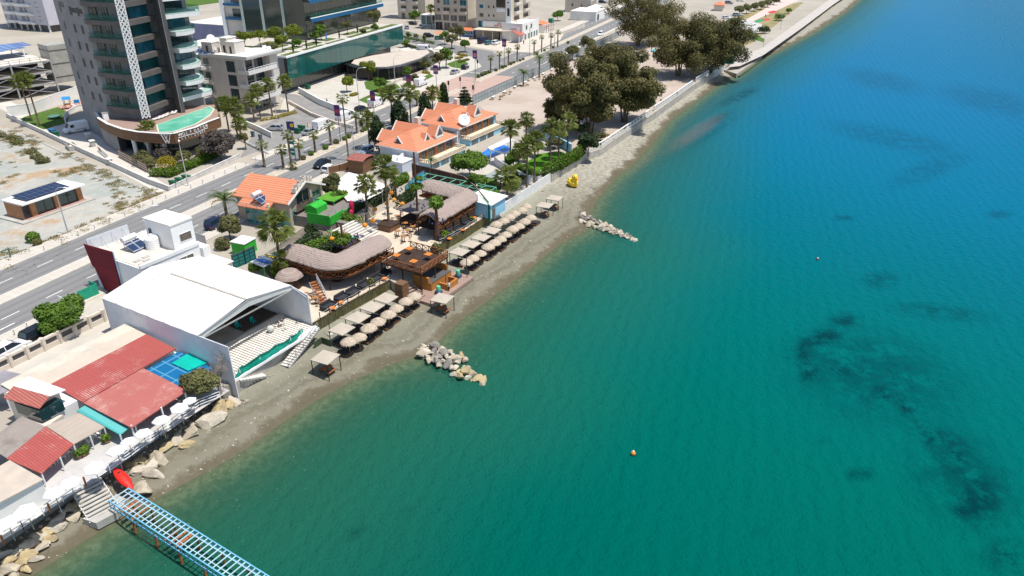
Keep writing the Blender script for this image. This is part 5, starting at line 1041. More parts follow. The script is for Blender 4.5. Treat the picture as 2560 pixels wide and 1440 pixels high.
b = MB().use(M('dark_green', (.02, .1, .07), .6)); b.box(0, 20, -.05, .05, 2.3, 2.84); b.build('valance', None, t); b = MB().use(DKBROWN); b.box(0, 20, .3, 3.8, 0, 2.2); b.build('terrace_front', None, t)
p0 = G(1172, 91); BO = thing('booth', 'small blue booth under an orange tiled roof', 'booth', p0, aP); OT = Mstripe('orange_tiles', (.72, .255, .105), (.42, .12, .05), .34, (0, 1, 0), .18, .75, .16, bmp=.03, dirt=(.62, .24, .12), soft=.12)
b = MB().use(M('booth_blue', (.04, .16, .45), .6, .15, 1.)); b.box(-2.2, 2.2, -1.8, 1.8, 0, 2.6); b.build('wall', None, BO); b = MB().use(OT); s = 2.8; b.raw([(-s, -2.4, 2.6), (s, -2.4, 2.6), (s, 2.4, 2.6), (-s, 2.4, 2.6), (-1.6, 0, 4.1), (1.6, 0, 4.1)], [(0, 1, 5, 4), (2, 3, 4, 5), (1, 2, 5), (3, 0, 4), (3, 2, 1, 0)]); b.build('roof', None, BO)
win(BO, 0, -1.8, 1.0, 3.4, 1.1, 0, GLASSB, WHITEP, 3)
p0 = G(1052, 62); t = thing('glazed_porch', 'white porch with tall teal glazing in front of the set-back flats', 'porch', p0, aP); b = MB().use(WHITE); b.box(0, 6, 0, 4, 0, .3); b.box(0, 6, 0, 4, 4.2, 4.6)
for x in (0, 2.8, 5.6): b.box(x, x+.4, 0, .4, .3, 4.2)
b.box(0, 6, 3.6, 4, .3, 4.2); b.build('frame', None, t); b = MB().use(GLASST); b.box(.4, 5.6, .5, .6, .3, 4.2); b.build('glazing', None, t)
pA = G(20, 68); FL = thing('apartment_block', 'pale lilac apartment block with stacked white balconies at the top left', 'building', pA, R(-30)); LIL = M('lilac_render', (.52, .50, .55), .85, .06, .4); b = MB().use(LIL); b.box(0, 34, 0, 16, 2.9, 40); b.build('wall', None, FL); b = MB().use(ROOFW); b.box(-.2, 34.2, -.2, 16.2, 40, 40.4); b.build('roof', None, FL)
b = MB().use(DKGREY); b.box(1, 33, 1, 15, 0, 2.9); b.build('undercroft', None, FL)
for x in (.5, 6, 11, 16, 21, 26, 33): b = MB().use(WHITE); b.box(x-.3, x+.3, .1, .7, 0, 2.95); b.build('column', None, FL)
for k in range(9):
 z = 3.0+3.7*k
 for x0 in (3, 12.5):
  b = MB().use(WHITE); b.prism([(x0, 0), (x0+1.5, -2.2), (x0+7.4, -2.2), (x0+9, 0)], z-.3, z+.85); b.build('balcony', None, FL); win(FL, x0+3, 0, z+.9, 2.4, 1.8, 0, M('lilac_glass', (.10, .12, .2), .12, .3, 1., spec=.8), LIL, 2); win(FL, x0+6.4, 0, z+.9, 1.8, 1.8, 0, GLASSB, LIL, 1)
 win(FL, 1.2, 0, z+1.2, 1., 1.2, 0, GLASS, WHITEP, 1); win(FL, 28.5, 0, z+1.0, 2.6, 1.3, 0, M('frosted_glass', (.30, .36, .34), .3, .1, 1.), WHITEP, 2); win(FL, 28.5, 0, z+3.2, 2.6, .35, 0, GLASST, WHITEP, 1)
 b = MB().use(WHITE); b.box(22, 25, -1.3, 0, z-.2, z+.6); b.build('balcony', None, FL)
pk = G(150, 232); PK = thing('parking_deck', 'steel-framed parking deck with crossed braces, left of the tower', 'car park', pk, math.atan2(G(150, 232).y-G(30, 252).y, G(150, 232).x-G(30, 252).x)); b = MB().use(M('deck_concrete', (.66, .60, .52), .9, .05, .3))
for z in (3.2, 6.4, 9.4): b.box(-32, 0, 0, 26, z-.35, z)
b.build('deck', None, PK); b = MB().use(DKGREY); b.box(-32, -.5, 9, 26, 0, 9); b.build('back_wall', None, PK)
for i, x in enumerate((-31.8, -21.5, -10.7, -.2)): b = MB().use(METAL); b.box(x-.2, x+.2, -.35, -.02, 0, 9.6); b.build('column', None, PK)
for x0 in (-10.7, -21.5, -31.8):
 b = MB().use(METAL)
 for z in (.1, 3.3, 6.4): b.bar((x0, -.2, z), (x0+10.6, -.2, z+2.8), .16); b.bar((x0, -.25, z+2.8), (x0+10.6, -.25, z), .16)
 for z in (3.2, 6.4, 9.4): b.box(x0, x0+10.6, -.3, -.02, z-.4, z)
 b.build('bracing', None, PK)
b = MB().use(M('rail_brown', (.24, .2, .16), .7)); railing(b, [(-32, .2, 9.4), (0, .2, 9.4)], 1.1, 2.6, .05, 2); b.build('railing', None, PK)
b = MB().use(M('stair_louvre', (.36, .35, .31), .8, .15, .6)); b.box(.2, 6.6, .5, 7, 2.6, 13.2); b.use(DARKM)
for z in (4.4, 8.1, 11.8): b.box(.1, 6.7, .4, 7.1, z-.12, z)
b.build('stair_tower', None, PK)
CP = thing('solar_canopy', 'blue solar panel canopy above the parking deck', 'solar canopy', pk+Vector((0, 0, 9.4)), PK.rotation_euler.z); b = MB().use(Mstripe('blue_solar', (.02, .10, .36), (.45, .5, .62), 2.0, (1, 0, 0), .07, .2, .25, bmp=0, vec2=(0, 1, 0), period2=1.25, spec=.8, soft=.02))
for x0, x1, y0, y1 in ((-32, -2, 10.4, 20), (-32, -8, 9, 10.4), (-1.9, 1, 13.5, 20)):
 b.raw([(x0, y0, 2.3+y0*.03), (x1, y0, 2.3+y0*.03), (x1, y1, 2.3+y1*.03), (x0, y1, 2.3+y1*.03), (x0, y0, 2.2+y0*.03), (x1, y0, 2.2+y0*.03), (x1, y1, 2.2+y1*.03), (x0, y1, 2.2+y1*.03)], [(0, 1, 2, 3), (7, 6, 5, 4), (0, 4, 5, 1), (1, 5, 6, 2), (2, 6, 7, 3), (3, 7, 4, 0)])
b.build('panels', None, CP)
for x in (-30, -20, -10, -3):
 for y in (9.6, 19): b = MB().use(WHITEP); b.box(x-.12, x+.12, y-.12, y+.12, 0, 2.4); b.build('post', None, CP)
t = flats('low_building', 'flat cream-roofed hall behind the low apartment block', (-92, 228, LAND), RA, 36, 26, 8, [], [], mat=CREAM); b = MB().use(M('rust_frame', (.22, .06, .04), .7));
for a, e in (((20, 3, 10.4), (33, 3, 10.4)), ((20, 12, 10.4), (33, 12, 10.4)), ((20, 3, 10.4), (20, 12, 10.4)), ((33, 3, 10.4), (33, 12, 10.4)), ((33, 3, 8), (33, 3, 10.4)), ((20, 3, 8), (20, 3, 10.4))): b.bar(a, e, .2)
b.build('roof_frame', None, t); b = MB().use(WHITE); b.box(8, 14, 2, 8, 8.2, 11); b.build('roof_hut', None, t)
flats('low_building', 'hall with a lilac-blue metal roof at the top', (-105, 300, LAND), RA, 45, 30, 7, [], [], mat=M('lilac_metal', (.20, .22, .36), .5, .1, .4))
sheet('lawn', pxs([(480, 8), (620, -8), (640, -30), (480, -20)]), LAND+.012, LAWN)
sheet('pitch', pxs([(380, 30), (560, 5), (520, -30), (380, -10)]), LAND+.010, LAWN)
# ================================================================ beach-side buildings (frame: x along the beach, y inland)
B0 = G(588, 960, 2.7); B0.z = 0
def BF(x, y, z=0.): return B0+BD*x-BT*y+Vector((0, 0, z))
def toBF(p): d = p-B0; return d.x*BD.x+d.y*BD.y, -(d.x*BT.x+d.y*BT.y)
def bthing(name, lb, cat, x, y, z=LAND, group=None): return thing(name, lb, cat, BF(x, y, z), BA, group)
TILE = Mstripe('roof_tiles', (.70, .275, .15), (.47, .155, .08), .21, (0, 0, 1), .2, .8, .18, bmp=.03, soft=.12, dirt=(.60, .27, .17))
def slab(b, q, th=.14):
 n = len(q); q = [Vector(p) for p in q]; lo = [p-Vector((0, 0, th)) for p in q]
 b.raw(q+lo, [tuple(range(n)), tuple(range(2*n-1, n-1, -1))]+[(i, n+i, n+(i+1) % n, (i+1) % n) for i in range(n)])
def hip(b, x0, x1, y0, y1, z, h, ov=.5, ridge='x', r=None):
 x0 -= ov; x1 += ov; y0 -= ov; y1 += ov
 if ridge == 'x': d = r if r is not None else (y1-y0)/2; a, e = (x0+d, (y0+y1)/2, z+h), (x1-d, (y0+y1)/2, z+h); F = [((x0, y0, z), (x1, y0, z), e, a), ((x1, y1, z), (x0, y1, z), a, e), ((x1, y0, z), (x1, y1, z), e), ((x0, y1, z), (x0, y0, z), a)]
 else: d = r if r is not None else (x1-x0)/2; a, e = ((x0+x1)/2, y0+d, z+h), ((x0+x1)/2, y1-d, z+h); F = [((x0, y1, z), (x0, y0, z), a, e), ((x1, y0, z), (x1, y1, z), e, a), ((x0, y0, z), (x1, y0, z), a), ((x1, y1, z), (x0, y1, z), e)]
 for f in F: slab(b, f)
def xrail(b, pts, h=1., step=1.1, r=.045, x=True):
 up = Vector((0, 0, 1))
 for a, e in zip(pts[:-1], pts[1:]):
  a, e = Vector(a), Vector(e); n = max(1, round((e-a).length/step)); b.bar(a+up*h, e+up*h, r*2.2); b.bar(a+up*.12, e+up*.12, r*2)
  for i in range(n+1): p = a.lerp(e, i/n); b.bar(p-up*.1, p+up*(h+.05), r*2.2)
  for i in range(n):
   p, q = a.lerp(e, i/n), a.lerp(e, (i+1)/n); b.bar(p+up*.12, q+up*h, r*1.8)
   if x: b.bar(p+up*h, q+up*.12, r*1.8)
TENT = M('tent_membrane', (.72, .70, .67), .6, .06, .2, dirt=(.62, .59, .54)); TWALL = M('tent_wall', (.70, .70, .72), .8, .1, .35, dirt=(.48, .48, .49))
TH = bthing('tent_hall', 'large white tent-roofed hall, open to the sea with a torn green net along its deck', 'hall', 0, 0)
Y0, Y1 = 4.6, 22.4; e0, rz_ = 5.2, 6.5
b = MB().use(TENT)
for i in range(6):
 ya, yb = Y0+(Y1-Y0)*i/6, Y0+(Y1-Y0)*(i+1)/6-.02; sag = .06
 for xa, za, xb, zb in ((-.15, e0, 7, rz_), (7, rz_, 14.15, e0)):
  ym = (ya+yb)/2; zm0, zm1 = za-sag, zb-sag*.5
  b.raw([(xa, ya, za), (xb, ya, zb), (xb, ym, zm1), (xa, ym, zm0), (xb, yb, zb), (xa, yb, za)], [(0, 1, 2, 3), (3, 2, 4, 5)] if True else [])
b.use(M('tent_seam', (.42, .37, .31), .8)); b.bar((7, Y0, rz_+.02), (7, Y1-4, rz_+.02), .22, .06)
for y in [Y0+.02]+[Y0+2.97*k for k in range(1, 6)]:
 b.use(M('tent_fold', (.50, .48, .45), .7)); b.bar((-.15, y, e0+.02), (7, y, rz_+.03), .07, .05); b.bar((7, y, rz_+.03), (14.15, y, e0+.02), .07, .05)
b.build('roof', None, TH)
b = MB().use(TENT); b.raw([(0, Y0, e0), (7, Y0-.4, rz_), (14, Y0, e0), (14, Y0, e0-.5), (7, Y0-.3, e0+.45), (0, Y0, e0-.5)], [(0, 5, 4, 1), (1, 4, 3, 2)]); b.build('gable_flap', None, TH)
for nm, x in (('side_wall', -.1), ('side_wall', 14.0)):
 b = MB().use(TWALL); ys_ = -.2 if x < 1 else 1.9; hh = 5.2 if x < 1 else 4.6
 b.raw([(x, ys_, -2), (x, Y1, -2), (x, Y1, e0-.06), (x, Y0, e0-.06), (x, ys_, hh), (x+.1, ys_, -2), (x+.1, Y1, -2), (x+.1, Y1, e0-.06), (x+.1, Y0, e0-.06), (x+.1, ys_, hh)], [(0, 1, 2, 3, 4), (9, 8, 7, 6, 5), (0, 4, 9, 5), (1, 6, 7, 2), (4, 3, 8, 9), (3, 2, 7, 8)]); b.build(nm, None, TH)
b = MB().use(TWALL); b.box(-.1, 14.1, Y1-.1, Y1, 0, e0-.1); b.build('back_wall', None, TH)
b = MB().use(WHITEP); b.box(-1.2, -.12, 7.5, 20, .9, 1.7); b.box(-1.1, -.12, 6.9, 7.5, -.5, 1.8); b.build('wall_step', None, TH)
b = MB().use(METAL)
for a, e in (((0, Y0, e0), (7, Y0-.35, rz_)), ((7, Y0-.35, rz_), (14, Y0, e0)), ((0, Y0-.1, e0-.5), (14, Y0-.1, e0-.5)), ((.1, 4.4, e0-.2), (.1, 0, 4.4)), ((13.9, 4.4, e0-.2), (13.9, 2, 4.2))): b.bar(a, e, .14)
b.build('front_truss', None, TH)
b = MB().use(M('dusty_floor', (.34, .31, .27), .9, .15, .5)); b.box(.1, 13.9, 7.4, Y1-.1, -.1, .25); b.build('floor', None, TH)
b = MB().use(Mstripe('dark_floor_boards', (.10, .08, .07), (.04, .035, .03), .5, (0, 1, 0), .2, .8)); b.box(8.4, 13.9, 8, 14, .25, .29); b.build('dark_floor', None, TH)
WPL = M('bleached_planks', (.68, .63, .56), .85, .12, 1.)
b = MB().use(WPL); b.box(.1, 13.9, 6.6, 7.4, .2, .42)
for i in range(34): x = .3+i*.4; b.bar((x, 1.4, .3), (x, 6.6, .3), .30, .08)
b.build('deck_planks', None, TH)
b = MB().use(WHITEP); b.box(-.1, 14, .9, 1.4, .0, .36); b.bar((0, .7, .1), (14, .7, .1), .2, .3); b.build('deck_edge', None, TH)
b = MB().use(WPL)
for i in range(8): b.bar((.2, 1.6+.65*i, .12), (13.8, 1.6+.65*i, .12), .14, .14)
b.build('joists', None, TH)
for x in (1, 4, 7, 10, 13): b = MB().use(GREYC); b.box(x-.2, x+.2, 1.2, 1.6, -2, .1); b.build('deck_pier', None, TH)
b = MB().use(M('rubble_wall', (.33, .29, .24), .95, .25, 1.2, bmp=.1)); b.box(.2, 13.8, 2.4, 3, -2, .05); b.build('under_wall', None, TH)
for x in (1.5, 4.5, 7.2, 9.4, 11.2): b = MB().use(WHITEP); b.bar((x, .85, .3), (x, .85, 1.5), .08); b.build('net_post', None, TH)
NET = Mleaf('green_net', (.0, .20, .14), (.02, .42, .31), (.05, .5, .4), .8, .5)
t = bthing('shade_net', 'torn turquoise net hung along the seaward rail of the tent deck', 'net', 0, 0); b = MB().use(NET); P_ = [(.4, .8, .1, .25), (1.5, .75, .35, 1.35), (2.6, .78, .3, 1.15), (4.5, .72, .35, 1.45), (6, .8, .3, 1.25), (7.2, .75, .4, 1.45), (8.4, .85, .35, 1.0), (9.4, .75, .4, 1.4), (10.6, .9, .5, 1.05), (11.2, 1.2, .6, 1.2), (12.4, 1.5, .5, .9)]
Q_ = []
for p, q in zip(P_[:-1], P_[1:]):
 for f in (0, .33, .66): Q_.append([p[i]+(q[i]-p[i])*f+(rnd.uniform(-.07, .07) if i else 0) for i in range(4)])
for p, q in zip(Q_[:-1], Q_[1:]):
 b.face([(p[0], p[1]-.05, p[2]), (q[0], q[1]-.05, q[2]), (q[0], q[1]+.12, (q[2]+q[3])/2), (p[0], p[1]+.12, (p[2]+p[3])/2)]); b.face([(p[0], p[1]+.12, (p[2]+p[3])/2), (q[0], q[1]+.12, (q[2]+q[3])/2), (q[0], q[1]-.02, q[3]), (p[0], p[1]-.02, p[3])])
b.build('net_cloth', None, t)
def stair(name, lb, a, e, wd, n, mat, rail=True):
 t = thing(name, lb, 'stairs', e); a, e = Vector(a), Vector(e); d = (e-a); s = Vector((d.y, -d.x, 0)).normalized()*wd/2; b = MB().use(mat)
 for i in range(n): p = a.lerp(e, (i+.5)/n); q_ = Vector((d.x, d.y, 0)).normalized()*(Vector((d.x, d.y)).length/n*.5); b.bar(p-s, p+s, q_.length*1.7, .1)
 b.build('treads', None, t, True); b = MB().use(METAL); b.bar(a+s-Vector((0, 0, .15)), e+s-Vector((0, 0, .15)), .08, .2); b.bar(a-s-Vector((0, 0, .15)), e-s-Vector((0, 0, .15)), .08, .2); b.build('stringer', None, t, True)
 if rail: b = MB().use(METAL); railing(b, [a-s, e-s], 1., 1.6, .03, 2); b.build('handrail', None, t, True)
stair('beach_stairs', 'long pale wooden stair from the tent deck down to the sand', BF(13.4, .9, 2.8), S(712, 918)+Vector((0, 0, .1)), 1.2, 16, WPL)
stair('beach_stairs', 'short pale stair at the left end of the tent deck', BF(1.0, .7, 2.5), S(662, 942)+Vector((0, 0, .3)), .8, 8, WPL)
for (x, y, z, r_, lb) in ((8.6, 9.3, .28, .25, 'left turquoise chair inside the tent hall'), (10.4, 8.6, .28, .25, 'right turquoise chair inside the tent hall')):
 t = bthing('plastic_chair', lb, 'chair', x, y, LAND+z); TQ = M('turquoise_plastic', (.0, .32, .30), .4); b = MB().use(TQ); b.box(-.25, .25, -.25, .25, .4, .46); b.build('seat', None, t); b = MB().use(TQ); b.box(-.25, .25, .2, .26, .46, .95); b.build('backrest', None, t)
 for dx in (-.22, .22):
  for dy in (-.22, .22): b = MB().use(TQ); b.box(dx-.03, dx+.03, dy-.03, dy+.03, 0, .4); b.build('leg', None, t)
t = bthing('rubble_heap', 'heap of boards and a grey ball of netting on the tent deck', 'rubble', 11, 5.4, LAND+.4); b = MB().use(M('grey_net', (.5, .5, .47), .9, .2, 2.)); b.ell((-1, -.4, .4), (.5, .45, .45), 10, 7, .1)
for i in range(16): q = random.Random(i); p = Vector((q.uniform(-.6, 2.2), q.uniform(-1.6, 1.), .1)); b.use(WPL if i % 3 else DKBROWN); b.bar(p, p+Vector((q.uniform(-.6, .6), q.uniform(-.6, .6), q.uniform(0, .2))), .15, .08)
b.build('pile', None, t)
WB = bthing('white_block', 'white flat-roofed block with a maroon sheeted end and a rooftop water tank', 'building', 6.9, 24.6); WBM = M('bright_white', (.82, .81, .79), .7, .04, .5)
b = MB().use(WBM); b.box(0, 9.2, 0, 11.2, 0, 5.6); b.box(9.2, 10.4, -.6, 6, 0, 5.2); b.build('wall', None, WB)
b = MB().use(CREAM); b.box(.2, 6, .3, 11, 5.6, 5.7); b.use(WBM); b.box(-.05, 9.25, -.1, .25, 5.6, 6.1); b.build('roof', None, WB)
b = MB().use(WBM); b.box(6, 9.5, .9, 6.6, 5.6, 9.3); b.use(ROOFW); b.box(5.9, 9.6, .8, 6.7, 9.3, 9.5); b.build('penthouse', None, WB)
win(WB, 8, .9, 6.6, 1.9, 1.1, 0, DKBROWN, WBM, 1); win(WB, 6, 5.6, 5.9, .8, 2.2, -math.pi/2, DKGREY, WBM, 1, 'door'); win(WB, 3.4, -.1, 3.9, 3.8, .95, 0, GLASS, WBM, 3); win(WB, 6.8, -.1, 3.9, 2.2, .95, 0, DKBROWN, WBM, 2)
MAR = Mstripe('maroon_sheeting', (.20, .008, .022), (.13, .004, .012), 2.1, (0, 0, 1), .03, .75, .25, bmp=.02); b = MB().use(MAR); b.raw([(-.3, 5.2, 7.0), (-.3, 11.7, 6.7), (-.35, 11.0, 3.6), (-.3, 10.6, 3.3), (-.3, 9.6, 0), (-.3, 5.6, 0), (-.15, 5.2, 7.0), (-.15, 11.7, 6.7), (-.2, 11.0, 3.6), (-.15, 10.6, 3.3), (-.15, 9.6, 0), (-.15, 5.6, 0)], [(0, 1, 2, 3, 4, 5), (11, 10, 9, 8, 7, 6), (0, 6, 7, 1), (1, 7, 8, 2), (2, 8, 9, 3), (3, 9, 10, 4), (5, 11, 6, 0)]); b.build('hoarding', None, WB)
b = MB().use(M('sky_blue_edge', (.30, .45, .58), .6)); b.bar((-.2, 5.1, 0), (-.2, 5.1, 7.0), .12); b.build('hoarding_post', None, WB)
b = MB().use(Mstripe('white_louvre', (.78, .80, .82), (.36, .42, .48), .16, (0, 0, 1), .3, .5)); b.box(0, 6.2, 11.2, 11.3, 5.6, 7.4); b.build('roof_screen', None, WB)
b = MB().use(METAL)
for x in (.4, 2, 3.6, 5.2): b.bar((x, 11.1, 7.3), (x, 10., 5.7), .07)
b.build('screen_brace', None, WB)
HEAT.put(WB.matrix_basis @ Vector((3.6, 6.4, 5.7)), BA+.1, 'solar water heater with two blue panels on the white block roof', 1.2)
t = bthing('water_tank', 'round white water tank on the white block roof', 'water tank', 6.9+5.1, 24.6+4.4, LAND+5.7); b = MB().use(TANK)
b.lathe([(.9, 0)]+[(.9+(.03 if i % 2 else 0), .15*i) for i in range(1, 11)]+[(.75, 1.7), (.3, 1.85), (.28, 1.95)], n=20); b.build('barrel', None, t, smooth=False); b = MB().use(TANK); b.lathe([(.3, 1.95), (.3, 2.05), (.05, 2.1)], n=12); b.build('lid', None, t)
for i, (x, y) in enumerate(((1.2, 2.4), (2., 1.6), (2.6, 2.6), (1.0, 1.0))):
 t = bthing('roof_slab', ordn(i)+' loose paving slab on the white block roof', 'paving slab', 6.9+x, 24.6+y, LAND+5.7, 'loose slabs on the white block roof'); b = MB().use(CONC); b.box(-.45, .45, -.3, .3, 0, .12); b.build('slab', None, t)
t = bthing('service_yard', 'low white lean-to with an orange-sided counter behind the tent', 'shed', 15.2, 21.6); b = MB().use(WHITE); b.box(0, 3.4, 0, 4.5, 0, 2.6); b.build('wall', None, t); b = MB().use(ROOFW); b.box(-.2, 3.6, -.2, 4.7, 2.6, 2.75); b.build('roof', None, t); b = MB().use(M('orange_board', (.65, .22, .04), .7)); b.box(.2, 1.5, -1.6, -.3, 0, 1.2); b.build('counter', None, t)
t = thing('canvas_screen', 'pale grey canvas screen beside the white block', 'screen', G(508, 625)); a, e = G(488, 622), G(521, 635); b = MB().use(M('grey_canvas', (.55, .54, .54), .8, .1, .8)); b.bar(a+Vector((0, 0, 1.6)), e+Vector((0, 0, 1.6)), .05, 3.0); b.build('canvas', None, t, True)
for q in (a, e): b = MB().use(METAL); b.bar(q, q+Vector((0, 0, 3.2)), .08); b.build('post', None, t, True)
def tin(nm, c1, c2, per=.22, vec=(1, 0, 0), dirt=None): return Mstripe(nm, c1, c2, per, vec, .3, .6, .14, bmp=.04, dirt=dirt, soft=.15)
REDT = tin('red_tin', (.42, .10, .085), (.33, .07, .06), .24, (1, 0, 0), (.56, .36, .31)); REDT2 = tin('faded_red_tin', (.46, .15, .125), (.38, .105, .09), .24, (0, 1, 0), (.60, .44, .36)); CRT = tin('cream_tin', (.62, .53, .43), (.52, .43, .34), .3, (0, 1, 0), (.50, .42, .34)); GRT = tin('sooty_grey_tin', (.36, .31, .27), (.26, .22, .19), .22, (0, 1, 0), (.17, .14, .12)); TEALT = tin('teal_canvas', (.12, .46, .44), (.06, .33, .32), 1.6, (1, 0, 0))
TV = bthing('taverna', 'seaside taverna under patched red, cream and grey tin roofs', 'building', -6, 8)
def troof(name, pts, mat, th=.12): b = MB().use(mat); slab(b, [(p[0]+6, p[1]-8, p[2]-LAND) for p in pts], th); return b.build(name, None, TV)
troof('roof', [(-12.2, 8.2, 4.9), (-.6, 8.8, 4.9), (-.6, 14.0, 5.3), (-12.2, 13.6, 5.3)], REDT); troof('roof', [(-12.0, .6, 4.5), (-5.0, 1.2, 4.5), (-5.0, 8.5, 4.85), (-12.2, 8.1, 4.85)], REDT2)
troof('roof', [(-15., 13.65, 5.15), (-.6, 14.05, 5.25), (-.6, 16.2, 5.4), (-15, 16.0, 5.4)], CRT); troof('roof', [(-15., 16.1, 5.2), (-.4, 16.4, 5.2), (-.4, 18.4, 5.3), (-15, 18.2, 5.3)], M('flat_roof_cream', (.58, .51, .42), .85, .12, .5, dirt=(.36, .34, .31)))
b = MB().use(WHITE); b.box(-9, 5.4, 1.2, 10, 0, 2.25); b.build('wall', None, TV)
for x, y in ((-11.8, .9), (-8.4, .9), (-5.2, 1.4), (-11.8, 7.8), (-5.2, 5)): b = MB().use(WHITEP); b.box(x+6-.07, x+6+.07, y-8-.07, y-8+.07, 0, 2.05); b.build('post', None, TV)
t = bthing('tarpaulin', 'blue and turquoise tarpaulins stretched beside the red roof', 'tarpaulin', -2.7, 6); b = MB().use(Mstripe('blue_tarp', (.005, .13, .30), (.10, .3, .45), 1.5, (1, 0, 0), .03, .5, .15, vec2=(0, 1, 0), period2=1.9)); slab(b, [(-2.2, -3.6, 1.7), (2.2, -3.2, 1.7), (2.3, 2.6, 2.0), (-2.2, 2.4, 2.0)], .03); b.build('blue_sheet', None, t); b = MB().use(M('turquoise_tarp', (.0, .42, .33), .5, .12, 1.)); slab(b, [(.3, -1.6, 1.9), (2.8, -2.2, 1.9), (2.9, 1.2, 2.1), (.2, 1., 2.1)], .03); b.build('turquoise_sheet', None, t)
for x, y in ((-2, -3.3), (2, -3), (2, 2.4), (-2, 2.2)): b = MB().use(METAL); b.bar((x, y, 0), (x, y, 1.75), .06); b.build('post', None, t)
def pxroof(nm, lb, cat, roofs, posts=(), walls=()):
 p0 = G(*roofs[0][0][0][:2], roofs[0][0][0][2]); t = thing(nm, lb, cat, (p0.x, p0.y, LAND), BA)
 for q, mt in roofs: b = MB().use(mt); slab(b, [G(*p) for p in q], .1); b.build('roof', None, t, True)
 for px, py, z in posts: p = G(px, py, z); b = MB().use(WHITEP); b.bar((p.x, p.y, LAND), (p.x, p.y, z), .1); b.build('post', None, t, True)
 for q, z0, z1, mt in walls:
  P_ = [G(*p) for p in q]; b = MB().use(mt); b.prism([(p.x, p.y) for p in P_], z0, z1); b.build('wall', None, t, True)
 return t
pxroof('awning', 'teal canvas awning between the red and the grey tin roofs', 'awning', [([(191, 1027, 4.5), (222, 1007, 4.6), (336, 1058, 4.1), (300, 1087, 4.0)], TEALT)], [(300, 1087, 4.0), (336, 1058, 4.1)])
SOOT = pxroof('terrace_roof', 'sooty grey tin roof with a rusty red lower half over white chairs', 'roof', [([(-40, 1110, 4.9), (55, 1040, 5.0), (113, 1066, 4.8), (17, 1145, 4.7)], GRT), ([(16, 1146, 4.7), (113, 1067, 4.8), (184, 1110, 4.3), (103, 1184, 4.2)], REDT), ([(113, 1064, 4.82), (200, 1033, 4.9), (262, 1067, 4.3), (184, 1110, 4.3)], tin('brown_tin', (.47, .40, .33), (.38, .31, .25), .25, (0, 1, 0), (.36, .3, .25)))], [(103, 1182, 4.2), (150, 1143, 4.2), (184, 1112, 4.2), (225, 1090, 4.2), (260, 1069, 4.2)], [([(40, 1095, 2.6), (95, 1070, 2.6), (170, 1070, 2.6), (100, 1120, 2.6)], LAND, 4.3, CREAM)])
pxroof('tin_hut', 'small hut with a red and a white roof slope and a glazed side', 'hut', [([(8, 994, 6.2), (34, 965, 7.0), (124, 990, 7.0), (98, 1021, 6.2)], tin('rusty_red_tin', (.50, .17, .13), (.38, .1, .08), .22, (1, 0, 0), (.5, .38, .32))), ([(34, 965, 7.0), (71, 941, 6.3), (164, 974, 6.3), (124, 990, 7.0)], WHITE)], [], [([(40, 1050, 2.6), (112, 1085, 2.6), (172, 1050, 2.6), (95, 1020, 2.6)], LAND, 6.1, CREAM), ([(44, 1030, 4.7), (105, 1052, 4.7), (163, 1022, 4.7), (95, 1000, 4.7)], 4.6, 5.9, GLASS)])
pxroof('beige_building', 'low beige flat-roofed building with white side and small windows at the left edge', 'building', [([(-120, 1310, 5.2), (-60, 1200, 5.2), (24, 1150, 5.2), (108, 1198, 5.2), (0, 1255, 5.2)], M('beige_roof', (.52, .44, .36), .9, .1, .5, dirt=(.42, .36, .3)))], [], [([(-110, 1312, 5.1), (-55, 1206, 5.1), (24, 1158, 5.1), (104, 1199, 5.1), (0, 1252, 5.1)], LAND, 5.05, WHITE)])
pxroof('shed_roof', 'grey folded canopy at the left edge behind the tin hut', 'canopy', [([(-60, 960, 5.0), (10, 925, 5.1), (75, 940, 5.0), (35, 970, 5.0), (0, 985, 5.)], M('lilac_grey_canvas', (.27, .25, .27), .8, .12, .5))], [(10, 980, 5)], [([(-50, 975, 4), (10, 945, 4), (60, 950, 4), (20, 985, 4)], LAND, 4.7, GREYC)])
qa, qe = G(-60, 962, LAND), G(262, 803, LAND); t = thing('parapet', 'long cream parapet wall with dark slots along the road side of the taverna', 'wall', qa); b = MB().use(CREAM); u_ = Vector((0, 0, 1)); b.bar(qa+u_*.3, qe+u_*.3, .35, .7); b.bar(qa+u_*1.5, qe+u_*1.5, .4, .28); b.use(DKGREY); b.bar(qa+u_*.95, qe+u_*.95, .06, .6); b.use(CREAM)
for i in range(9): p = qa.lerp(qe, i/8); b.bar(p, p+u_*1.75, .55, .5)
b.build('wall_body', None, t, True)
sheet('terrace_floor', [BF(-30, -1.2), BF(-1, -.2), BF(-1, 9), BF(-30, 9)], LAND+.012, M('terrace_concrete', (.50, .48, .46), .9, .1, .5)); sheet('parking_strip', [BF(-34, 18.6), BF(8, 24), BF(6, 34), BF(-34, 34)], LAND+.003, PAVE)
t = thing('terrace_railing', 'white pipe railing with rusty posts along the taverna sea terrace', 'railing', G(280, 1160)); b = MB().use(WHITEP); RLP = [G(x, y, LAND) for x, y in ((-40, 1385), (60, 1325), (205, 1222))]; railing(b, RLP, 1., 1.8, .03, 3); b.build('rails', None, t, True)
b = MB().use(WHITEP); railing(b, [G(x, y, LAND) for x, y in ((277, 1182), (330, 1145), (400, 1092), (500, 1018), (552, 998))], 1., 1.8, .03, 3); b.build('rails', None, t, True)
for px, py in ((128, 1282), (12, 1362), (216, 1215)): p = G(px, py); b = MB().use(M('rust', (.38, .13, .04), .9, .3, 3.)); b.bar(p, p+Vector((0, 0, 1.1)), .12); b.build('post', None, t, True)
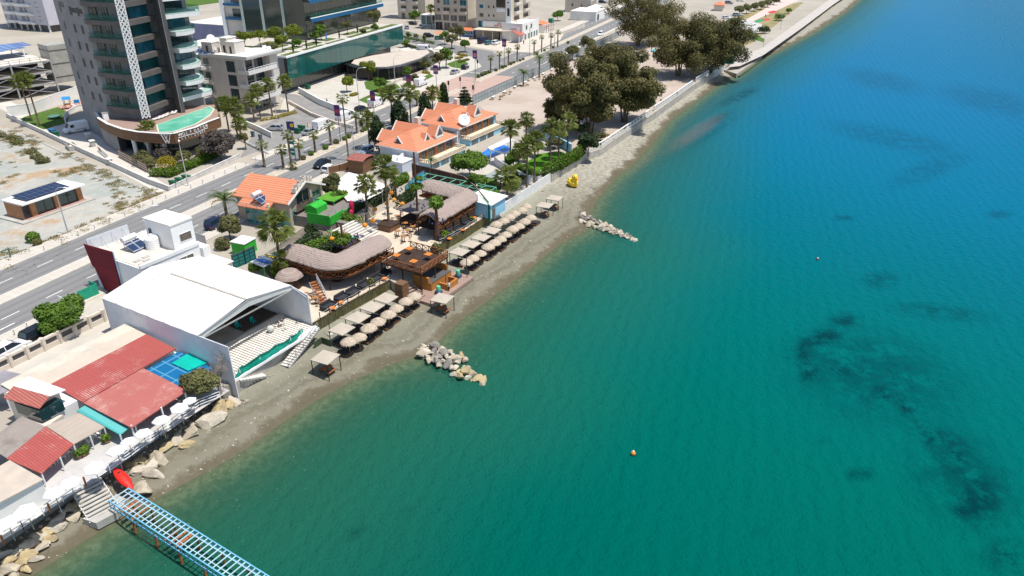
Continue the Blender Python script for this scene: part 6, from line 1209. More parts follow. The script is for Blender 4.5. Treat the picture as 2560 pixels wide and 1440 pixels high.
PAR = thing('terrace_parasol', 'parasol', 'parasol', (0, 0, 0)); b = MB().use(M('white_canvas', (.80, .79, .78), .8, .04, 1.)); b.lathe([(1.0, 2.2), (.97, 2.32), (.5, 2.58), (.05, 2.8)], n=6); b.build('canopy', None, PAR); b = MB().use(METAL); b.tube([(0, 0, 0), (0, 0, 2.85)], .045, 6); b.build('pole', None, PAR); PAR = Proto(PAR)
for i, (px, py, sc_) in enumerate(((476, 1006, .8), (450, 1022, 1.), (404, 1056, .95), (358, 1086, .85), (322, 1108, .8), (293, 1132, 1.), (238, 1170, 1.), (176, 1210, .95), (138, 1238, 1.), (67, 1278, 1.05), (20, 1310, .95), (-20, 1335, 1.))):
 p = G(px, py, LAND+2.0*sc_); PAR.put((p.x, p.y, LAND), rnd.uniform(0, 1), ordn(i)+' white parasol on the taverna terrace, counted from the tent side', sc_*.95, 'white parasols on the taverna terrace').rotation_euler.x = rnd.uniform(-.12, .12)
CHW = thing('white_chair', 'chair', 'chair', (0, 0, 0)); b = MB().use(WHITEP); b.box(-.22, .22, -.22, .22, .42, .47); b.build('seat', None, CHW); b = MB().use(WHITEP); b.bar((-.2, .22, .47), (-.2, .27, .95), .04); b.bar((.2, .22, .47), (.2, .27, .95), .04)
for k in range(3): b.bar((-.2, .24, .6+.14*k), (.2, .24, .6+.14*k), .04, .06)
b.build('backrest', None, CHW)
for dx in (-.2, .2):
 for dy in (-.2, .2): b = MB().use(WHITEP); b.box(dx-.02, dx+.02, dy-.02, dy+.02, 0, .42); b.build('leg', None, CHW)
CHW = Proto(CHW)
for i, (px, py) in enumerate(((132, 1165), (145, 1157), (160, 1148), (172, 1140), (190, 1128), (226, 1110), (236, 1100), (250, 1090))): CHW.put(G(px, py), rnd.uniform(0, 6), ordn(i)+' white chair under the tin roof edge, counted from the rusty red end', 1., 'white chairs under the tin roof')
for i, (px, py) in enumerate(((200, 1145), (217, 1135), (268, 1107), (212, 1140))):
 p = G(px, py); t = thing('potted_plant', ordn(i)+' leafy plant pot on the taverna path, counted from the left', 'potted plant', p, 0, 'plant pots on the taverna path'); b = MB().use(M('terracotta', (.4, .2, .11), .8)); b.lathe([(.16, 0), (.26, .4), (.24, .4), (.2, .36)], n=10); b.build('pot', None, t); leaves('foliage', [((0, 0, .7), (.45, .45, .45))], 160, .16, GREEN, t, i, .3)
a, e = (G(222, 1205, LAND)+G(205, 1215, LAND))/2, G(262, 1285, .9); stair('terrace_steps', 'grey concrete steps from the terrace to the pier landing', a, e, 2.6, 9, CONC, False)
pl = [G(x, y, 1.0) for x, y in ((255, 1275), (290, 1235), (318, 1248), (290, 1282), (240, 1308), (205, 1296))]; t = thing('pier_landing', 'broken concrete landing slab at the foot of the pier', 'landing', pl[0]); b = MB().use(CONC); b.prism([(p.x, p.y) for p in pl], .2, 1.0); b.build('slab', None, t, True); b = MB().use(M('mossy_edge', (.08, .11, .05), .9)); b.prism([(p.x, p.y) for p in inset(pl, -.12)], -.2, .25); b.build('mossy_foot', None, t, True)
a, e = G(284, 1170, 2.7), G(331, 1222, 1.7); t = thing('kayak', 'bright red upturned kayak leaning on the rocks by the steps', 'kayak', (a+e)/2); b = MB().use(M('kayak_red', (.72, .02, .012), .5, .08, 1., spec=.3)); d = e-a; sdv = Vector((d.y, -d.x, 0)).normalized(); vs = []; fs = []; n = 14
for i in range(n+1):
 f = i/n; p = a.lerp(e, f); w_ = .52*math.sin(math.pi*min(max(f, .01), .99))**.6
 for k in range(9): an = math.pi*k/8; vs.append(p+sdv*w_*math.cos(an)+Vector((0, 0, .32*math.sin(an)*(w_/.52))))
for i in range(n):
 for k in range(8): fs.append((i*9+k, i*9+k+1, (i+1)*9+k+1, (i+1)*9+k))
 fs.append((i*9+8, i*9, (i+1)*9, (i+1)*9+8))
b.raw(vs, fs); b.build('hull', None, t, True, smooth=True); b = MB().use(DARKM); b.bar(a.lerp(e, .3)+Vector((0, 0, .3)), a.lerp(e, .36)+Vector((0, 0, .33)), .3, .04); b.build('hatch', None, t, True)
PB = M('pier_blue', (.16, .44, .62), .5, .12, 1.); PW = M('pier_pale', (.46, .62, .70), .5, .1, 1.); RUST = M('rust', None)
pa, pb = G(298, 1243, 1.9), G(580, 1424, 1.9); pd = (pb-pa).normalized(); ps = Vector((pd.y, -pd.x, 0)); PR_ = thing('pier', 'blue steel pier frame with open rungs running out over the water', 'pier', pa); Lp = (pb-pa).length+14; hw = .95
b = MB().use(PB)
for s in (-1, 1):
 for dz in (0, .75): b.bar(pa+ps*hw*s+Vector((0, 0, dz-.4)), pa+pd*Lp+ps*hw*s+Vector((0, 0, dz-.4)), .1, .12)
 for i in range(int(Lp/.8)): p = pa+pd*(i*.8)+ps*hw*s; b.bar(p+Vector((0, 0, -.4)), p+Vector((0, 0, .35)), .05)
b.build('truss', None, PR_, True); b = MB().use(PW)
for i in range(int(Lp/.6)): p = pa+pd*(i*.6+.1)+Vector((0, 0, .36)); b.bar(p-ps*hw, p+ps*hw, .085, .07)
b.build('rungs', None, PR_, True); b = MB().use(PW)
for q in (-.55, .55): b.bar(pa+ps*q+Vector((0, 0, .3)), pa+pd*Lp+ps*q+Vector((0, 0, .3)), .06)
b.build('stringers', None, PR_, True)
for i in range(6): b = MB().use(RUST); p = pa+pd*(1.5+.75*i+(4 if i > 2 else 0)); b.bar(p-ps*.8+Vector((0, 0, -.35)), p+ps*.8+Vector((0, 0, -.35)), .3, .06); b.build('old_board', None, PR_, True)
for i in range(7):
 for s in (-1, 1): p = pa+pd*(3.2+i*3.3)+ps*s*.9; b = MB().use(RUST); b.tube([p+Vector((0, 0, -4.5)), p+Vector((0, 0, -.35))], .11, 7); b.build('pile', None, PR_, True)
VB = M('villa_lilac', (.56, .60, .68), .8, .05, .5); VT = M('villa_trim', (.80, .78, .74), .7, .05, .6); VSKY = M('villa_sky_blue', (.30, .58, .74), .7, .06, .6); VWOOD = M('villa_wood', (.36, .12, .05), .6, .2, 2.); STONE = M('balustrade_stone', (.66, .57, .43), .8, .1, 1.)
VA = G(957, 395)
def villa(lb, off, terr):
 A_ = VA+BD*off[0]-BT*off[1]; t = thing('villa', lb, 'villa', A_+BD*(-2.5)-BT*(-11.3), BA)     # local: x 0..13, y 0 (sea front)..10
 b = MB().use(VB); b.box(0, 13, 0, 9.6, 0, 3.9); b.build('wall', None, t); b = MB().use(VT); b.box(-.75, 13.75, -.75, 10.3, 3.72, 3.98); b.build('eaves', None, t)
 rf = MB().use(TILE); hip(rf, 0, 13, 0, 9.6, 3.98, 2.6, .7, 'x', 5.0)
 for (x0, x1, yb, z, h) in ((1.2, 5.6, 11.4, 4.3, 1.9), (6.4, 11, 11.8, 4.3, 2.4)):
  xm = (x0+x1)/2
  slab(rf, [(x0, yb, z), (x0, 4.4, z), (xm, 4.4, z+h), (xm, yb, z+h)]); slab(rf, [(x1, 4.4, z), (x1, yb, z), (xm, yb, z+h), (xm, 4.4, z+h)])
 ro = rf.build('roof', None, t)
 b = MB().use(VT)
 for (x0, x1, yb, z, h) in ((1.2, 5.6, 11.45, 4.3, 1.9), (6.4, 11, 11.85, 4.3, 2.4)): xm = (x0+x1)/2; b.bar((x0, yb, z+.05), (xm, yb, z+h+.05), .18, .25); b.bar((x1, yb, z+.05), (xm, yb, z+h+.05), .18, .25)
 b.box(1.4, 10.8, 9.6, 10.9, 0, 4.2); b.build('rear_gables', None, t)
 def dorm(x, y, z, w_, h_, rz, big):
  b = MB(); ca, sa = math.cos(rz), math.sin(rz); f = lambda u, v, q: (x+u*ca-v*sa, y+u*sa+v*ca, z+q)
  zb = -.1; dd = 2.6 if big else 1.5; k = .8 if big else .0
  b.use(VT); b.raw([f(-w_/2, 0, zb), f(w_/2, 0, zb), f(w_/2, 0, k), f(0, 0, h_), f(-w_/2, 0, k), f(-w_/2, dd, zb), f(w_/2, dd, zb), f(w_/2, dd, k), f(0, dd, h_), f(-w_/2, dd, k)], [(0, 1, 2, 3, 4), (0, 4, 9, 5), (1, 6, 7, 2), (5, 9, 8, 7, 6)])
  for s in (-1, 1): b.use(TILE); slab(b, [f(s*(w_/2+.12), .12, k-.03), f(0, .12, h_+.14), f(0, dd, h_+.14), f(s*(w_/2+.12), dd, k-.03)][::s], .12); b.use(VT); b.bar(f(s*(w_/2+.14), .0, k), f(0, .0, h_+.12), .2, .16)
  b.use(DKGREY); q = .74; b.raw([f(-w_/2*q, -.05, k+.06), f(w_/2*q, -.05, k+.06), f(0, -.05, k+(h_-k)*.8)], [(0, 1, 2)])
  if big: b.use(STONE); b.bar(f(-w_/2+.2, -.06, .25), f(w_/2-.2, -.06, .25), .1, .5)
  b.build('dormer', None, ro)
 dorm(8.6, .3, 4.35, 2.7, 2.7, 0, True); dorm(5.2, 1.0, 4.75, 1.7, 1.35, 0, False); dorm(.6, 5.2, 4.55, 2.0, 1.35, -math.pi/2, False)
 b = MB().use(CREAM); b.box(11.3, 12.5, 8.0, 9.0, 3.9, 7.2); b.build('chimney', None, ro); b = MB().use(VT); b.bar((2.6, 9.0, 5.2), (3.6, 8.2, 5.3), .12, .12); b.build('vent_strip', None, ro)
 for x in (2.2, 5.0, 8.4, 11.4): win(t, x, 0, 1.5, 2.2, 2.0, 0, GLASS, VWOOD, 2);
 for x in (1.0, 3.4, 6.3, 7.0, 9.9, 12.7):
  b = MB().use(VWOOD); b.box(x-.35, x+.35, -.12, -.08, 1.45, 3.6); b.build('shutter', None, t)
 b = MB().use(VSKY); b.box(.5, terr, -2.8, -.02, -.2, 1.3); b.build('lower_wall', None, t)
 for i in range(3): win(t, 2.4+i*3.4, -2.8, -.1, 2.6, 1.25, 0, GLASSB if i < 2 else GLASS, VWOOD, 3, 'terrace_door')
 b = MB().use(STONE); b.box(.4, terr+.1, -3., -.02, 1.3, 1.45); P_ = [(.5, -.2), (.5, -2.9), (terr, -2.9), (terr, -.2)]
 for p, q in zip(P_[:-1], P_[1:]):
  b.bar((p[0], p[1], 2.15), (q[0], q[1], 2.15), .26, .12); n = max(2, int((Vector(q)-Vector(p)).length/.45))
  for i in range(n+1): c = Vector(p).lerp(Vector(q), i/n); b.bar((c.x, c.y, 1.45), (c.x, c.y, 2.1), .13)
 b.build('balustrade', None, t); return t
V1 = villa('nearer villa with orange hipped roof, without a dish, behind the brown board fence', (0, 0), 13.5); V2 = villa('farther villa with orange hipped roof and a big white dish, beside the pool', (19.0, 2.6), 16)
b = MB().use(VSKY); b.box(13.02, 17.8, 1.0, 6.5, 0, 3.2); b.build('side_wing', None, V2); b = MB().use(TILE); hip(b, 13.5, 17.8, 1, 6.5, 3.3, 1.0, .5, 'y'); b.build('wing_roof', None, V2); win(V2, 15.4, 1.0, .9, 2.6, 1.8, 0, GLASS, VT, 1)
dsh = DISH.put(V2.matrix_basis @ Vector((1.6, -.5, 3.9)), BA-.75, 'very large white dish on the eave of the farther villa', 1.35)
b = MB().use(DKGREY); t = thing('pergola', 'dark slatted pergola between the two villas', 'pergola', V1.matrix_basis @ Vector((14.6, 5, 0)), BA); b.use(VT); b.bar((0, -3, 3.4), (0, 3.5, 3.4), .25, .3); b.bar((3.2, -3, 3.4), (3.2, 3.5, 3.4), .25, .3); b.build('beam', None, t); b = MB().use(DARKM)
for i in range(13): b.bar((-.2, -2.9+i*.52, 3.6), (3.4, -2.9+i*.52, 3.6), .12, .14)
b.build('slats', None, t)
for x, y in ((0, -2.8), (3.2, -2.8), (0, 3.3), (3.2, 3.3)): b = MB().use(VT); b.box(x-.15, x+.15, y-.15, y+.15, 0, 3.3); b.build('post', None, t)
t = thing('annex', 'flat-roofed white annex with air conditioners in front of the nearer villa', 'annex', V1.matrix_basis @ Vector((-4.2, .6, 0)), BA); b = MB().use(VB); b.box(0, 4.1, 0, 5, 0, 2.3); b.build('wall', None, t); b = MB().use(VT); b.box(-.1, 4.1, -.1, 5.1, 2.3, 2.5); b.build('roof', None, t)
for i in range(3): b = MB().use(TANK); b.box(.5+i*1.2, 1.4+i*1.2, 1.4+i*.4, 1.8+i*.4, 2.5, 3.2); b.build('air_conditioner', None, t)
poolp = [(1185, 402), (1232, 352), (1262, 344), (1285, 372), (1232, 398)]
pt = thing('swimming_pool', 'deep blue pool with cream edge beside the farther villa', 'swimming pool', G(1228, 378)); pw = pxs([(1198, 388), (1238, 360), (1272, 366), (1276, 378), (1222, 394), (1204, 398)]); m, t_, b_ = nt('pool_blue'); c = mixc(t_, sstep(t_, noise(t_, .6, 3, .5), .4, .6), (.0, .10, .50), (.01, .22, .68)); t_.links.new(c, b_.inputs['Base Color']); bump(t_, b_, noise(t_, 4, 3, .5), .03, .4); fin(m, b_, .08, 0, .5)
MB().use(PAVE).prism([(p.x, p.y) for p in inset(pw, -1.2)], LAND-.2, LAND+.10).build('pool_edge', None, pt, True); MB().use(m).prism([(p.x, p.y) for p in pw], LAND-.1, LAND+.13, bottom=False).build('pool_water', None, pt, True)
t = thing('pergola', 'white flat pergola beam over the end of the blue pool', 'pergola', G(1250, 385));
qa = [G(1220, 368, LAND+2.4), G(1270, 344, LAND+2.4), G(1283, 350, LAND+2.4), G(1226, 374, LAND+2.4)]; b = MB().use(VT); slab(b, qa, .2); b.build('beam', None, t, True); b = MB().use(VT); b.bar(qa[3], G(1262, 384, LAND+2.4), .2, .25); b.bar(G(1262, 384, LAND+2.4), G(1296, 366, LAND+2.4), .2, .25); b.bar(qa[2], G(1296, 366, LAND+2.4), .2, .25); b.build('frame', None, t, True)
for q in (qa[3], G(1262, 384, LAND+2.4), G(1296, 366, LAND+2.4), qa[1]): b = MB().use(VT); b.bar((q.x, q.y, LAND), q, .25); b.build('post', None, t, True)
sheet('villa_terrace', pxs([(1120, 420), (1190, 400), (1270, 350), (1300, 360), (1310, 385), (1290, 440), (1250, 470), (1180, 430)]), LAND+.010, PAVE); sheet('villa_lawn', pxs([(1290, 425), (1345, 385), (1400, 378), (1432, 392), (1352, 432), (1310, 455)]), LAND+.014, M('lush_lawn', (.075, .20, .015), .95, .22, 1.2, bmp=.05, spec=.1)); sheet('villa_lawn', pxs([(1190, 440), (1230, 435), (1255, 470), (1240, 492), (1195, 470)]), LAND+.014, LAWN)
wallrun('garden_partition', 'pale grey garden partition between pool and lawn', pxs([(1236, 412), (1262, 428), (1320, 460), (1352, 446)]), 1.6, .15, M('pale_grey_panel', (.56, .55, .56), .7, .08, 1.)); wallrun('garden_wall', 'stepped sky-blue garden wall under the tall palms', pxs([(1364, 352), (1400, 366), (1428, 382)]), 1.9, .3, VSKY)
t = thing('gazebo', 'small garden gazebo with a grey hipped roof', 'gazebo', G(1245, 465), BA); b = MB().use(M('grey_felt', (.30, .34, .33), .8)); hip(b, -1.8, 1.8, -1.8, 1.8, 2.2, .8, .2); b.build('roof', None, t)
for x in (-1.6, 1.6):
 for y in (-1.6, 1.6): b = MB().use(DARKM); b.box(x-.08, x+.08, y-.08, y+.08, 0, 2.2); b.build('post', None, t)
t = thing('shed', 'white-roofed blue shed in the corner beside the brown fence', 'shed', G(1226, 548), BA); b = MB().use(VSKY); b.box(0, 5, 0, 4.6, 0, 2.5); b.build('wall', None, t); b = MB().use(WHITE); slab(b, [(-.2, -.3, 2.65), (5.5, -.3, 2.65), (5.4, 5.2, 2.9), (-.2, 5.2, 2.9)], .14); b.build('roof', None, t); b = MB().use(DKBROWN); b.box(.6, 1.6, -.05, -.01, 0, 1.7); b.build('door', None, t); win(t, 1., 0, 1.75, .4, .4, 0, DKGREY, VSKY, 1)
def beachwall(name, lb, pxl, h, mat, cat='wall', posts=0, th=.16, slots=False):
 P_ = [S(x, y) for x, y in pxl]; t = thing(name, lb, cat, P_[0]); b = MB().use(mat)
 for a, e in zip(P_[:-1], P_[1:]):
  z = .3; b.bar((a.x, a.y, z+h/2), (e.x, e.y, z+h/2), th, h)
 b.build('wall_body', None, t, True)
 if slots or posts:
  b = MB().use(WHITE if slots else METAL);
  for a, e in zip(P_[:-1], P_[1:]):
   n = max(1, int((e-a).length/(2.0)))
   for i in range(n+1): p = a.lerp(e, i/n); b.bar((p.x, p.y, .4), (p.x, p.y, h+(.95 if slots else .5)), .3 if slots else .09)
   if slots: b.bar((a.x, a.y, h+.9), (e.x, e.y, h+.9), .3, .18)
  b.build('coping' if slots else 'posts', None, t, True)
 return t
beachwall('beach_fence', 'white panel fence along the villa gardens on the sand', [(1234, 548), (1246, 541), (1300, 505), (1376, 455)], 2.7, M('white_panels', (.70, .69, .67), .7, .08, .8), 'fence', 1)
beachwall('rubble_wall', 'low rough stone wall below the villa hedge', [(1378, 455), (1420, 430), (1464, 400)], 2.3, M('rubble_stone', (.44, .40, .34), .95, .25, 1.5, bmp=.12))
SWM = Mstripe('board_marked_concrete', (.70, .67, .62), (.50, .47, .43), .42, (0, 0, 1), .1, .9, .15, bmp=.03, dirt=(.42, .39, .34))
for i, (pl, lb) in enumerate((([(1464, 399), (1500, 387), (1560, 346), (1622, 303)], 'nearest length of the slotted concrete sea wall'), ([(1633, 295), (1690, 256), (1728, 228)], 'middle length of the slotted concrete sea wall'), ([(1738, 220), (1769, 200)], 'short far length of the slotted concrete sea wall'), ([(1780, 196), (1811, 178)], 'bare stub of sea wall next to the quay'))):
 beachwall('sea_wall', lb, pl, 2.9, SWM, 'sea wall', 0, .3, i < 3)
t = thing('quay', 'broken low concrete quay at the far end of the sea wall', 'quay', G(1842, 176, 1)); pl = [G(x, y, 1.3) for x, y in ((1808, 174), (1842, 185), (1905, 141), (1900, 126), (1850, 148))]; b = MB().use(M('quay_concrete', (.40, .36, .31), .9, .15, .5, dirt=(.3, .26, .2))); b.prism([(p.x, p.y) for p in pl], -.5, 1.35); b.build('slab', None, t, True); b = MB().use(M('mossy_edge', None)); pl = [G(x, y, .4) for x, y in ((1838, 190), (1850, 190), (1908, 148), (1900, 140))]; b.prism([(p.x, p.y) for p in pl], -.5, .5); b.build('mossy_step', None, t, True)
p = G(1818, 160); t = thing('green_gate', 'dark green metal gate panel at the quay', 'gate', p, RA+.3); b = MB().use(M('gate_green', (.0, .14, .08), .6)); b.box(0, .15, -2, 2, 0, 2.4); b.build('panel', None, t); b = MB().use(METAL); b.box(-.05, .2, -2.1, -2, 0, 2.6); b.build('post', None, t)
t = thing('glass_fence', 'long grey glass-panelled fence along the road side of the gravel lot', 'fence', G(1190, 262)); fa, fe = G(1182, 262), G(1548, 92); b = MB().use(M('fence_panels', (.30, .35, .37), .2, .12, .4, spec=.7)); b.bar(fa+Vector((0, 0, 1.3)), fe+Vector((0, 0, 1.3)), .06, 2.3); b.build('panels', None, t, True); b = MB().use(M('fence_frame', (.14, .18, .20), .5)); n = 74
for i in range(n+1): p = fa.lerp(fe, i/n); b.bar(p, p+Vector((0, 0, 2.5)), .12)
b.bar(fa+Vector((0, 0, 2.48)), fe+Vector((0, 0, 2.48)), .12); b.bar(fa+Vector((0, 0, 1.3)), fe+Vector((0, 0, 1.3)), .1); b.build('frame', None, t, True)
for i in range(9):
 p = fa.lerp(fe, .07+i*.055)+RT*1.7+Vector((0, 0, .0)); t = thing('concrete_block', ordn(i)+' pale concrete block along the foot of the glass fence, from the pine', 'concrete block', p, RA+rnd.uniform(-.1, .1), 'concrete blocks along the glass fence'); b = MB().use(CONC); b.box(-.9, .9, -.35, .35, -.05, .5); b.use(WHITE); b.box(-.85, .85, -.3, .3, .5, .55); b.build('block', None, t)
p = G(1632, 128); t = thing('blue_boat', 'small turquoise upturned boat beneath the far trees', 'boat', p, RA); b = MB().use(M('boat_turquoise', (.02, .40, .50), .4)); b.ell((0, 0, .3), (1.9, .7, .5), 14, 8); b.build('hull', None, t, smooth=True); b = MB().use(WHITEP); b.bar((-1.7, 0, .72), (1.7, 0, .72), .1, .1); b.build('keel', None, t)
KA = G(89, 543); ke = G(203, 503); kz = math.atan2(ke.y-KA.y, ke.x-KA.x); kl = (ke-KA).length; KS = thing('solar_kiosk', 'small brown kiosk with white flat roof and solar panels on the waste lot', 'kiosk', KA, kz); WOODK = M('kiosk_brown', (.40, .19, .09), .7, .15, 1.2)
b = MB().use(CONC); b.box(-3.2, kl+1.8, -1.6, 5.4, 0, .25); b.build('base', None, KS)
b = MB().use(WHITEP); b.box(-2.2, kl+.9, -1.1, 4.6, 2.95, 3.2); b.build('roof', None, KS); b = MB().use(GREYC); b.box(.2, kl-.2, 1.2, 4.2, .25, 2.95); b.build('wall', None, KS)
for x in (0, kl*.5, kl): b = MB().use(WOODK); b.box(x-.45, x+.45, -.25, .3, .25, 2.95); b.build('pillar', None, KS)
b = MB().use(WOODK); b.box(-2.1, -1.9, -.2, 4.2, .25, 2.95); b.build('end_wall', None, KS)
for x0 in (.5, kl*.5+.5): b = MB().use(GLASS); b.box(x0, x0+kl*.5-1., .1, .16, .3, 2.9); b.use(DARKM); b.box(x0+kl*.25-.55, x0+kl*.25-.45, .05, .1, .3, 2.9); b.box(x0, x0+kl*.5-1, .05, .1, .3, .4); b.build('glass_front', None, KS)
b = MB().use(M('walkway_red', (.42, .26, .22), .8)); b.box(-1.8, kl+.6, -1.0, 1.1, .25, .27); b.build('porch_floor', None, KS)
b = MB().use(Mstripe('dark_solar', (.008, .014, .05), (.12, .14, .2), 1.05, (1, 0, 0), .05, .15, .15, bmp=0, vec2=(0, 1, 0), period2=1.7, spec=.8, soft=.015)); slab(b, [(-.9, -.4, 3.45), (kl-1.6, -.4, 3.45), (kl-1.6, 3.6, 3.7), (-.9, 3.6, 3.7)], .06); b.use(METAL)
for x in (-.5, kl-2): b.box(x-.04, x+.04, 0, .08, 3.2, 3.42); b.box(x-.04, x+.04, 3.2, 3.28, 3.2, 3.6)
b.build('solar_array', None, KS)
# ================================================================ beach bar
CLUBF = M('club_sandy_floor', (.58, .49, .38), .95, .1, .5, dirt=(.46, .37, .28))
LR = [G(776, 812), G(870, 757), G(975, 700)]; RR = [G(1098, 612), G(1160, 578), G(1222, 537)]
sheet('club_floor', LR+[BF(29.5, -.4), BF(36.2, -1.0), BF(41.6, 3.4)]+RR+[BF(63.5, 4), BF(63.5, 19), BF(40, 21), BF(18, 19), BF(14.4, 14)], LAND+.011, CLUBF)
THA = Mstripe('weathered_thatch', (.40, .315, .275), (.30, .235, .205), .15, (0, 0, 1), .3, .95, .2, bmp=.06, soft=.2); BEAMW = M('red_brown_timber', (.30, .105, .035), .75, .25, 2.); DKW = M('dark_timber', (.055, .032, .022), .85, .25, 2.); STRAW = M('straw', (.50, .41, .31), .95, .2, 4., bmp=.06, dirt=(.40, .31, .22))
def arcpath(pts, rad, n=7):
 out = [Vector(pts[0])]
 for a, p, c in zip(pts, pts[1:], pts[2:]):
  a, p, c = Vector(a), Vector(p), Vector(c); u = (a-p).normalized(); v = (c-p).normalized(); s, e = p+u*rad, p+v*rad
  for i in range(n+1): f = i/n; out.append(s*(1-f)**2+p*2*f*(1-f)+e*f*f)
 out.append(Vector(pts[-1])); return out
def sect(path):
 o = []
 for i, p in enumerate(path):
  d = (path[min(i+1, len(path)-1)]-path[max(i-1, 0)]).normalized(); o.append((p, Vector((d.y, -d.x))))
 return o
def deck(lb, pts, w_, zf, ze, rail_sides, lbk):
 c = pts[1]; t = bthing('thatched_deck', lb, 'deck', c[0], c[1]); off = Vector((c[0], c[1])); path = []
 for p in arcpath([Vector(q)-off for q in pts], 2.1): path.append(p)
 fine = []
 for p, q in zip(path[:-1], path[1:]):
  k = max(1, int((q-p).length/.45)); fine += [p.lerp(q, i/k) for i in range(k)]
 fine.append(path[-1]); sc_ = sect(fine); m_ = 14; b = MB().use(THA); vs = []; fs = []
 L_ = len(sc_)
 for i, (p, nrm) in enumerate(sc_):
  endf = min(1, (min(i, L_-1-i)+.6)/3.5)
  for j in range(m_+1):
   u = -1+2*j/m_; jag = rnd.uniform(-.1, .1); q = p+nrm*(w_+.35+jag*(abs(u) > .9))*u*(.72+.28*endf); z = ze-LAND+1.15*(1-abs(u)**1.7)*(.75+.25*endf)+rnd.uniform(-.05, .05)-(.1*rnd.random() if abs(u) > .9 else 0); vs.append((q.x, q.y, z))
 for i in range(L_-1):
  for j in range(m_): a = i*(m_+1)+j; fs.append((a, a+m_+1, a+m_+2, a+1))
 k0 = len(vs); vs += [(x, y, z-.22) for x, y, z in vs]
 fs += [tuple(k0+q for q in f[::-1]) for f in list(fs)]
 for i in range(L_-1):
  for j in (0, m_): a = i*(m_+1)+j; fs.append((a, a+m_+1, k0+a+m_+1, k0+a))
 for i in (0, L_-1):
  for j in range(m_): a = i*(m_+1)+j; fs.append((a, a+1, k0+a+1, k0+a))
 b.raw(vs, fs); b.build('thatch_roof', None, t)
 b = MB().use(DKW); f = MB().use(DKW); rl = MB().use(BEAMW); zz = zf-LAND
 for i in range(0, L_-1):
  (p, n1), (q, n2) = sc_[i], sc_[i+1]; f.raw([(*(p-n1*w_), zz), (*(q-n2*w_), zz), (*(q+n2*w_), zz), (*(p+n1*w_), zz), (*(p-n1*w_), zz-.2), (*(q-n2*w_), zz-.2), (*(q+n2*w_), zz-.2), (*(p+n1*w_), zz-.2)], [(3, 2, 1, 0), (4, 5, 6, 7), (0, 1, 5, 4), (3, 7, 6, 2)])
 for i in range(0, L_, 6):
  p, nrm = sc_[i]
  for s in (-1, 1): q = p+nrm*s*(w_-.1); b = MB().use(DKW); b.bar((q.x, q.y, 0), (q.x, q.y, ze-LAND+.2), .14); b.build('post', None, t)
 f.build('platform', None, t)
 for s in rail_sides:
  rl = MB().use(BEAMW); P_ = [Vector((*(p+nrm*s*w_), zz)) for p, nrm in sc_[::3]]; xrail(rl, P_, .95, 1.35); rl.build('railing', None, t)
 for i in range(2, L_-4, 5): p, nrm = sc_[i]; q = p-nrm*lbk*(w_-.4); b = MB().use(DKW); b.box(q.x-.9, q.x+.9, q.y-.5, q.y+.5, 0, 1.5); b.build('bar_counter', None, t)
 return t
deck('left L-shaped thatched bar deck with a rounded corner, beside the tent hall', [(24.3, 15.8), (24.3, 6.5), (34.0, 6.3)], 1.95, 4.4, 6.05, (-1, 1), 1)
deck('right L-shaped thatched bar deck in front of the green pergola', [(44.8, 6.0), (57.3, 6.2), (58.2, 16.2)], 2.0, 4.3, 5.75, (-1, 1), -1)
t = bthing('sun_deck', 'square raised timber deck with orange tables over the beach bar', 'deck', 33.4, .2); b = MB().use(DKW); b.box(-3.4, 3.2, -3.9, 3.4, 1.95, 2.15); b.build('platform', None, t); b = MB().use(BEAMW); xrail(b, [(-3.4, 3.4, 2.15), (-3.4, -3.9, 2.15), (3.2, -3.9, 2.15), (3.2, 3.0, 2.15)], .95, 1.2); b.build('railing', None, t)
for x in (-3.3, 0, 3.1):
 for y in (-3.8, -.5, 3.3): b = MB().use(DKW); b.bar((x, y, -1.4), (x, y, 2.), .16); b.build('post', None, t)
BARW = Mstripe('orange_pine_boards', (.52, .215, .05), (.34, .13, .03), .22, tuple(BD), .1, .6, .2, obj=False, bmp=.01)
t = bthing('beach_bar', 'orange timber beach bar counter below the raised deck', 'bar', 34, -3.9, 1.0); b = MB().use(DECKT); b.box(-5.5, 4.6, -3.0, 1.5, -.2, .28); b.build('floor', None, t); b = MB().use(BARW); b.box(-2.4, 2.6, -.3, .2, .28, 1.5); b.box(-2.4, -2.0, .2, 3, .28, 2.2); b.box(2.2, 2.6, .2, 3, .28, 2.4); b.build('counter', None, t); b = MB().use(BARW); b.box(-1., 1.6, -2.2, -1.9, .28, 1.15); b.box(-1., -.7, -1.9, -.6, .28, 1.15); b.box(1.3, 1.6, -1.9, -.6, .28, 1.15); b.build('front_desk', None, t); b = MB().use(DKGREY); b.box(-2.3, 2.5, -.35, 2.6, 1.5, 1.56); b.build('worktop', None, t)
for i, (x, y) in enumerate(((-2.5, -1.6), (3.2, -1.1))):
 t = bthing('drum_bin', ('left', 'right')[i]+' mint-green drum on a blue crate beside the beach bar', 'bin', 34+x, -3.9+y, 1.28); b = MB().use(M('mint_green', (.10, .50, .30), .5)); b.lathe([(.3, .5), (.33, .8), (.3, 1.2), (.26, 1.25)], n=14); b.build('drum', None, t); b = MB().use(M('crate_blue', (.06, .09, .2), .6)); b.box(-.4, .4, -.4, .4, 0, .5); b.build('crate', None, t)
stair('entry_stairs', 'wide wooden steps from the sand up to the beach bar terrace', BF(29.6, -1.2, LAND), BF(29.0, -4.6, 1.1), 2.0, 7, DECKT, False)
t = bthing('entry_gate', 'dark board pier beside the beach bar steps', 'gate pier', 27.6, -2.0, 1.); b = MB().use(WOODF); b.box(-.8, .6, -.8, .6, 0, 3.0); b.build('boards', None, t); b = MB().use(DECKT); b.box(-1.0, 1.6, -2.4, -.8, 0, .5); b.build('low_step', None, t)
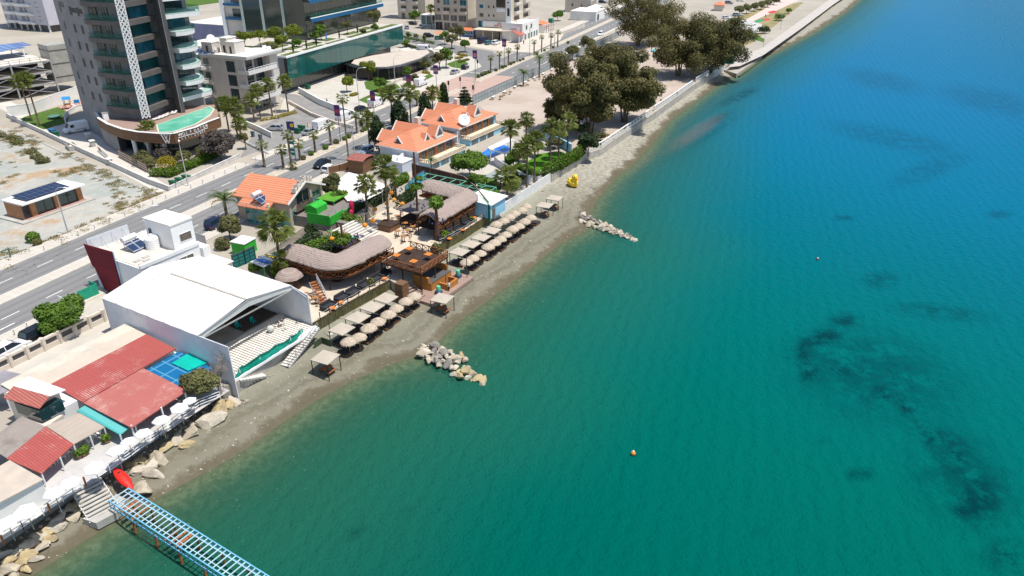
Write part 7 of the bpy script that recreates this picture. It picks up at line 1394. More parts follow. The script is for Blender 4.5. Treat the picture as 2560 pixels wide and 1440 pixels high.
stair('deck_stairs', 'red-brown outside stair at the sea corner of the left thatched deck', BF(21.0, 8.2, 4.4), BF(19.0, 4.2, LAND+.1), 1.1, 9, BEAMW)
ORG = M('orange_tabletop', (.66, .20, .03), .5, .12, 2.); TBW = M('table_wood', (.36, .17, .06), .6, .2, 2.)
def tabproto(nm, lb, rad, h, mat, sq=False, stools=0):
 r = thing(nm, lb, 'table', (0, 0, 0)); b = MB().use(mat)
 if sq: b.box(-rad, rad, -rad, rad, h-.06, h)
 else: b.lathe([(rad, h-.06), (rad, h)], n=14)
 b.build('table_top', None, r); b = MB().use(DKW); b.tube([(0, 0, 0), (0, 0, h-.05)], .05, 6); b.lathe([(.25, 0), (.25, .04), (.05, .08)], n=8); b.build('pedestal', None, r); return Proto(r)
SQT = tabproto('deck_table', 'x', .48, .9, ORG, True); RDT = tabproto('bar_table', 'x', .42, 1.05, TBW); LOW = tabproto('low_table', 'x', .42, .45, ORG)
for i, (x, y) in enumerate(((-1.6, 1.8), (1.2, 1.6), (-2., -1.6), (1.0, -2.0))): SQT.put(BF(33.4+x, .2+y, LAND+2.15), BA, ['inland left', 'inland right', 'seaward left', 'seaward right'][i]+' of the four square orange tables on the raised sun deck', 1., 'orange tables on the raised deck')
RT_ = [(964, 556), (998, 553), (1015, 563), (1032, 572), (997, 583), (1020, 581), (1012, 597), (993, 545), (1046, 560), (790, 752), (767, 742)]
for i, (px, py) in enumerate(RT_): RDT.put(G(px, py+8), 0, ordn(i)+(' high round wooden table on the sandy bar floor, counted from the palm planter' if i < 9 else ' high round table by the tent end of the left deck'), 1., 'high round bar tables')
STL = thing('bar_stool', 'x', 'stool', (0, 0, 0)); b = MB().use(TBW); b.lathe([(.19, .68), (.19, .74)], n=10); b.build('seat', None, STL)
for k in range(4): b = MB().use(DKW); a = k*1.571; b.bar((.13*math.cos(a), .13*math.sin(a), .68), (.2*math.cos(a), .2*math.sin(a), 0), .04); b.build('leg', None, STL)
STL = Proto(STL); k = 0
for i, (px, py) in enumerate(RT_):
 g = G(px, py+8)
 for a in (.4, 2.5, 4.6): STL.put(g+Vector((math.cos(a+i)*.85, math.sin(a+i)*.85, 0)), a+i, ['first', 'second', 'third'][k % 3]+' wooden stool round the '+ordn(i)+' high round table', 1., 'wooden stools round the high tables'); k += 1
SOFA = thing('lounge_sofa', 'x', 'sofa', (0, 0, 0)); CUSH = M('charcoal_cushion', (.035, .037, .042), .9, .2, 1.5); b = MB().use(CUSH); b.box(-.95, .95, -.45, .4, .2, .48); b.build('seat', None, SOFA); b = MB().use(CUSH); b.box(-.95, .95, .4, .62, .2, .95); b.build('backrest', None, SOFA); b = MB().use(DKW); b.box(-.98, .98, -.47, .64, 0, .2); b.build('base', None, SOFA)
for s in (-1, 1): b = MB().use(CUSH); b.box(s*.98-.1, s*.98+.1, -.45, .6, .2, .68); b.build('armrest', None, SOFA)
SOFA = Proto(SOFA)
for i, (px, py) in enumerate(((822, 771), (856, 750), (884, 736), (913, 718), (941, 703), (962, 690))): SOFA.put(G(px, py), BA, ordn(i)+' charcoal sofa along the rope railing of the left terrace, counted from the tent', 1., 'charcoal sofas on the left terrace')
for i, (px, py) in enumerate(((1112, 600), (1130, 588), (1148, 578), (1168, 562))): SOFA.put(G(px, py), BA, ordn(i)+' charcoal sofa along the right terrace railing, counted from the bar', 1., 'charcoal sofas on the right terrace')
for i, (px, py) in enumerate(((832, 776), (852, 762), (962, 702), (1124, 602), (1157, 580), (1186, 549), (1201, 539), (1214, 530))): LOW.put(G(px, py), 0, ordn(i)+' low round orange table beside the terrace railing, counted from the tent', 1., 'low orange tables by the railing')
ROPE = M('rope', (.60, .56, .50), .9)
def terr_rail(nm, lb, pts):
 t = thing(nm, lb, 'railing', pts[0]); b = MB().use(DKW); r = MB().use(ROPE); up = Vector((0, 0, 1))
 for a, e in zip(pts[:-1], pts[1:]):
  n = max(1, int((e-a).length/1.7)); b.bar(a-up*.05, e-up*.05, .14, .22)
  for i in range(n+1): p = a.lerp(e, i/n); b.bar(p, p+up*1.05, .1)
  for i in range(n):
   p, q = a.lerp(e, i/n), a.lerp(e, (i+1)/n)
   for h in (.45, .85): r.tube([p+up*h, p.lerp(q, .5)+up*(h-.12), q+up*h], .025, 4)
 b.build('posts', None, t, True); r.build('ropes', None, t, True)
def bamboo(nm, lb, pts, seed):
 t = thing(nm, lb, 'fence', pts[0]); b = MB().use(Mleaf('reed', (.20, .18, .07), (.42, .38, .17), (.30, .34, .10), .8, .25)); q = random.Random(seed)
 for a, e in zip(pts[:-1], pts[1:]):
  d = (e-a); L_ = d.length; n = int(L_*13); nn = Vector((d.y, -d.x, 0)).normalized()
  for i in range(n):
   p = a+d*(i/n)+nn*q.uniform(.02, .16); h = q.uniform(1.35, 1.75); b.bar(Vector((p.x, p.y, .6)), Vector((p.x+q.uniform(-.06, .06), p.y, .9+h)), .07, .03)
   if q.random() < .8: z = q.uniform(.9, 2.4); w_ = q.uniform(.1, .22); p2 = Vector((p.x, p.y, 0))+nn*.1; b.face([p2+Vector((0, 0, z)), p2+d.normalized()*w_+Vector((0, 0, z+.15)), p2+nn*.1+Vector((0, 0, z+.3))])
 b.build('reeds', None, t, True)
terr_rail('rope_railing', 'rope and post railing along the left bar terrace', LR); terr_rail('rope_railing', 'rope and post railing along the right bar terrace', RR)
bamboo('reed_fence', 'reed screen below the left bar terrace', LR, 1); bamboo('reed_fence', 'reed screen below the right bar terrace', RR, 2)
for i, (px, py, h, w_) in enumerate(((930, 735, 2.2, .7), (1112, 615, 2.4, 1.), (1130, 604, 1.8, .8), (1180, 572, 1.9, .8), (1205, 556, 1.9, .8), (1238, 540, 2.2, .8), (1090, 640, 2., .7))):
 p = S(px, py); t = thing('bamboo_clump', ordn(i)+' bamboo clump growing at the reed screens, counted from the tent', 'bamboo', p, 0, 'bamboo clumps at the reed screens'); leaves('foliage', [((0, 0, h*.65), (w_, w_, h*.55))], 700, .17, HEDGE if i % 2 else OLIVE, t, i+9, .1); b = MB().use(OLIVE)
 b.tube([(0, 0, -.2), (0, 0, h)], .04, 5); b.build('canes', None, t)
HA = G(597, 545); TAN = M('tan_render', (.44, .34, .27), .85, .12, .5); m, t_, b_ = nt('jungle_mural'); n1 = noise(t_, .9, 5, .65); c = ramp(t_, n1, [(.3, (.02, .12, .09)), (.42, (.05, .30, .24)), (.5, (.20, .42, .38)), (.58, (.03, .16, .20)), (.7, (.12, .34, .16))]); t_.links.new(c, b_.inputs['Base Color']); MURAL = fin(m, b_, .85)
CH_ = thing('club_house', 'tan club house with an orange tiled roof and jungle murals', 'building', HA, RA); b = MB().use(TAN); b.box(0, 9.2, -11, -.3, 0, 4.6); b.raw([(0, -11, 4.6), (9.2, -11, 4.6), (4.7, -11, 6.6), (0, -.3, 4.6), (9.2, -.3, 4.6), (4.7, -.3, 6.6)], [(0, 1, 2), (4, 3, 5)]); b.box(-1., 0, -7.4, -2.8, 0, 3.4); b.build('wall', None, CH_)
rf = MB().use(TILE); slab(rf, [(-.5, -11.6, 4.35), (4.7, -11.6, 6.75), (4.7, .2, 6.75), (-.5, .2, 4.35)]); slab(rf, [(4.7, -11.6, 6.75), (9.9, -11.6, 4.5), (9.9, .2, 4.5), (4.7, .2, 6.75)]); slab(rf, [(-2.2, -8.6, 3.5), (.2, -8.6, 4.6), (.2, -2.2, 4.6), (-2.2, -2.2, 3.5)]); RFH = rf.build('roof', None, CH_)
b = MB().use(VT)
for p, q in (((-.5, -11.65, 4.3), (4.7, -11.65, 6.7)), ((9.9, -11.65, 4.45), (4.7, -11.65, 6.7))): b.bar(p, q, .12, .3)
b.build('verge', None, RFH); b = MB().use(TAN)
for x in (.2, 6.0, 9.0): b.box(x-.25, x+.25, -11.35, -11.0, 0, 4.7)
b.build('pilasters', None, CH_)
b = MB().use(MURAL); b.box(-.04, 9.24, -11.06, -11, 0, 2.7); b.box(-1.06, -1, -7.4, -2.8, 0, 2.6); b.box(-.06, 0, -11, -7.4, 0, 2.6); b.build('mural', None, CH_)
b = MB().use(M('driftwood', (.17, .13, .10), .95, .3, 2.))
for i in range(40): x = 1.2+i*.11; b.bar((x, -11.9, 2.5), (x+rnd.uniform(-.05, .05), -11.9, 3.5+rnd.uniform(-.15, .3)), .09)
b.box(1.1, 5.6, -11.9, -11.1, 2.35, 2.5); b.build('balcony', None, CH_)
for x, z, w_, h_, g_ in ((4.0, 2.75, 3.4, 2.5, HOLE), (7.6, 3.0, 2.0, 1.0, GLASST), (7.4, .6, 2.6, 1.4, GLASST), (4.2, .3, 3.6, 1.9, GLASST)): win(CH_, x, -11.07, z, w_, h_, 0, g_, TAN, 2)  # HOLE pane: painted shade of the recessed opening in the gable
win(CH_, -1.07, -5.6, .3, 2., 1.8, -math.pi/2, GLASST, MURAL, 2); win(CH_, -1.07, -3.6, .3, 1.4, 1.8, -math.pi/2, GLASST, MURAL, 1)
b = MB().use(CREAM); b.tube([(-1.6, -8.4, 0), (-1.6, -8.4, 3.6), (-1.6, -8.4, 4.4)], .22, 8); b.build('flue', None, CH_)
b = MB().use(METAL); railing(b, [(-2.2, -8.4, 3.55), (-2.2, -2.4, 3.55)], .6, 1.5, .025, 2); b.build('roof_rail', None, RFH)
for i, (x, z) in enumerate(((2.9, 6.1), (3.8, 6.5), (4.7, 6.9), (5.6, 6.6), (6.3, 6.3), (2.1, 5.7))):
 t = thing('roof_fan', ordn(i)+' boxy white extractor unit along the sea-side verge of the club house roof', 'extractor', CH_.matrix_basis @ Vector((x, -11.2, z-.15)), RA+rnd.uniform(-.3, .3), 'extractor units on the club house roof'); b = MB().use(CREAM); b.box(-.4, .4, -.35, .35, 0, .8); b.build('housing', None, t); b = MB().use(DKGREY); b.lathe([(.28, .801), (.28, .83), (.06, .84)], n=10); b.build('grille', None, t)
HEAT.put(CH_.matrix_basis @ Vector((-.6, -6., 4.05)), RA, 'solar water heater with two panels on the club house roof', 1.1)
GRN = M('vivid_green', (.03, .40, .035), .6, .12, .8); GRNS = M('green_turf', (.10, .30, .03), .95, .2, 2., bmp=.04)
t = thing('green_cube', 'bright green cube hut with a white top beside the road', 'hut', G(613, 630), RA); b = MB().use(GRN); b.box(-1.3, 1.3, -1.3, 1.3, 0, 2.0); b.build('wall', None, t); b = MB().use(WHITE); b.box(-1.4, 1.4, -1.4, 1.4, 2., 2.12); b.build('top', None, t)
CT = thing('club_terrace', 'green-painted multi-level club terrace behind the left thatched deck', 'terrace', CH_.matrix_basis @ Vector((1.0, -18, 0)), RA); b = MB().use(M('terrace_grey', (.22, .19, .17), .9, .15, .6)); b.box(0, 10.5, -.5, 7, 0, 1.9); b.box(1.5, 9.5, -3.2, -.5, 0, 1.2); b.build('floor', None, CT)
b = MB().use(GRN); b.box(1.6, 4.6, 3.2, 5.6, 1.9, 3.0); b.raw([(1.6, 3.2, 3.0), (4.6, 3.2, 3.0), (4.6, 5.6, 3.0), (1.6, 5.6, 3.0), (1.6, 4.4, 3.45), (4.6, 4.4, 3.45)], [(0, 1, 5, 4), (2, 3, 4, 5), (1, 2, 5), (3, 0, 4)]); b.build('green_bar', None, CT)
b = MB().use(GRN); b.box(0, 3.8, -.6, -.5, 1.2, 2.6); b.box(4.2, 10.5, -.6, -.5, 1.9, 2.3); b.box(-.1, 0, -.5, 4, 1.0, 2.8); b.build('green_parapet', None, CT); b = MB().use(GRNS); b.box(6.2, 10.3, 3.0, 6.6, 2.5, 2.7); b.build('turf_roof', None, CT)
for x, y in ((6.3, 3.1), (10.2, 3.1), (6.3, 6.5), (10.2, 6.5)): b = MB().use(GRN); b.box(x-.06, x+.06, y-.06, y+.06, 1.9, 2.5); b.build('post', None, CT)
b = MB().use(METAL); railing(b, [(0, -.45, 2.3), (3.8, -.45, 2.3), (10.4, -.45, 1.95)], .9, 1.5, .025, 3); b.build('railing', None, CT)
for i, (dx, dy, h) in enumerate(((0, 0, 2.6), (-.7, -.3, 1.2), (1.1, .5, 1.7))):
 t = thing('pink_coral', ['tallest', 'smallest', 'middle-sized'][i]+' crimson coral-shaped ornament on the club terrace', 'ornament', CT.matrix_basis @ Vector((5.4+dx, -1.2+dy, 1.2)), 0, 'crimson ornaments on the club terrace'); b = MB().use(M('crimson', (.46, .015, .07), .6, .15, 2.)); b.lathe([(.24, 0), (.36, h*.3), (.42, h*.6), (.3, h*.9), (.08, h)], n=10); b.build('body', None, t, smooth=True); b = MB().use(DKW); b.lathe([(.3, 0), (.3, .08)], n=10); b.build('foot', None, t)
SQ = thing('octopus_lantern', 'x', 'lantern', (0, 0, 0)); b = MB().use(M('amber', (.68, .26, .02), .5, .15, 2.)); b.ell((0, 0, .0), (.42, .42, .42), 14, 9); b.build('globe', None, SQ, smooth=True)
for k in range(5):
 b = MB().use(M('pale_bamboo', (.66, .52, .34), .7)); a = k*.5-1.; b.tube([(0, 0, .3), (.5*math.sin(a), .4*math.cos(k), .9), (.9*math.sin(a), .5*math.cos(k), 1.6)], [.05, .045, .03], 5); b.build('arm', None, SQ)
SQ = Proto(SQ)
for i, (px, py, z, rx, rz) in enumerate(((830, 598, 5, -.5, .4), (859, 588, 5, 0, 0), (912, 563, 5, -.5, .6), (932, 552, 5, .1, 0), (937, 523, 5.2, 1.1, -.9), (978, 482, 5.5, .1, 0), (985, 500, 5.2, 1.1, -.9), (1006, 510, 5, 1.3, -1.1), (967, 508, 4.6, .3, 2))):
 o = SQ.put(G(px, py, z), 0, ordn(i)+' amber globe lantern with pale arms hung over the beach bar, counted from the tent', 1., 'amber globe lanterns'); o.rotation_euler = (rx, rx*.6, rz)
for i, (bx, by, ty, lb) in enumerate(((1046, 565, 380, 'tall rust-brown mast with foliage rings between the bar decks'), (862, 648, 560, 'leafy dark pole beside the left thatched deck'), (1094, 600, 495, 'dark leafy trunk pillar at the end of the right thatched deck'), (991, 500, 440, 'dark post with lights at the road side of the bar'))):
 g = G(bx, by); h = HZ(g, ty)-LAND; t = thing('decorated_mast', lb, 'mast', g); b = MB().use(M('rust_brown_pole', (.12, .055, .035), .8, .2, 2.)); b.tube([(0, 0, 0), (0, 0, h)], [.22 if i != 2 else .45, .14], 8); b.build('pole', None, t)
 if i < 3: leaves('greenery', [((0, 0, h*.55), (1.3, 1.3, .5)), ((.6, .3, h*.65), (.7, .7, .4)), ((-.7, 0, h*.5), (.7, .7, .4))] if i != 2 else [((0, 0, h*.9), (1.3, 1.3, 1.1))], 900, .2, GREEN, t, i+60, .2)
 b = MB().use(M('indigo_lamp', (.05, .05, .14), .4, .2, 2.))
 for k in range(9): a = k*.7; b.ell((math.cos(a)*1.2, math.sin(a)*1.2, h*(.5 if i else .3)-.3), (.16, .16, .16), 7, 5)
 b.build('lamp_ring', None, t)
hedge('climbing_plants', 'leafy planting along the top of the left thatched deck', [BF(26, 9.6), BF(30, 9.4)], 1.2, 2.6, GREEN, 1500, 'plants', .2); hedge('climbing_plants', 'dark green hedge wall along the edge of the white sail canopy', pxs([(885, 548), (930, 520), (985, 492)]), 1.1, 2.6, DARKG, 3000, 'plants', .2); hedge('climbing_plants', 'dark leafy planting between the club terrace and the left deck', pxs([(770, 640), (800, 630), (845, 610)]), 1.4, 2.2, GREEN, 2200, 'plants', .2)
sheet('club_yard', pxs([(640, 650), (700, 610), (770, 560), (850, 545), (905, 555), (880, 600), (850, 650), (760, 690), (690, 712)]), LAND+.016, M('club_yard_shade_paving', (.17, .145, .115), .95, .25, .6, dirt=(.26, .22, .17)))  # paving darkened: the yard's dense shadows are put into its colour
for i, (pl, h, mt, n_, lb) in enumerate((([(735, 650), (770, 622), (800, 612)], 2.4, DARKG, 2200, 'dark leafy planting below the green club bar'), ([(690, 690), (712, 668), (735, 656)], 1.8, GREEN, 1500, 'tropical planting at the foot of the shaggy palm'), ([(850, 560), (880, 566), (905, 572)], 2.2, GREEN, 1600, 'green planting along the slatted club steps'), ([(800, 655), (840, 640), (868, 626)], 2.6, DARKG, 2200, 'dark planting behind the inner corner of the left deck'), ([(1000, 520), (1030, 500)], 2.4, DARKG, 1600, 'dark planting along the sky blue hoarding'), ([(985, 470), (1015, 455)], 2., GREEN, 1400, 'green planting between the sail canopy and the board fence'), ([(1130, 462), (1160, 472)], 2.2, GREEN, 1500, 'green planting inside the brown board fence'))):
 hedge('climbing_plants', lb, pxs(pl), 1.6, h, mt, n_, 'plants', .2, seed=i+40)
t = thing('dark_stage', 'dark stage with rows of indigo lamps between the terrace and the left deck', 'stage', G(852, 628), BA); b = MB().use(DKW); b.box(-2.6, 2.6, -2, 2, 0, 1.4); b.build('platform', None, t); b = MB().use(M('indigo_lamp', (.05, .05, .14), .4, .2, 2.))
for k in range(16): b.ell((-2.4+.33*k, -2+.5*math.sin(k*1.7)+.6, 2.0+.2*math.cos(k)), (.2, .2, .2), 7, 5)
b.build('lamp_string', None, t)
for x in (-2.4, 2.4): b = MB().use(DKW); b.bar((x, -1.6, 1.4), (x, -1.6, 2.6), .12); b.build('post', None, t)
t = thing('bar_planter', 'square wooden planter round the tallest palm of the beach bar', 'planter', G(973, 572), BA); b = MB().use(WOODF); b.box(-1.3, 1.3, -1.3, 1.3, 0, 1.0); b.build('box', None, t); b = MB().use(DKW); b.box(-1.4, 1.4, -1.4, 1.4, 1., 1.08); b.build('rim', None, t)
t = thing('round_bar', 'dark round-roofed bar stand at the foot of the rust-brown mast', 'bar', G(1045, 552), BA); b = MB().use(DKW); b.box(-2.6, 2.6, -1.8, 1.8, 0, 1.1); b.build('counter', None, t); b = MB().use(M('bar_roof_grey', (.17, .15, .14), .9)); b.box(-3., 3., -2.2, 2.2, 2.6, 2.75); b.build('roof', None, t)
for x in (-2.5, 2.5):
 for y in (-1.7, 1.7): b = MB().use(DKW); b.bar((x, y, 0), (x, y, 2.6), .12); b.build('post', None, t)
t = thing('club_steps', 'broad slatted steps between the club terrace and the sandy bar floor', 'steps', G(915, 590), BA); b = MB().use(WPL)
for k in range(9): b.box(-4, 2.0, -1.6+k*.62, -1.2+k*.62, 0, .25+k*.16)
b.build('treads', None, t); b = MB().use(GRN); b.box(-4.3, -4.05, -1.8, 4.2, 0, 1.6); b.build('side_wall', None, t)
sl_ = [G(838, 455, 5.2), G(872, 430, 5.4), G(905, 440, 5.6), G(965, 462, 5.0), G(955, 480, 4.8), G(905, 505, 4.9), G(868, 502, 4.8), G(850, 480, 5.0)]; t = thing('sail_canopy', 'large white sail canopy beside the tan club house', 'canopy', (sl_[0].x, sl_[0].y, LAND)); b = MB().use(M('sail_white', (.74, .71, .66), .8, .07, .4)); cc = sum(sl_, Vector())/8+Vector((0, 0, .55))
for a, e in zip(sl_, sl_[1:]+sl_[:1]): b.face([a, e, cc]); b.face([e-Vector((0, 0, .04)), a-Vector((0, 0, .04)), cc-Vector((0, 0, .04))])
b.build('sail', None, t, True)
for q in sl_[::2]: b = MB().use(METAL); b.bar((q.x, q.y, LAND), q, .12); b.build('mast', None, t, True)
def fencerun(nm, lb, pl, h, mat, post, z=LAND, step=2.2):
 P_ = pxs(pl, z); t = thing(nm, lb, 'fence', P_[0]); b = MB().use(mat); c = MB().use(post)
 for a, e in zip(P_[:-1], P_[1:]):
  b.bar(a+Vector((0, 0, h/2)), e+Vector((0, 0, h/2)), .08, h); n = max(1, int((e-a).length/step))
  for i in range(n+1): p = a.lerp(e, i/n); c.bar(p, p+Vector((0, 0, h+.1)), .13)
  c.bar(a+Vector((0, 0, h)), e+Vector((0, 0, h)), .12)
 b.build('panels', None, t, True); c.build('posts', None, t, True)
BRB = M('dark_brown_boards', (.085, .038, .030), .8, .2, 1.); FPO = M('fence_post_tan', (.28, .2, .15), .8)
fencerun('board_fence', 'tall dark brown board fence between the villas and the beach bar', [(1032, 445), (1100, 462), (1160, 478), (1190, 505), (1222, 545)], 3.0, BRB, FPO); fencerun('board_fence', 'brown slatted fence along the road beside the red-roofed lean-to', [(822, 436), (850, 430), (880, 420)], 1.6, WOODF, CREAM)
fencerun('green_screen', 'teal lattice screen beside the white tent', [(585, 672), (615, 660), (640, 648)], 2.2, Mstripe('teal_lattice', (.02, .20, .18), (.01, .07, .07), 1.0, tuple(BD), .16, .7, .2, obj=False, vec2=(0, 0, 1), period2=.55), DKGREY); fencerun('mural_wall', 'painted mural wall beside the shaggy palm', [(652, 672), (690, 660), (735, 640)], 2.0, MURAL, TAN)
fencerun('blue_hoarding', 'sky blue boards behind the right thatched deck', [(1015, 500), (1042, 470), (1062, 458)], 2.6, M('hoarding_blue', (.06, .36, .55), .6, .12, 1.), DKGREY); fencerun('green_net_fence', 'dark green net fence at the corner behind the shed', [(1185, 515), (1210, 535), (1226, 552)], 2.8, M('net_green_dark', (.0, .14, .08), .8, .25, 1.5), M('pergola_green', (.18, .50, .34), .5))
t = thing('green_pergola', 'mint green pipe pergola frame behind the right thatched deck', 'pergola', BF(60, 14, LAND), BA); b = MB().use(M('pergola_green', None))
for i in range(8): b.bar((-1+i*.2, -9+i*2.2, 2.8), (4.5, -9+i*2.2, 2.8), .10)
for x in (-.5, 2., 4.5): b.bar((x, -9, 2.8), (x, 7, 2.8), .12)
b.bar((4.5, -9, 2.8), (0, 4, 2.8), .1); b.build('frame', None, t)
for y in (-9, -1, 7): b = MB().use(M('pergola_green', None)); b.bar((4.5, y, 0), (4.5, y, 2.8), .14); b.build('post', None, t)
p = G(905, 425); t = thing('lean_to', 'curved red-brown roofed lean-to beside the road fence', 'shed', p, RA); b = MB().use(M('red_brown_roof', (.30, .11, .085), .8, .12, 1.)); P_ = [(-2.4, .0, 2.7), (-1.2, 0, 3.05), (0, 0, 3.15), (1.2, 0, 3.05), (2.4, 0, 2.7)]
for q, e in zip(P_[:-1], P_[1:]): slab(b, [(q[0], -2, q[2]), (e[0], -2, e[2]), (e[0], 2, e[2]), (q[0], 2, q[2])], .1)
b.build('roof', None, t); b = MB().use(WOODF); b.box(-2.2, 2.2, -1.8, 1.8, 0, 2.6); b.build('wall', None, t)
t = thing('surf_boards', 'stack of blue, white and yellow boards on a small canopy', 'surf boards', G(668, 680), BA); b = MB().use(WHITE); slab(b, [(-1.6, -1.4, 1.9), (1.8, -1.4, 1.9), (1.8, 1.4, 2.0), (-1.6, 1.4, 2.0)]); b.build('canopy', None, t)
for i, (mt, x) in enumerate(((M('board_blue', (.02, .16, .6), .3), -.6), (WHITEP, .2), (M('board_yellow', (.75, .48, .02), .3), 1.0))): b = MB().use(mt); b.ell((x, -.4, 2.15+.04*i), (.34, 1.6, .09), 12, 6); b.build('board', None, t, smooth=True)
for x in (-1.5, 1.7): b = MB().use(GRN); b.bar((x, -1.3, 0), (x, -1.3, 1.9), .1); b.build('post', None, t)
text('TV', 1.1, t, G(672, 655, 3.2), BA, M('mural_orange', (.5, .2, .08), .7), .03, name='lettering', world=True)
p = G(728, 716); t = thing('thatch_hut', 'small grey domed thatch roof between the tent and the left deck', 'hut', p); b = MB().use(THA); b.lathe([(2.0, 1.7), (1.8, 2.0), (1.1, 2.45), (.1, 2.6)], n=16, jag=.04); b.build('roof', None, t); b = MB().use(DKW); b.lathe([(1.6, 0), (1.6, 1.75)], n=12); b.build('wall', None, t)
UM = thing('thatched_umbrella', 'x', 'beach umbrella', (0, 0, 0)); b = MB().use(STRAW); b.lathe([(1.02, 1.78), (1.0, 1.9), (.72, 2.14), (.38, 2.36), (.06, 2.5)], n=22, jag=.03)
for k in range(110): a = rnd.uniform(0, 6.28); r0 = rnd.uniform(.75, .98); o = Vector((math.cos(a), math.sin(a), 0)); s = Vector((-o.y, o.x, 0))*.05; z = 1.92+(.98-r0)*.8; p = o*r0; b.face([p-s+Vector((0, 0, z)), p+s+Vector((0, 0, z)), o*(r0+.2)+Vector((0, 0, z-rnd.uniform(.1, .3)))])
b.build('thatch', None, UM); b = MB().use(TBW); b.tube([(0, 0, -.3), (0, 0, 2.4)], .05, 6); b.build('pole', None, UM); UM = Proto(UM)
def onsand(px, py, h): p = G(px, py, 1.05+h); return Vector((p.x, p.y, sz(p)))
U1 = [(870, 842), (896, 830), (921, 811), (944, 795), (970, 779), (990, 762), (1014, 745), (1035, 732)]; U2 = [(1166, 648), (1183, 637), (1201, 625), (1220, 611), (1236, 601), (1251, 591), (1265, 579), (1282, 567), (1297, 559), (1312, 548), (1328, 538)]; U3 = [(1241, 557), (1260, 547), (1274, 538), (1287, 529), (1305, 520), (1316, 512)]
for lst, lb, gp in ((U1, ' thatched umbrella from the tent end in the left beach row', 'thatched umbrellas of the left beach row'), (U2, ' thatched umbrella from the bar end in the long seaward row on the right', 'thatched umbrellas of the right seaward row'), (U3, ' thatched umbrella from the bar end in the short row along the white fence', 'thatched umbrellas along the white fence')):
 for i, (px, py) in enumerate(lst): UM.put(onsand(px, py, 2.2), rnd.uniform(0, 6), ordn(i)+lb, rnd.uniform(.95, 1.05), gp)
GZ = thing('beach_canopy', 'x', 'beach canopy', (0, 0, 0)); b = MB().use(M('canopy_canvas', (.45, .39, .315), .9, .06, 1.)); s = 1.2; b.raw([(-s, -s, 2.12), (s, -s, 2.12), (s, s, 2.12), (-s, s, 2.12), (0, 0, 2.24), (-s, -s, 2.02), (s, -s, 2.02), (s, s, 2.02), (-s, s, 2.02)], [(0, 1, 4), (1, 2, 4), (2, 3, 4), (3, 0, 4), (0, 5, 6, 1), (1, 6, 7, 2), (2, 7, 8, 3), (3, 8, 5, 0)]); b.build('canvas', None, GZ)
for x in (-1.12, 1.12):
 for y in (-1.12, 1.12): b = MB().use(DKW); b.bar((x, y, -.2), (x, y, 2.05), .08); b.build('post', None, GZ)
GZ = Proto(GZ)
BED = thing('day_bed', 'x', 'day bed', (0, 0, 0)); b = MB().use(M('pallet_brown', (.20, .095, .05), .8, .2, 2.))
for y in (-.85, -.3, .3, .85): b.bar((-1., y, .1), (1., y, .1), .12, .2)
for x in (-.9, -.45, 0, .45, .9): b.bar((x, -.95, .24), (x, .95, .24), .3, .06)
b.build('pallet', None, BED); b = MB().use(CUSH); b.box(-.92, .92, -.86, .86, .27, .44); b.build('mattress', None, BED); b = MB().use(CUSH); b.box(-.85, -.5, -.8, -.05, .44, .56); b.build('pillow', None, BED); b = MB().use(CUSH); b.box(-.85, -.5, .05, .8, .44, .56); b.build('pillow', None, BED); BED = Proto(BED)
CP_ = [(854, 819), (894, 791), (930, 766), (965, 744)]; CQ = [(1149, 628), (1177, 609), (1203, 592), (1229, 575)]
for lst, lb in ((CP_, ' square canvas canopy from the tent end in the left row'), (CQ, ' square canvas canopy from the bar end in the right row')):
 for i, (px, py) in enumerate(lst):
  p = onsand(px, py, 2.1); GZ.put(p, BA, ordn(i)+lb, 1., 'square canvas canopies in rows on the beach'); BED.put(p+Vector((0, 0, .02)), BA, 'day bed under the '+ordn(i)+lb.strip().replace('square ', ' '), (1., 1.05, 1), 'day beds under the canvas canopies')
for px, py, lb in ((812, 885, 'canvas canopy standing alone below the tent stairs'), (1105, 738, 'canvas canopy standing alone in front of the beach bar'), (1362, 512, 'nearer of two canvas canopies by the yellow duck'), (1387, 493, 'farther of two canvas canopies by the yellow duck')):
 p = onsand(px, py, 2.1); GZ.put(p, BA+.1, lb, 1.04); t = thing('picnic_table', 'dark picnic table under the '+lb, 'picnic table', p, BA); b = MB().use(BEAMW); b.box(-.7, .7, -.35, .35, .7, .76); b.build('table_top', None, t)
 for s in (-1, 1): b = MB().use(BEAMW); b.box(-.7, .7, s*.75-.14, s*.75+.14, .42, .47); b.build('bench', None, t); b = MB().use(DKW); b.bar((s*.5, -.75, 0), (s*.5, .75, 0), .06); b.bar((s*.5, -.6, 0), (s*.5, -.2, .7), .07); b.bar((s*.5, .6, 0), (s*.5, .2, .7), .07); b.build('trestle', None, t)
for i, (px, py) in enumerate(((1100, 711), (1117, 697))):
 p = S(px, py); t = thing('picnic_table', ('nearer', 'farther')[i]+' red-brown picnic table in the open beside the beach bar', 'picnic table', p, BA); b = MB().use(BEAMW); b.box(-.8, .8, -.4, .4, .7, .76); b.build('table_top', None, t)
 for s in (-1, 1): b = MB().use(BEAMW); b.box(-.8, .8, s*.8-.15, s*.8+.15, .42, .47); b.build('bench', None, t); b = MB().use(DKW); b.bar((s*.55, -.8, .3), (s*.55, .8, .3), .06); b.bar((s*.55, -.6, 0), (s*.55, -.2, .7), .07); b.bar((s*.55, .6, 0), (s*.55, .2, .7), .07); b.build('trestle', None, t)
B1 = [(865, 880), (892, 870), (919, 849), (944, 835), (966, 815), (990, 801), (1013, 783), (1038, 767)]; B2 = [(1182, 668), (1199, 655), (1218, 644), (1234, 633), (1251, 621), (1264, 610), (1280, 599), (1295, 588), (1311, 577), (1325, 567), (1337, 558)]
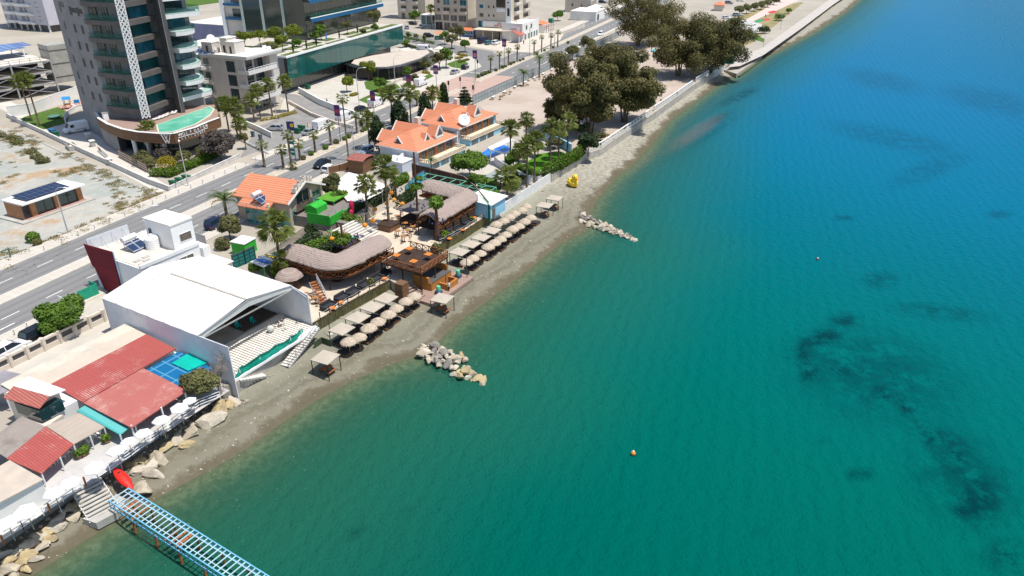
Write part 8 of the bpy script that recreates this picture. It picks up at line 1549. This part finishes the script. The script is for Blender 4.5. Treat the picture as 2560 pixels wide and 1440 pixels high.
for lst, lb in ((B1, ' charcoal day bed from the tent end in front of the left umbrellas'), (B2, ' charcoal day bed from the bar end in front of the right umbrellas')):
 for i, (px, py) in enumerate(lst): p = S(px, py+2); BED.put(p, BA, ordn(i)+lb, (.85, .8, 1) if i % 2 == 0 else (.6, .5, .9), 'day beds in front of the thatched umbrellas')
for i, (px, py, ty) in enumerate(((1168, 702, 640), (1115, 722, 685), (826, 838, 790))):
 p = S(px, py); t = thing('beach_pole', ['slim beach lamp pole on a concrete foot, in front of the right umbrellas', 'short dark pole beside the lone canopy at the beach bar', 'slim pole behind the first canopy of the left row'][i], 'pole', p); b = MB().use(DKGREY); h = HZ(p, ty)-p.z; b.tube([(0, 0, 0), (0, 0, h)], .06, 6); b.build('shaft', None, t); b = MB().use(CONC); b.lathe([(.4, -.1), (.38, .2), (.1, .35)], n=10); b.build('foot', None, t)
t = thing('shower_screen', 'dark green folding screen by the tent end of the left beach row', 'screen', S(805, 858), BA); b = MB().use(M('dark_olive', (.06, .08, .04), .8)); b.box(0, .06, -1.6, 0, 0, .9); b.box(-1.4, 0, -.06, 0, 0, .9); b.build('panel', None, t)
p = S(1432, 466); t = thing('duck_figure', 'big yellow bathtub-duck figure standing on the sand', 'duck', p, BA-2.0); YD = M('duck_yellow', (.78, .52, .015), .35, .08, .6, spec=.5); b = MB().use(YD); b.ell((0, 0, .75), (1.25, .95, .8), 20, 12); b.ell((-.95, 0, 1.2), (.5, .45, .35), 12, 8); b.ell((.45, 0, 1.45), (.55, .5, .55), 14, 8); b.ell((.55, 0, 2.05), (.66, .62, .62), 18, 12); b.build('body', None, t, smooth=True)
b = MB().use(M('duck_orange', (.75, .25, .01), .4)); b.ell((1.22, 0, 1.95), (.34, .32, .12), 12, 6); b.build('beak', None, t, smooth=True)
for s in (-1, 1): b = MB().use(YD); b.ell((-.15, s*.9, .95), (.75, .16, .4), 14, 8); b.build('wing', None, t, smooth=True); b = MB().use(DARKM); b.ell((.95, s*.38, 2.3), (.1, .1, .13), 8, 6); b.build('eye', None, t)
p = G(1583, 1134, .15); t = thing('buoy', 'orange and white mooring buoy floating alone in the sea', 'buoy', p); b = MB().use(M('buoy_orange', (.75, .25, .03), .4)); b.ell((0, 0, .05), (.26, .26, .26), 14, 9); b.build('float', None, t, smooth=True); b = MB().use(WHITEP); b.lathe([(.1, .28), (.07, .4)], n=8); b.build('cap', None, t)
p = G(2044, 648, .1); t = thing('buoy', 'tiny dark float with a pale top far out in the sea', 'buoy', p); b = MB().use(DKGREY); b.ell((0, 0, 0), (.3, .3, .2), 10, 6); b.build('float', None, t); b = MB().use(WHITEP); b.ell((0, 0, .22), (.12, .12, .12), 8, 5); b.build('cap', None, t)
ROCKM = []
for i, cl in enumerate(((.45, .385, .29), (.50, .44, .35), (.25, .225, .195), (.45, .355, .20))):
 ROCKM.append(M('rock_%s' % ['tan', 'pale', 'grey', 'ochre'][i], cl, .92, .2, .9, bmp=.10, dirt=sh(cl, .7)))
m = ROCKM[0]
def rockmesh(seed):
 q = random.Random(seed); bm = bmesh.new(); bmesh.ops.create_icosphere(bm, subdivisions=2, radius=1); pl = [(Vector((q.gauss(0, 1), q.gauss(0, 1), q.gauss(0, 1))).normalized(), q.uniform(.42, .8)) for _ in range(13)]
 for v in bm.verts:
  for n_, d_ in pl:
   k = v.co.dot(n_)-d_
   if k > 0: v.co -= n_*k
  v.co *= 1+q.uniform(-.05, .05)
 bmesh.ops.bevel(bm, geom=[e for e in bm.edges if e.calc_face_angle(0) > .55], offset=.035, segments=1, affect='EDGES')
 me = bpy.data.meshes.new('boulder'); bm.to_mesh(me); bm.free(); me.materials.append(ROCKM[0]); return me
RMS = [rockmesh(i) for i in range(9)]; RCOL = ['tan', 'pale', 'grey', 'ochre']
def rock(p, sx, sy, szz, lb, gp, mi, seed):
 o = bpy.data.objects.new('boulder', RMS[seed % 9]); COL.objects.link(o); o.location = p; q = random.Random(seed); o.scale = (sx, sy, szz); o.rotation_euler = (q.uniform(-.35, .35), q.uniform(-.35, .35), q.uniform(0, 6.28)); recolor(o, 0, ROCKM[mi]); tag(o, lb, 'boulder', gp)
PILE1 = [(1057, 865), (1075, 867), (1087, 868), (1056, 878), (1066, 880), (1051, 889), (1068, 893), (1086, 879), (1078, 884), (1105, 874), (1100, 884), (1112, 886), (1122, 880), (1098, 893), (1073, 902), (1085, 899), (1108, 902), (1094, 906), (1130, 888), (1140, 901), (1155, 893), (1125, 900), (1120, 914), (1098, 914), (1140, 918), (1170, 915), (1162, 900), (1134, 935), (1150, 930), (1152, 943), (1183, 930), (1176, 926), (1192, 942), (1198, 938), (1205, 955), (1208, 948), (1165, 930), (1170, 940), (1160, 922), (1085, 888), (1066, 872), (1145, 908), (1117, 893), (1128, 922), (1180, 945)]
for i, (px, py) in enumerate(PILE1):
 q = random.Random(i*7+1); p = G(px, py, .35); s = q.uniform(.55, 1.05) if i < 40 else .5; mi = 2 if 1078 < px < 1140 and q.random() < .6 else (3 if px > 1140 and q.random() < .6 else q.choice((0, 1, 1))); rock(Vector((p.x, p.y, .25+.35*q.random()-(.4 if px > 1165 else 0))), s, s*q.uniform(.6, 1.), s*q.uniform(.5, .8), ordn(i)+' '+RCOL[mi]+' boulder of the near breakwater, counted roughly from the sand outwards', 'boulders of the near breakwater', mi, i)
k = 0
for i in range(44):
 f = i/43; px = 1452+f*136; py = 545+f*52+math.sin(i*2.4)*9*(1.2-f); q = random.Random(i+500); p = G(px, py, .3); s = q.uniform(.6, 1.)*(1-.3*f); mi = q.choice((0, 1, 1, 0, 2)); rock(Vector((p.x, p.y, .25-.25*f+.25*q.random())), s, s*q.uniform(.6, 1.), s*q.uniform(.5, .8), ordn(i)+' '+RCOL[mi]+' boulder of the far breakwater, counted roughly from the sand outwards', 'boulders of the far breakwater', mi, i+3)
REV = [(548, 1022, 2.0), (520, 1055, 2.2), (470, 1085, 1.5), (440, 1105, 1.2), (415, 1118, 1.4), (395, 1148, 1.8), (372, 1165, 1.6), (380, 1185, 1.5), (345, 1178, 1.2), (355, 1225, 1.7), (325, 1160, 1.0), (580, 1005, 1.3), (565, 1012, 1.2), (505, 1040, 1.), (475, 1060, .9), (440, 1085, .8), (350, 1150, .9), (462, 1112, 1.1), (215, 1245, 1.2), (195, 1258, 1.2), (205, 1275, 1.2), (185, 1290, 1.2), (150, 1292, 1.), (135, 1305, 1.3), (120, 1322, 1.1), (105, 1340, 1.0), (132, 1320, 1.2), (85, 1345, 1.1), (70, 1360, 1.3), (95, 1370, 1.1), (65, 1390, 1.3), (40, 1380, 1.1), (20, 1400, 1.2), (50, 1405, 1.), (85, 1395, .9), (10, 1385, 1.1), (15, 1425, 1.4), (125, 1345, 1.), (160, 1275, .9), (175, 1272, 1.), (220, 1262, .9), (30, 1440, 1.1), (110, 1355, .8), (60, 1420, .9), (-15, 1440, 1.3), (300, 1195, .9), (310, 1205, .8)]
for i, (px, py, s) in enumerate(REV):
 p = S(px, py); q = random.Random(i+900); mi = q.choice((1, 0, 0, 1, 3)); s *= .78; rock(p+BT*.35+Vector((0, 0, s*.2)), s*1.2, s*q.uniform(.6, .95), s*.5, ordn(i)+' '+RCOL[mi]+' boulder below the taverna terrace, counted from the tent side', 'boulders below the taverna terrace', mi, i+20)
bl = MB()
q = random.Random(4)
for i in range(420):
 f = q.random(); j = q.randint(0, len(LAND_PX)-2) if i > 260 else q.randint(1, 6); a, e = LB[j], LB[j+1]; p = a.lerp(e, f)+BT*q.uniform(.2, 2.2); z = sz(p)
 if z < -.2: continue
 r_ = q.uniform(.08, .26); bl.use(ROCKM[q.choice((0, 1, 2))]); bl.ell((p.x, p.y, z+r_*.3), (r_, r_*q.uniform(.6, 1), r_*.6), 6, 4, .15)
tag(bl.build('pebbles'), kind='stuff')
# ================================================================ vehicles, street furniture, people
TYRE = M('tyre', (.02, .02, .02), .9); RIM = M('rim', (.45, .45, .47), .35, .1, 2., metal=.7); HL = M('headlamp', (.75, .75, .72), .15); TL = M('tail_lamp', (.45, .01, .01), .3); CARG = M('car_glass', (.012, .022, .035), .05, .2, .5, spec=.9); PLAS = M('black_plastic', (.025, .025, .025), .6)
PAINT = {n: M('paint_'+n, c, .28, .04, .5, met, .55) for n, c, met in (('white', (.80, .80, .80), 0), ('black', (.012, .013, .015), .1), ('silver', (.50, .51, .52), .4), ('grey', (.22, .22, .23), .4), ('navy', (.015, .025, .07), .2), ('blue', (.28, .38, .50), .4), ('teal', (.10, .26, .27), .2))}
def loft(b, secs, close=True):
 vs = []; fs = []; n = 8
 for x, zb, zt, w_ in secs: vs += [(x, -w_*.9, zb), (x, -w_, zb+.15), (x, -w_, zt-.14), (x, -w_*.9, zt), (x, w_*.9, zt), (x, w_, zt-.14), (x, w_, zb+.15), (x, w_*.9, zb)]
 for i in range(len(secs)-1):
  for k in range(n): fs.append((i*n+k, (i+1)*n+k, (i+1)*n+(k+1) % n, i*n+(k+1) % n))
 fs += [tuple(range(n)), tuple(range(len(secs)*n-1, (len(secs)-1)*n-1, -1))]; b.raw(vs, fs)
def frustum(b, lo, hi, z0, z1, w0, w1):
 b.raw([(lo[0], -w0, z0), (lo[1], -w0, z0), (lo[1], w0, z0), (lo[0], w0, z0), (hi[0], -w1, z1), (hi[1], -w1, z1), (hi[1], w1, z1), (hi[0], w1, z1)], [(3, 2, 1, 0), (4, 5, 6, 7), (0, 1, 5, 4), (1, 2, 6, 5), (2, 3, 7, 6), (3, 0, 4, 7)])
def carproto(kind):
 t = thing('parked_van' if kind == 'van' else 'parked_car', 'x', 'van' if kind == 'van' else 'car', (0, 0, 0)); P = PAINT['white']; b = MB().use(P)
 if kind == 'van': L_, W_, wz = 2.75, .98, (-1.7, 1.75); loft(b, [(-2.75, .35, 2.35, .9), (-2.65, .3, 2.5, .97), (.9, .3, 2.5, .97), (1.35, .3, 2.38, .93), (2.0, .3, 1.35, .95), (2.62, .32, 1.12, .9), (2.78, .4, .8, .8)])
 else:
  h = {'sedan': .93, 'hatch': .98, 'suv': 1.12}[kind]; L_ = {'sedan': 2.3, 'hatch': 2.05, 'suv': 2.35}[kind]; W_ = .92; wz = (-L_*.6, L_*.62)
  loft(b, [(-L_, .4, h-.28, .74), (-L_+.12, .27, h-.06, .86), (-L_*.55, .24, h, .92), (L_*.3, .24, h, .92), (L_*.62, .24, h-.08, .91), (L_*.93, .28, h-.24, .84), (L_, .36, h-.42, .7)])
 b.build('body', None, t, smooth=False); g = MB().use(CARG); r = MB().use(P)
 if kind == 'van': g.raw([(1.37, -.82, 2.3), (2.02, -.86, 1.42), (2.02, .86, 1.42), (1.37, .82, 2.3), (1.42, -.8, 2.31), (2.06, -.84, 1.42), (2.06, .84, 1.42), (1.42, .8, 2.31)], [(4, 5, 6, 7)]); g.box(.5, 1.3, -.985, .985, 1.4, 2.05); g.use(PLAS); g.box(-2.2, .4, -.985, .985, .75, .85);
 else:
  lo, hi, zt = {'sedan': ((-1.75, 1.1), (-1.05, .2), 1.42), 'hatch': ((-1.95, 1.15), (-1.65, .2), 1.5), 'suv': ((-2.25, 1.15), (-1.95, .25), 1.72)}[kind]
  frustum(g, lo, hi, h-.02, zt, .84, .66); frustum(r, (hi[0]-.04, hi[1]+.04), (hi[0]+.1, hi[1]-.1), zt-.02, zt+.06, .68, .58)
  for x in ((hi[0]+hi[1])/2,):
   for s in (-1, 1): r.bar((x, s*.86, h), (x, s*.67, zt), .09, .05)
  for s in (-1, 1):
   r.bar((lo[1], s*.82, h), (hi[1], s*.65, zt), .07, .06); r.bar((lo[0], s*.82, h), (hi[0], s*.65, zt), .12, .06)
 g.build('windows', None, t)
 if r.f: r.build('roof', None, t)
 for x in wz:
  for s in (-1, 1):
   b = MB().use(TYRE); y = s*(W_-.1); b.tube([(x, y-.11, .33), (x, y+.11, .33)], .33, 14); wh = b.build('wheel', None, t); b = MB().use(RIM); b.tube([(x, y+s*.112, .33), (x, y+s*.125, .33)], .21, 10); b.build('rim', None, wh)
 for s in (-1, 1): b = MB().use(HL); zz = .62; b.box(L_-.13, L_+.02, s*.62-.16, s*.62+.16, zz-.08, zz+.06); b.build('headlight', None, t); b = MB().use(TL); b.box(-L_-.02, -L_+.12, s*.68-.12, s*.68+.12, .62, .82 if kind != 'van' else 1.2); b.build('tail_light', None, t)
 return Proto(t)
CARS = {k: carproto(k) for k in ('sedan', 'hatch', 'suv', 'van')}
def car(kind, px, py, col, lb, rz=None, gp=None, z=LAND+.01):
 p = CARS[kind]; o = p.put(G(px, py, z), RA if rz is None else rz, lb, 1., gp)
 for c in p.parts(o):
  if c.name.startswith(('body', 'roof')): recolor(c, 0, PAINT[col])
PI = math.pi
for a in [('sedan', 805, 416, 'black', 'black saloon driving in the near lane behind the orange tiled club house', RA+PI), ('sedan', 776, 335, 'silver', 'silver saloon parked at the kerb by the green bins', RA), ('van', 806, 322, 'white', 'white people carrier parked at the car park fence', RA), ('hatch', 687, 326, 'silver', 'small silver hatchback standing in the car park by the white wall', RA+1.9),
   ('van', 862, 302, 'white', 'long white van parked right of the ramp wall', RA), ('suv', 904, 280, 'black', 'black car parked in front of the long white van', RA), ('van', 940, 266, 'white', 'white van parked under the second banner', RA), ('hatch', 1003, 234, 'silver', 'silver hatchback at the kerb beside the golden garden palm', RA), ('van', 1053, 214, 'white', 'white van moving off near the pink pavement', RA),
   ('sedan', 1138, 184, 'silver', 'silver saloon waiting at the street corner', RA), ('hatch', 1163, 172, 'black', 'black hatchback turning at the street corner', RA+.1), ('suv', 1501, 89, 'white', 'white car driving on the far stretch of the road', RA+PI), ('hatch', 917, 383, 'blue', 'blue-grey hatchback parked beside the tall dark cypress', RA+PI), ('hatch', 826, 428, 'white', 'white car parked behind the brown slatted fence', RA),
   ('suv', 545, 566, 'navy', 'dark navy car parked beside the feather palm', RA), ('suv', 104, 842, 'black', 'black estate car parked under the bright green tree', RA), ('suv', 28, 885, 'white', 'white estate car with dark roof glass at the left edge', RA), ('van', 192, 330, 'white', 'white van parked in the yard at the foot of the tower', RA+2.75),
   ('hatch', 1017, 72, 'blue', 'blue-silver hatchback in front of the set-back flats', aP+2.2), ('sedan', 1054, 69, 'white', 'white saloon in front of the glazed porch', RA+.3), ('hatch', 1033, 62, 'black', 'dark hatchback under the tree by the glazed porch', aP), ('suv', 1072, 93, 'black', 'black car parked in front of the terracotta kerb', aP+.3), ('hatch', 1099, 99, 'teal', 'grey-green hatchback half hidden behind pale twigs', aP+.2), ('hatch', 1182, 97, 'grey', 'grey hatchback beside the blue booth', RA),
   ('van', 1208, 108, 'navy', 'navy van under the left end of the faded canopy', aP+1.3), ('hatch', 1222, 111, 'teal', 'teal hatchback under the faded canopy', aP+1.3), ('suv', 1240, 111, 'white', 'white car under the middle of the faded canopy', aP+1.5), ('hatch', 1042, 132, 'grey', 'grey car parked at the back of the canopy', aP), ('van', 1062, 129, 'white', 'white van at the right end of the cafe canopy', aP+.2), ('suv', 1506, 8, 'navy', 'navy car at the very top behind the white restaurant', aP),
   ('hatch', 1815, 47, 'white', 'white car parked beside the far promenade trees', aP), ('hatch', 1841, 40, 'blue', 'blue car in the shade of the far promenade trees', aP), ('suv', 1822, 10, 'grey', 'grey car at the far car park near the top', aP), ('sedan', 1850, 3, 'white', 'white car at the far car park along the top edge', aP)]: car(a[0], a[1], a[2], a[3], a[4], a[5])
LP = thing('street_lamp', 'x', 'street lamp', (0, 0, 0)); LMET = M('lamp_grey', (.55, .56, .56), .5, .08, 2., metal=.3); b = MB().use(LMET); b.tube([(0, 0, 0), (0, 0, 4), (0, 0, 7.6)], [.11, .09, .06], 8); b.build('pole', None, LP); b = MB().use(LMET); b.tube([(0, 0, 7.6), (.15, 0, 8.3), (.7, 0, 8.85), (1.6, 0, 9.0), (2.1, 0, 9.0)], .05, 6); b.build('arm', None, LP); b = MB().use(WHITEP); b.box(2.0, 2.8, -.14, .14, 8.92, 9.06); b.build('lamp_head', None, LP); LP = Proto(LP)
for px, py, ty, rz, lb in ((471, 466, 344, -1.1, 'curved street lamp in front of the clipped tower hedge'), (171, 585, 466, -.3, 'curved street lamp on the pavement by the solar kiosk'), (368, 603, 520, .5, 'street lamp half hidden behind the white block'), (989, 224, 138, .3, 'curved street lamp in front of the sweeping canopy'), (898, 262, 170, .3, 'curved street lamp at the left end of the cafe lawn'), (1139, 168, 98, 2.2, 'street lamp in the corner garden with yellow flower stripes'), (887, 388, 309, 2.6, 'curved street lamp on the near pavement beside the very tall palm'), (1186, 226, 165, 2.7, 'arched signal lamp at the crossing'), (693, 304, 252, 1., 'thin lamp at the yellow shrub bed'), (1908, 118, 82, 2, 'slim lamp on the far promenade'), (1951, 72, 36, 2, 'slim lamp beside the flat-topped promenade tree')):
 g = G(px, py); h = HZ(g, ty)-LAND; LP.put(g, rz, lb, (1, 1, h/9.0))
BP = thing('banner_pole', 'x', 'banner pole', (0, 0, 0)); TPOLE = M('pole_teal', (.05, .13, .13), .5); b = MB().use(TPOLE); b.tube([(0, 0, 0), (0, 0, 1)], .08, 7); b.build('pole', None, BP); m, t_, b_ = nt('banner_print'); co_ = obco(t_); sp = t_.nodes.new('ShaderNodeSeparateXYZ'); t_.links.new(co_, sp.inputs[0]); n1 = noise(t_, 3., 3, .6, co_); f = math_(t_, 'SUBTRACT', 1., math_(t_, 'ABSOLUTE', math_(t_, 'MULTIPLY', math_(t_, 'ADD', sp.outputs[2], .2), .9))); c = mixc(t_, math_(t_, 'MULTIPLY', math_(t_, 'MULTIPLY', n1, 1.4), sstep(t_, f, .3, 1.)), (.10, .03, .16), (.62, .10, .08)); t_.links.new(c, b_.inputs['Base Color']); BANP = fin(m, b_, .6)
b = MB().use(BANP); b.box(-.75, .75, -.03, .03, -1.25, 1.25); b.use(M('banner_purple', (.10, .035, .17), .6)); b.box(-.76, .76, -.035, .035, 1.0, 1.26); b.build('banner', None, BP); BP = Proto(BP)
for px, py, ty, lb in ((1261, 171, 107, 'purple banner pole nearest the rental canopy'), (1189, 203, 136, 'purple banner pole at the crossing with text lines'), (1092, 228, 174, 'purple banner pole by the pink pavement'), (1025, 250, 198, 'purple banner just above the golden garden palm'), (936, 288, 240, 'purple banner with an orange blaze above the white van'), (852, 356, 276, 'purple banner with an orange blaze at the near end')):
 o = BP.put(G(px, py), aP, lb, 1., 'purple banners along the road'); h = HZ(Vector(o.location), ty)-LAND
 for c in BP.parts(o):
  if c.name.startswith('pole'): c.scale = (1, 1, h+1.3)
  else: c.location = (0, -.12, h)
 if o.name:
  for k in range(3):
   if ty in (107, 136, 174): b = MB().use(M('banner_text', (.62, .5, .55), .6)); b.box(-.5, .5, -.165, -.157, h+.1-.4*k, h+.28-.4*k); b.build('text_line', None, o)
for px, py, ty, lb in ((1324, 144, 70, 'slim dark pole in the middle of the far median'), (1386, 121, 82, 'slim dark pole near the far end of the median')):
 g = G(px, py); h = HZ(g, ty)-LAND; t = thing('slim_pole', lb, 'pole', g); b = MB().use(TPOLE); b.tube([(0, 0, 0), (0, 0, h)], .08, 7); b.build('shaft', None, t); b = MB().use(TPOLE); b.box(-.12, .5, -.08, .08, h, h+.12); b.build('lamp_head', None, t)
for px, py, lb in ((1151, 222, 'traffic light on the right of the pink crossing'), (1122, 232, 'traffic light on the left of the pink crossing'), (1194, 176, 'traffic light on the far corner of the crossing'), (1183, 244, 'double traffic light beside the glass fence end')):
 g = G(px, py); t = thing('traffic_light', lb, 'traffic light', g, aP); b = MB().use(METAL); b.tube([(0, 0, 0), (0, 0, 3.2)], .07, 7); b.build('pole', None, t); b = MB().use(PLAS); b.box(-.2, .2, -.18, .18, 2.3, 3.5); b.build('signal_box', None, t); b = MB().use(TL); b.tube([(0, -.18, 3.25), (0, -.24, 3.25)], .11, 8); b.build('red_lens', None, t)
g = G(741, 407); t = thing('road_sign', 'tall road sign pole with three teal boards on the median', 'road sign', g, aP); b = MB().use(TPOLE); b.tube([(0, 0, 0), (0, 0, 6.6)], .09, 7); b.build('pole', None, t)
for z in (1.6, 2.5, 4.0): b = MB().use(M('sign_teal', (.03, .22, .20), .5)); b.box(-1.1, .1, -.14, -.08, z, z+.65); b.build('board', None, t)
def bin_(px, py, lb, col, rz):
 t = thing('waste_container', lb, 'bin', G(px, py), rz); b = MB().use(col); frustum(b, (-.7, .7), (-.8, .8), .15, 1.15, .45, .52); b.build('body', None, t); b = MB().use(col); b.raw([(-.85, -.58, 1.16), (.85, -.58, 1.16), (.85, .55, 1.36), (-.85, .55, 1.36), (-.85, .55, 1.16), (.85, .55, 1.16)], [(0, 1, 2, 3), (2, 5, 4, 3), (1, 5, 2), (0, 3, 4), (0, 4, 5, 1)]); b.build('lid', None, t)
 for x in (-.6, .6):
  for y in (-.35, .35): b = MB().use(PLAS); b.tube([(x, y-.04, .1), (x, y+.04, .1)], .1, 8); b.build('wheel', None, t)
BG = M('bin_green', (.02, .14, .07), .5, .15, 1.5); BB = M('bin_blue', (.03, .18, .45), .5, .1, 1.5)
for px, py, lb, c in ((436, 467, 'left of the three green waste containers under the tower hedge', BG), (451, 460, 'middle of the three green waste containers under the tower hedge', BG), (468, 453, 'right of the three green waste containers by the lamp post', BG), (744, 333, 'left green waste container at the car park entrance', BG), (755, 326, 'right green waste container at the car park entrance', BG), (141, 342, 'green waste container behind the low lane wall', BG), (133, 336, 'blue-lidded waste container behind the low lane wall', BB), (770, 222, 'small green container by the podium shopfront', BG)): bin_(px, py, lb, c, RA+PI/2-.15)
for px, py, lb in ((633, 342, 'left blue-grey wheelie bin on the pavement by the lollipop tree'), (652, 350, 'right blue-grey wheelie bin on the pavement by the lollipop tree')):
 t = thing('wheelie_bin', lb, 'bin', G(px, py), RA); b = MB().use(M('bin_slate', (.10, .15, .2), .5)); frustum(b, (-.25, .25), (-.32, .32), .05, 1.25, .28, .36); b.build('body', None, t); b = MB().use(M('bin_slate', None)); b.box(-.36, .36, -.4, .4, 1.26, 1.34); b.build('lid', None, t)
g = G(729, 338); t = thing('billboard', 'navy and yellow advertising board at the car park kerb', 'billboard', g, aP+.3); b = MB().use(METAL); b.box(-.06, .06, -.06, .06, 0, 1.2); b.build('post', None, t); b = MB().use(M('navy_board', (.03, .04, .16), .5)); b.box(-.9, .9, -.06, .06, 1.1, 3.3); b.build('board', None, t); b = MB().use(M('board_yellow', None)); b.lathe([(.45, 0), (.45, .03)], n=14); o = b.build('motif', None, t); o.rotation_euler = (PI/2, 0, 0); o.location = (.35, -.07, 2.4)
fencerun('panel_fence', 'tan perforated panel fence at the car park entrance', [(770, 318), (800, 303)], 1.0, CREAM, TAN); fencerun('hedge_fence', 'white garden kerb wall in front of the lollipop tree', [(600, 352), (640, 372), (672, 388)], .5, WHITE, WHITE)
wallrun('garden_wall', 'white wall between the car park and the pavement', pxs([(612, 314), (645, 328), (680, 345)]), 1.3, .25, WHITE); wallrun('garden_wall', 'low pale wall along the cafe terrace front', pxs([(965, 218), (1020, 196), (1090, 170)]), .8, .2, CREAM)
fencerun('lot_fence', 'thin wire fence posts along the lane edge of the waste lot', [(60, 335), (160, 385), (260, 432), (385, 487)], .05, GREYC, M('wire_post', (.35, .34, .32), .7), step=3.5)
g = G(70, 735); t = thing('green_net_screen', 'green net screen around a bin corner by the maroon hoarding', 'screen', G(228, 745), BA); b = MB().use(M('net_green', (.02, .32, .20), .8, .2, 1.)); b.box(-1.6, 1.2, -.05, .05, 0, 1.7); b.box(1.15, 1.25, 0, 1.8, 0, 1.7); b.build('net', None, t); b = MB().use(METAL); b.box(-1.65, -1.55, -.05, .05, 0, 1.8); b.build('post', None, t)
DISH.put(G(161, 768), R(150), 'dish seen from behind on the pavement by the bright green tree', .9); bb_ = MB()
t = thing('bus_stop_frame', 'dark green frame sign at the left edge of the waste lot', 'frame', G(14, 650), RA); b = MB().use(M('frame_green', (.02, .12, .09), .6)); b.bar((-1.6, 0, 1.5), (1, 0, 1.5), .1, .12); b.build('beam', None, t)
for x in (-1.5, .9): b = MB().use(M('frame_green', None)); b.box(x-.06, x+.06, -.06, .06, 0, 1.6); b.build('post', None, t)
BO_ = thing('bollard', 'x', 'bollard', (0, 0, 0)); b = MB().use(METAL); b.tube([(0, 0, 0), (0, 0, .8)], .06, 7); b.build('post', None, BO_); b = MB().use(WHITEP); b.lathe([(.07, .8), (.07, .88), (.02, .92)], n=8); b.build('cap', None, BO_); BO_ = Proto(BO_)
s0 = road_st(G(120, 630))[0]
for i in range(22): BO_.put(road(s0+i*3.1, -107.5, LAND+.15), 0, ordn(i)+' little bollard along the upper pavement, counted from the kiosk end', 1., 'bollards along the upper pavement')
for i, (px, py) in enumerate(((2, 860), (38, 840), (70, 822), (98, 806), (124, 790))): BO_.put(G(px, py), 0, ordn(i)+' white-capped bollard along the near pavement at the left edge', 1.1, 'bollards along the near pavement')
sheet('play_paving', pxs([(1805, 55), (1850, 46), (1905, 60), (1900, 85), (1860, 85), (1815, 75)]), LAND+.012, M('grey_play_paving', (.48, .46, .44), .9, .08, .6)); sheet('play_stripe', pxs([(1885, 52), (1905, 48), (1912, 52), (1890, 57)]), LAND+.017, M('stripe_green', (.03, .25, .12), .8)); sheet('play_stripe', pxs([(1906, 48), (1922, 45), (1926, 50), (1912, 52)]), LAND+.017, M('stripe_red', (.5, .06, .05), .8))
sheet('play_stripe', pxs([(1918, 30), (1935, 26), (1945, 30), (1925, 34)]), LAND+.017, M('stripe_red', None)); sheet('lawn', pxs([(1850, 78), (1872, 76), (1912, 98), (1910, 106), (1880, 98)]), LAND+.014, LAWN)
t = thing('round_planter', 'white rimmed circular planter on the far promenade', 'planter', G(1871, 62)); b = MB().use(WHITE); b.lathe([(2.6, 0), (2.6, .5), (2.1, .5), (2.1, .3), (0, .3)], n=24); b.build('rim', None, t); leaves('foliage', [((0, 0, .15), (3.4, 3.4, .25))], 500, .2, GREEN, t, 3, .7)
g = G(1797, 26); t = thing('kiosk', 'small building with an orange tiled roof beside the far grove', 'kiosk', g, RA); b = MB().use(CREAM); b.box(-3, 3, -2.4, 2.4, 0, 3); b.build('wall', None, t); b = MB().use(TILE); hip(b, -3, 3, -2.4, 2.4, 3, 1.7, .6); b.build('roof', None, t)
SKIN = M('skin', (.45, .26, .18), .6, .05, 3.)
def person(lb, loc, rz, top, legs, stride=.18):
 V_ = [(0, 0, .95), (0, 0, 1.2), (0, 0, 1.42), (0, .0, 1.52), (.02, 0, 1.64), (.02, 0, 1.74), (0, .19, 1.4), (.05, .25, 1.12), (.16, .24, .9), (0, -.19, 1.4), (-.05, -.25, 1.12), (.08, -.26, .88), (0, .1, .9), (stride*.6, .1, .48), (stride*.4, .1, .07), (stride*.9, .1, .04), (0, -.1, .9), (-stride*.3, -.1, .48), (-stride, -.1, .1), (-stride*.4, -.1, .04)]
 E_ = [(0, 1), (1, 2), (2, 3), (3, 4), (4, 5), (2, 6), (6, 7), (7, 8), (2, 9), (9, 10), (10, 11), (0, 12), (12, 13), (13, 14), (14, 15), (0, 16), (16, 17), (17, 18), (18, 19)]
 rr = [.14, .13, .15, .06, .1, .09, .07, .05, .04, .07, .05, .04, .1, .065, .045, .04, .1, .065, .045, .04]
 me = bpy.data.meshes.new('person'); me.from_pydata(V_, E_, []); o = bpy.data.objects.new('person', me); COL.objects.link(o); m_ = o.modifiers.new('s', 'SKIN'); o.modifiers.new('u', 'SUBSURF').levels = 1
 for i, r_ in enumerate(rr): me.skin_vertices[0].data[i].radius = (r_, r_)
 me.skin_vertices[0].data[0].use_root = True; bpy.context.view_layer.update(); nm = bpy.data.meshes.new_from_object(o.evaluated_get(bpy.context.evaluated_depsgraph_get())); bpy.data.objects.remove(o)
 nm.materials.clear()
 for q in (SKIN, top, legs): nm.materials.append(q)
 for f in nm.polygons: z = f.center.z; f.material_index = 2 if .1 < z < .95 and abs(f.center.y) < .2 else (1 if .95 <= z < 1.48 else 0); f.use_smooth = True
 o = bpy.data.objects.new('person', nm); COL.objects.link(o); o.location = loc; o.rotation_euler = (0, 0, rz); tag(o, lb, 'person'); b = MB().use(M('dark_hair', (.03, .02, .015), .8)); b.ell((-.0, 0, 1.74), (.125, .11, .11), 10, 7); b.build('hair', None, o, smooth=True)
BLK = M('black_cloth', (.02, .02, .025), .9); person('person in dark clothes walking on the pavement by the rental canopy', G(1309, 112), 1.2, BLK, BLK); person('person in pink standing on the sandy bar floor', G(1006, 538), 2., M('pink_cloth', (.55, .12, .3), .9), M('pink_cloth', None)); person('person walking down the pale ramp beside the plaza wall', G(818, 262), 2.2, M('grey_cloth', (.2, .22, .26), .9), BLK); person('person walking on the far promenade', G(1913, 45), .5, BLK, BLK); person('person in white near the beach bar counter', BF(33, -6.2, 1.05), 1., WHITEP, BLK)
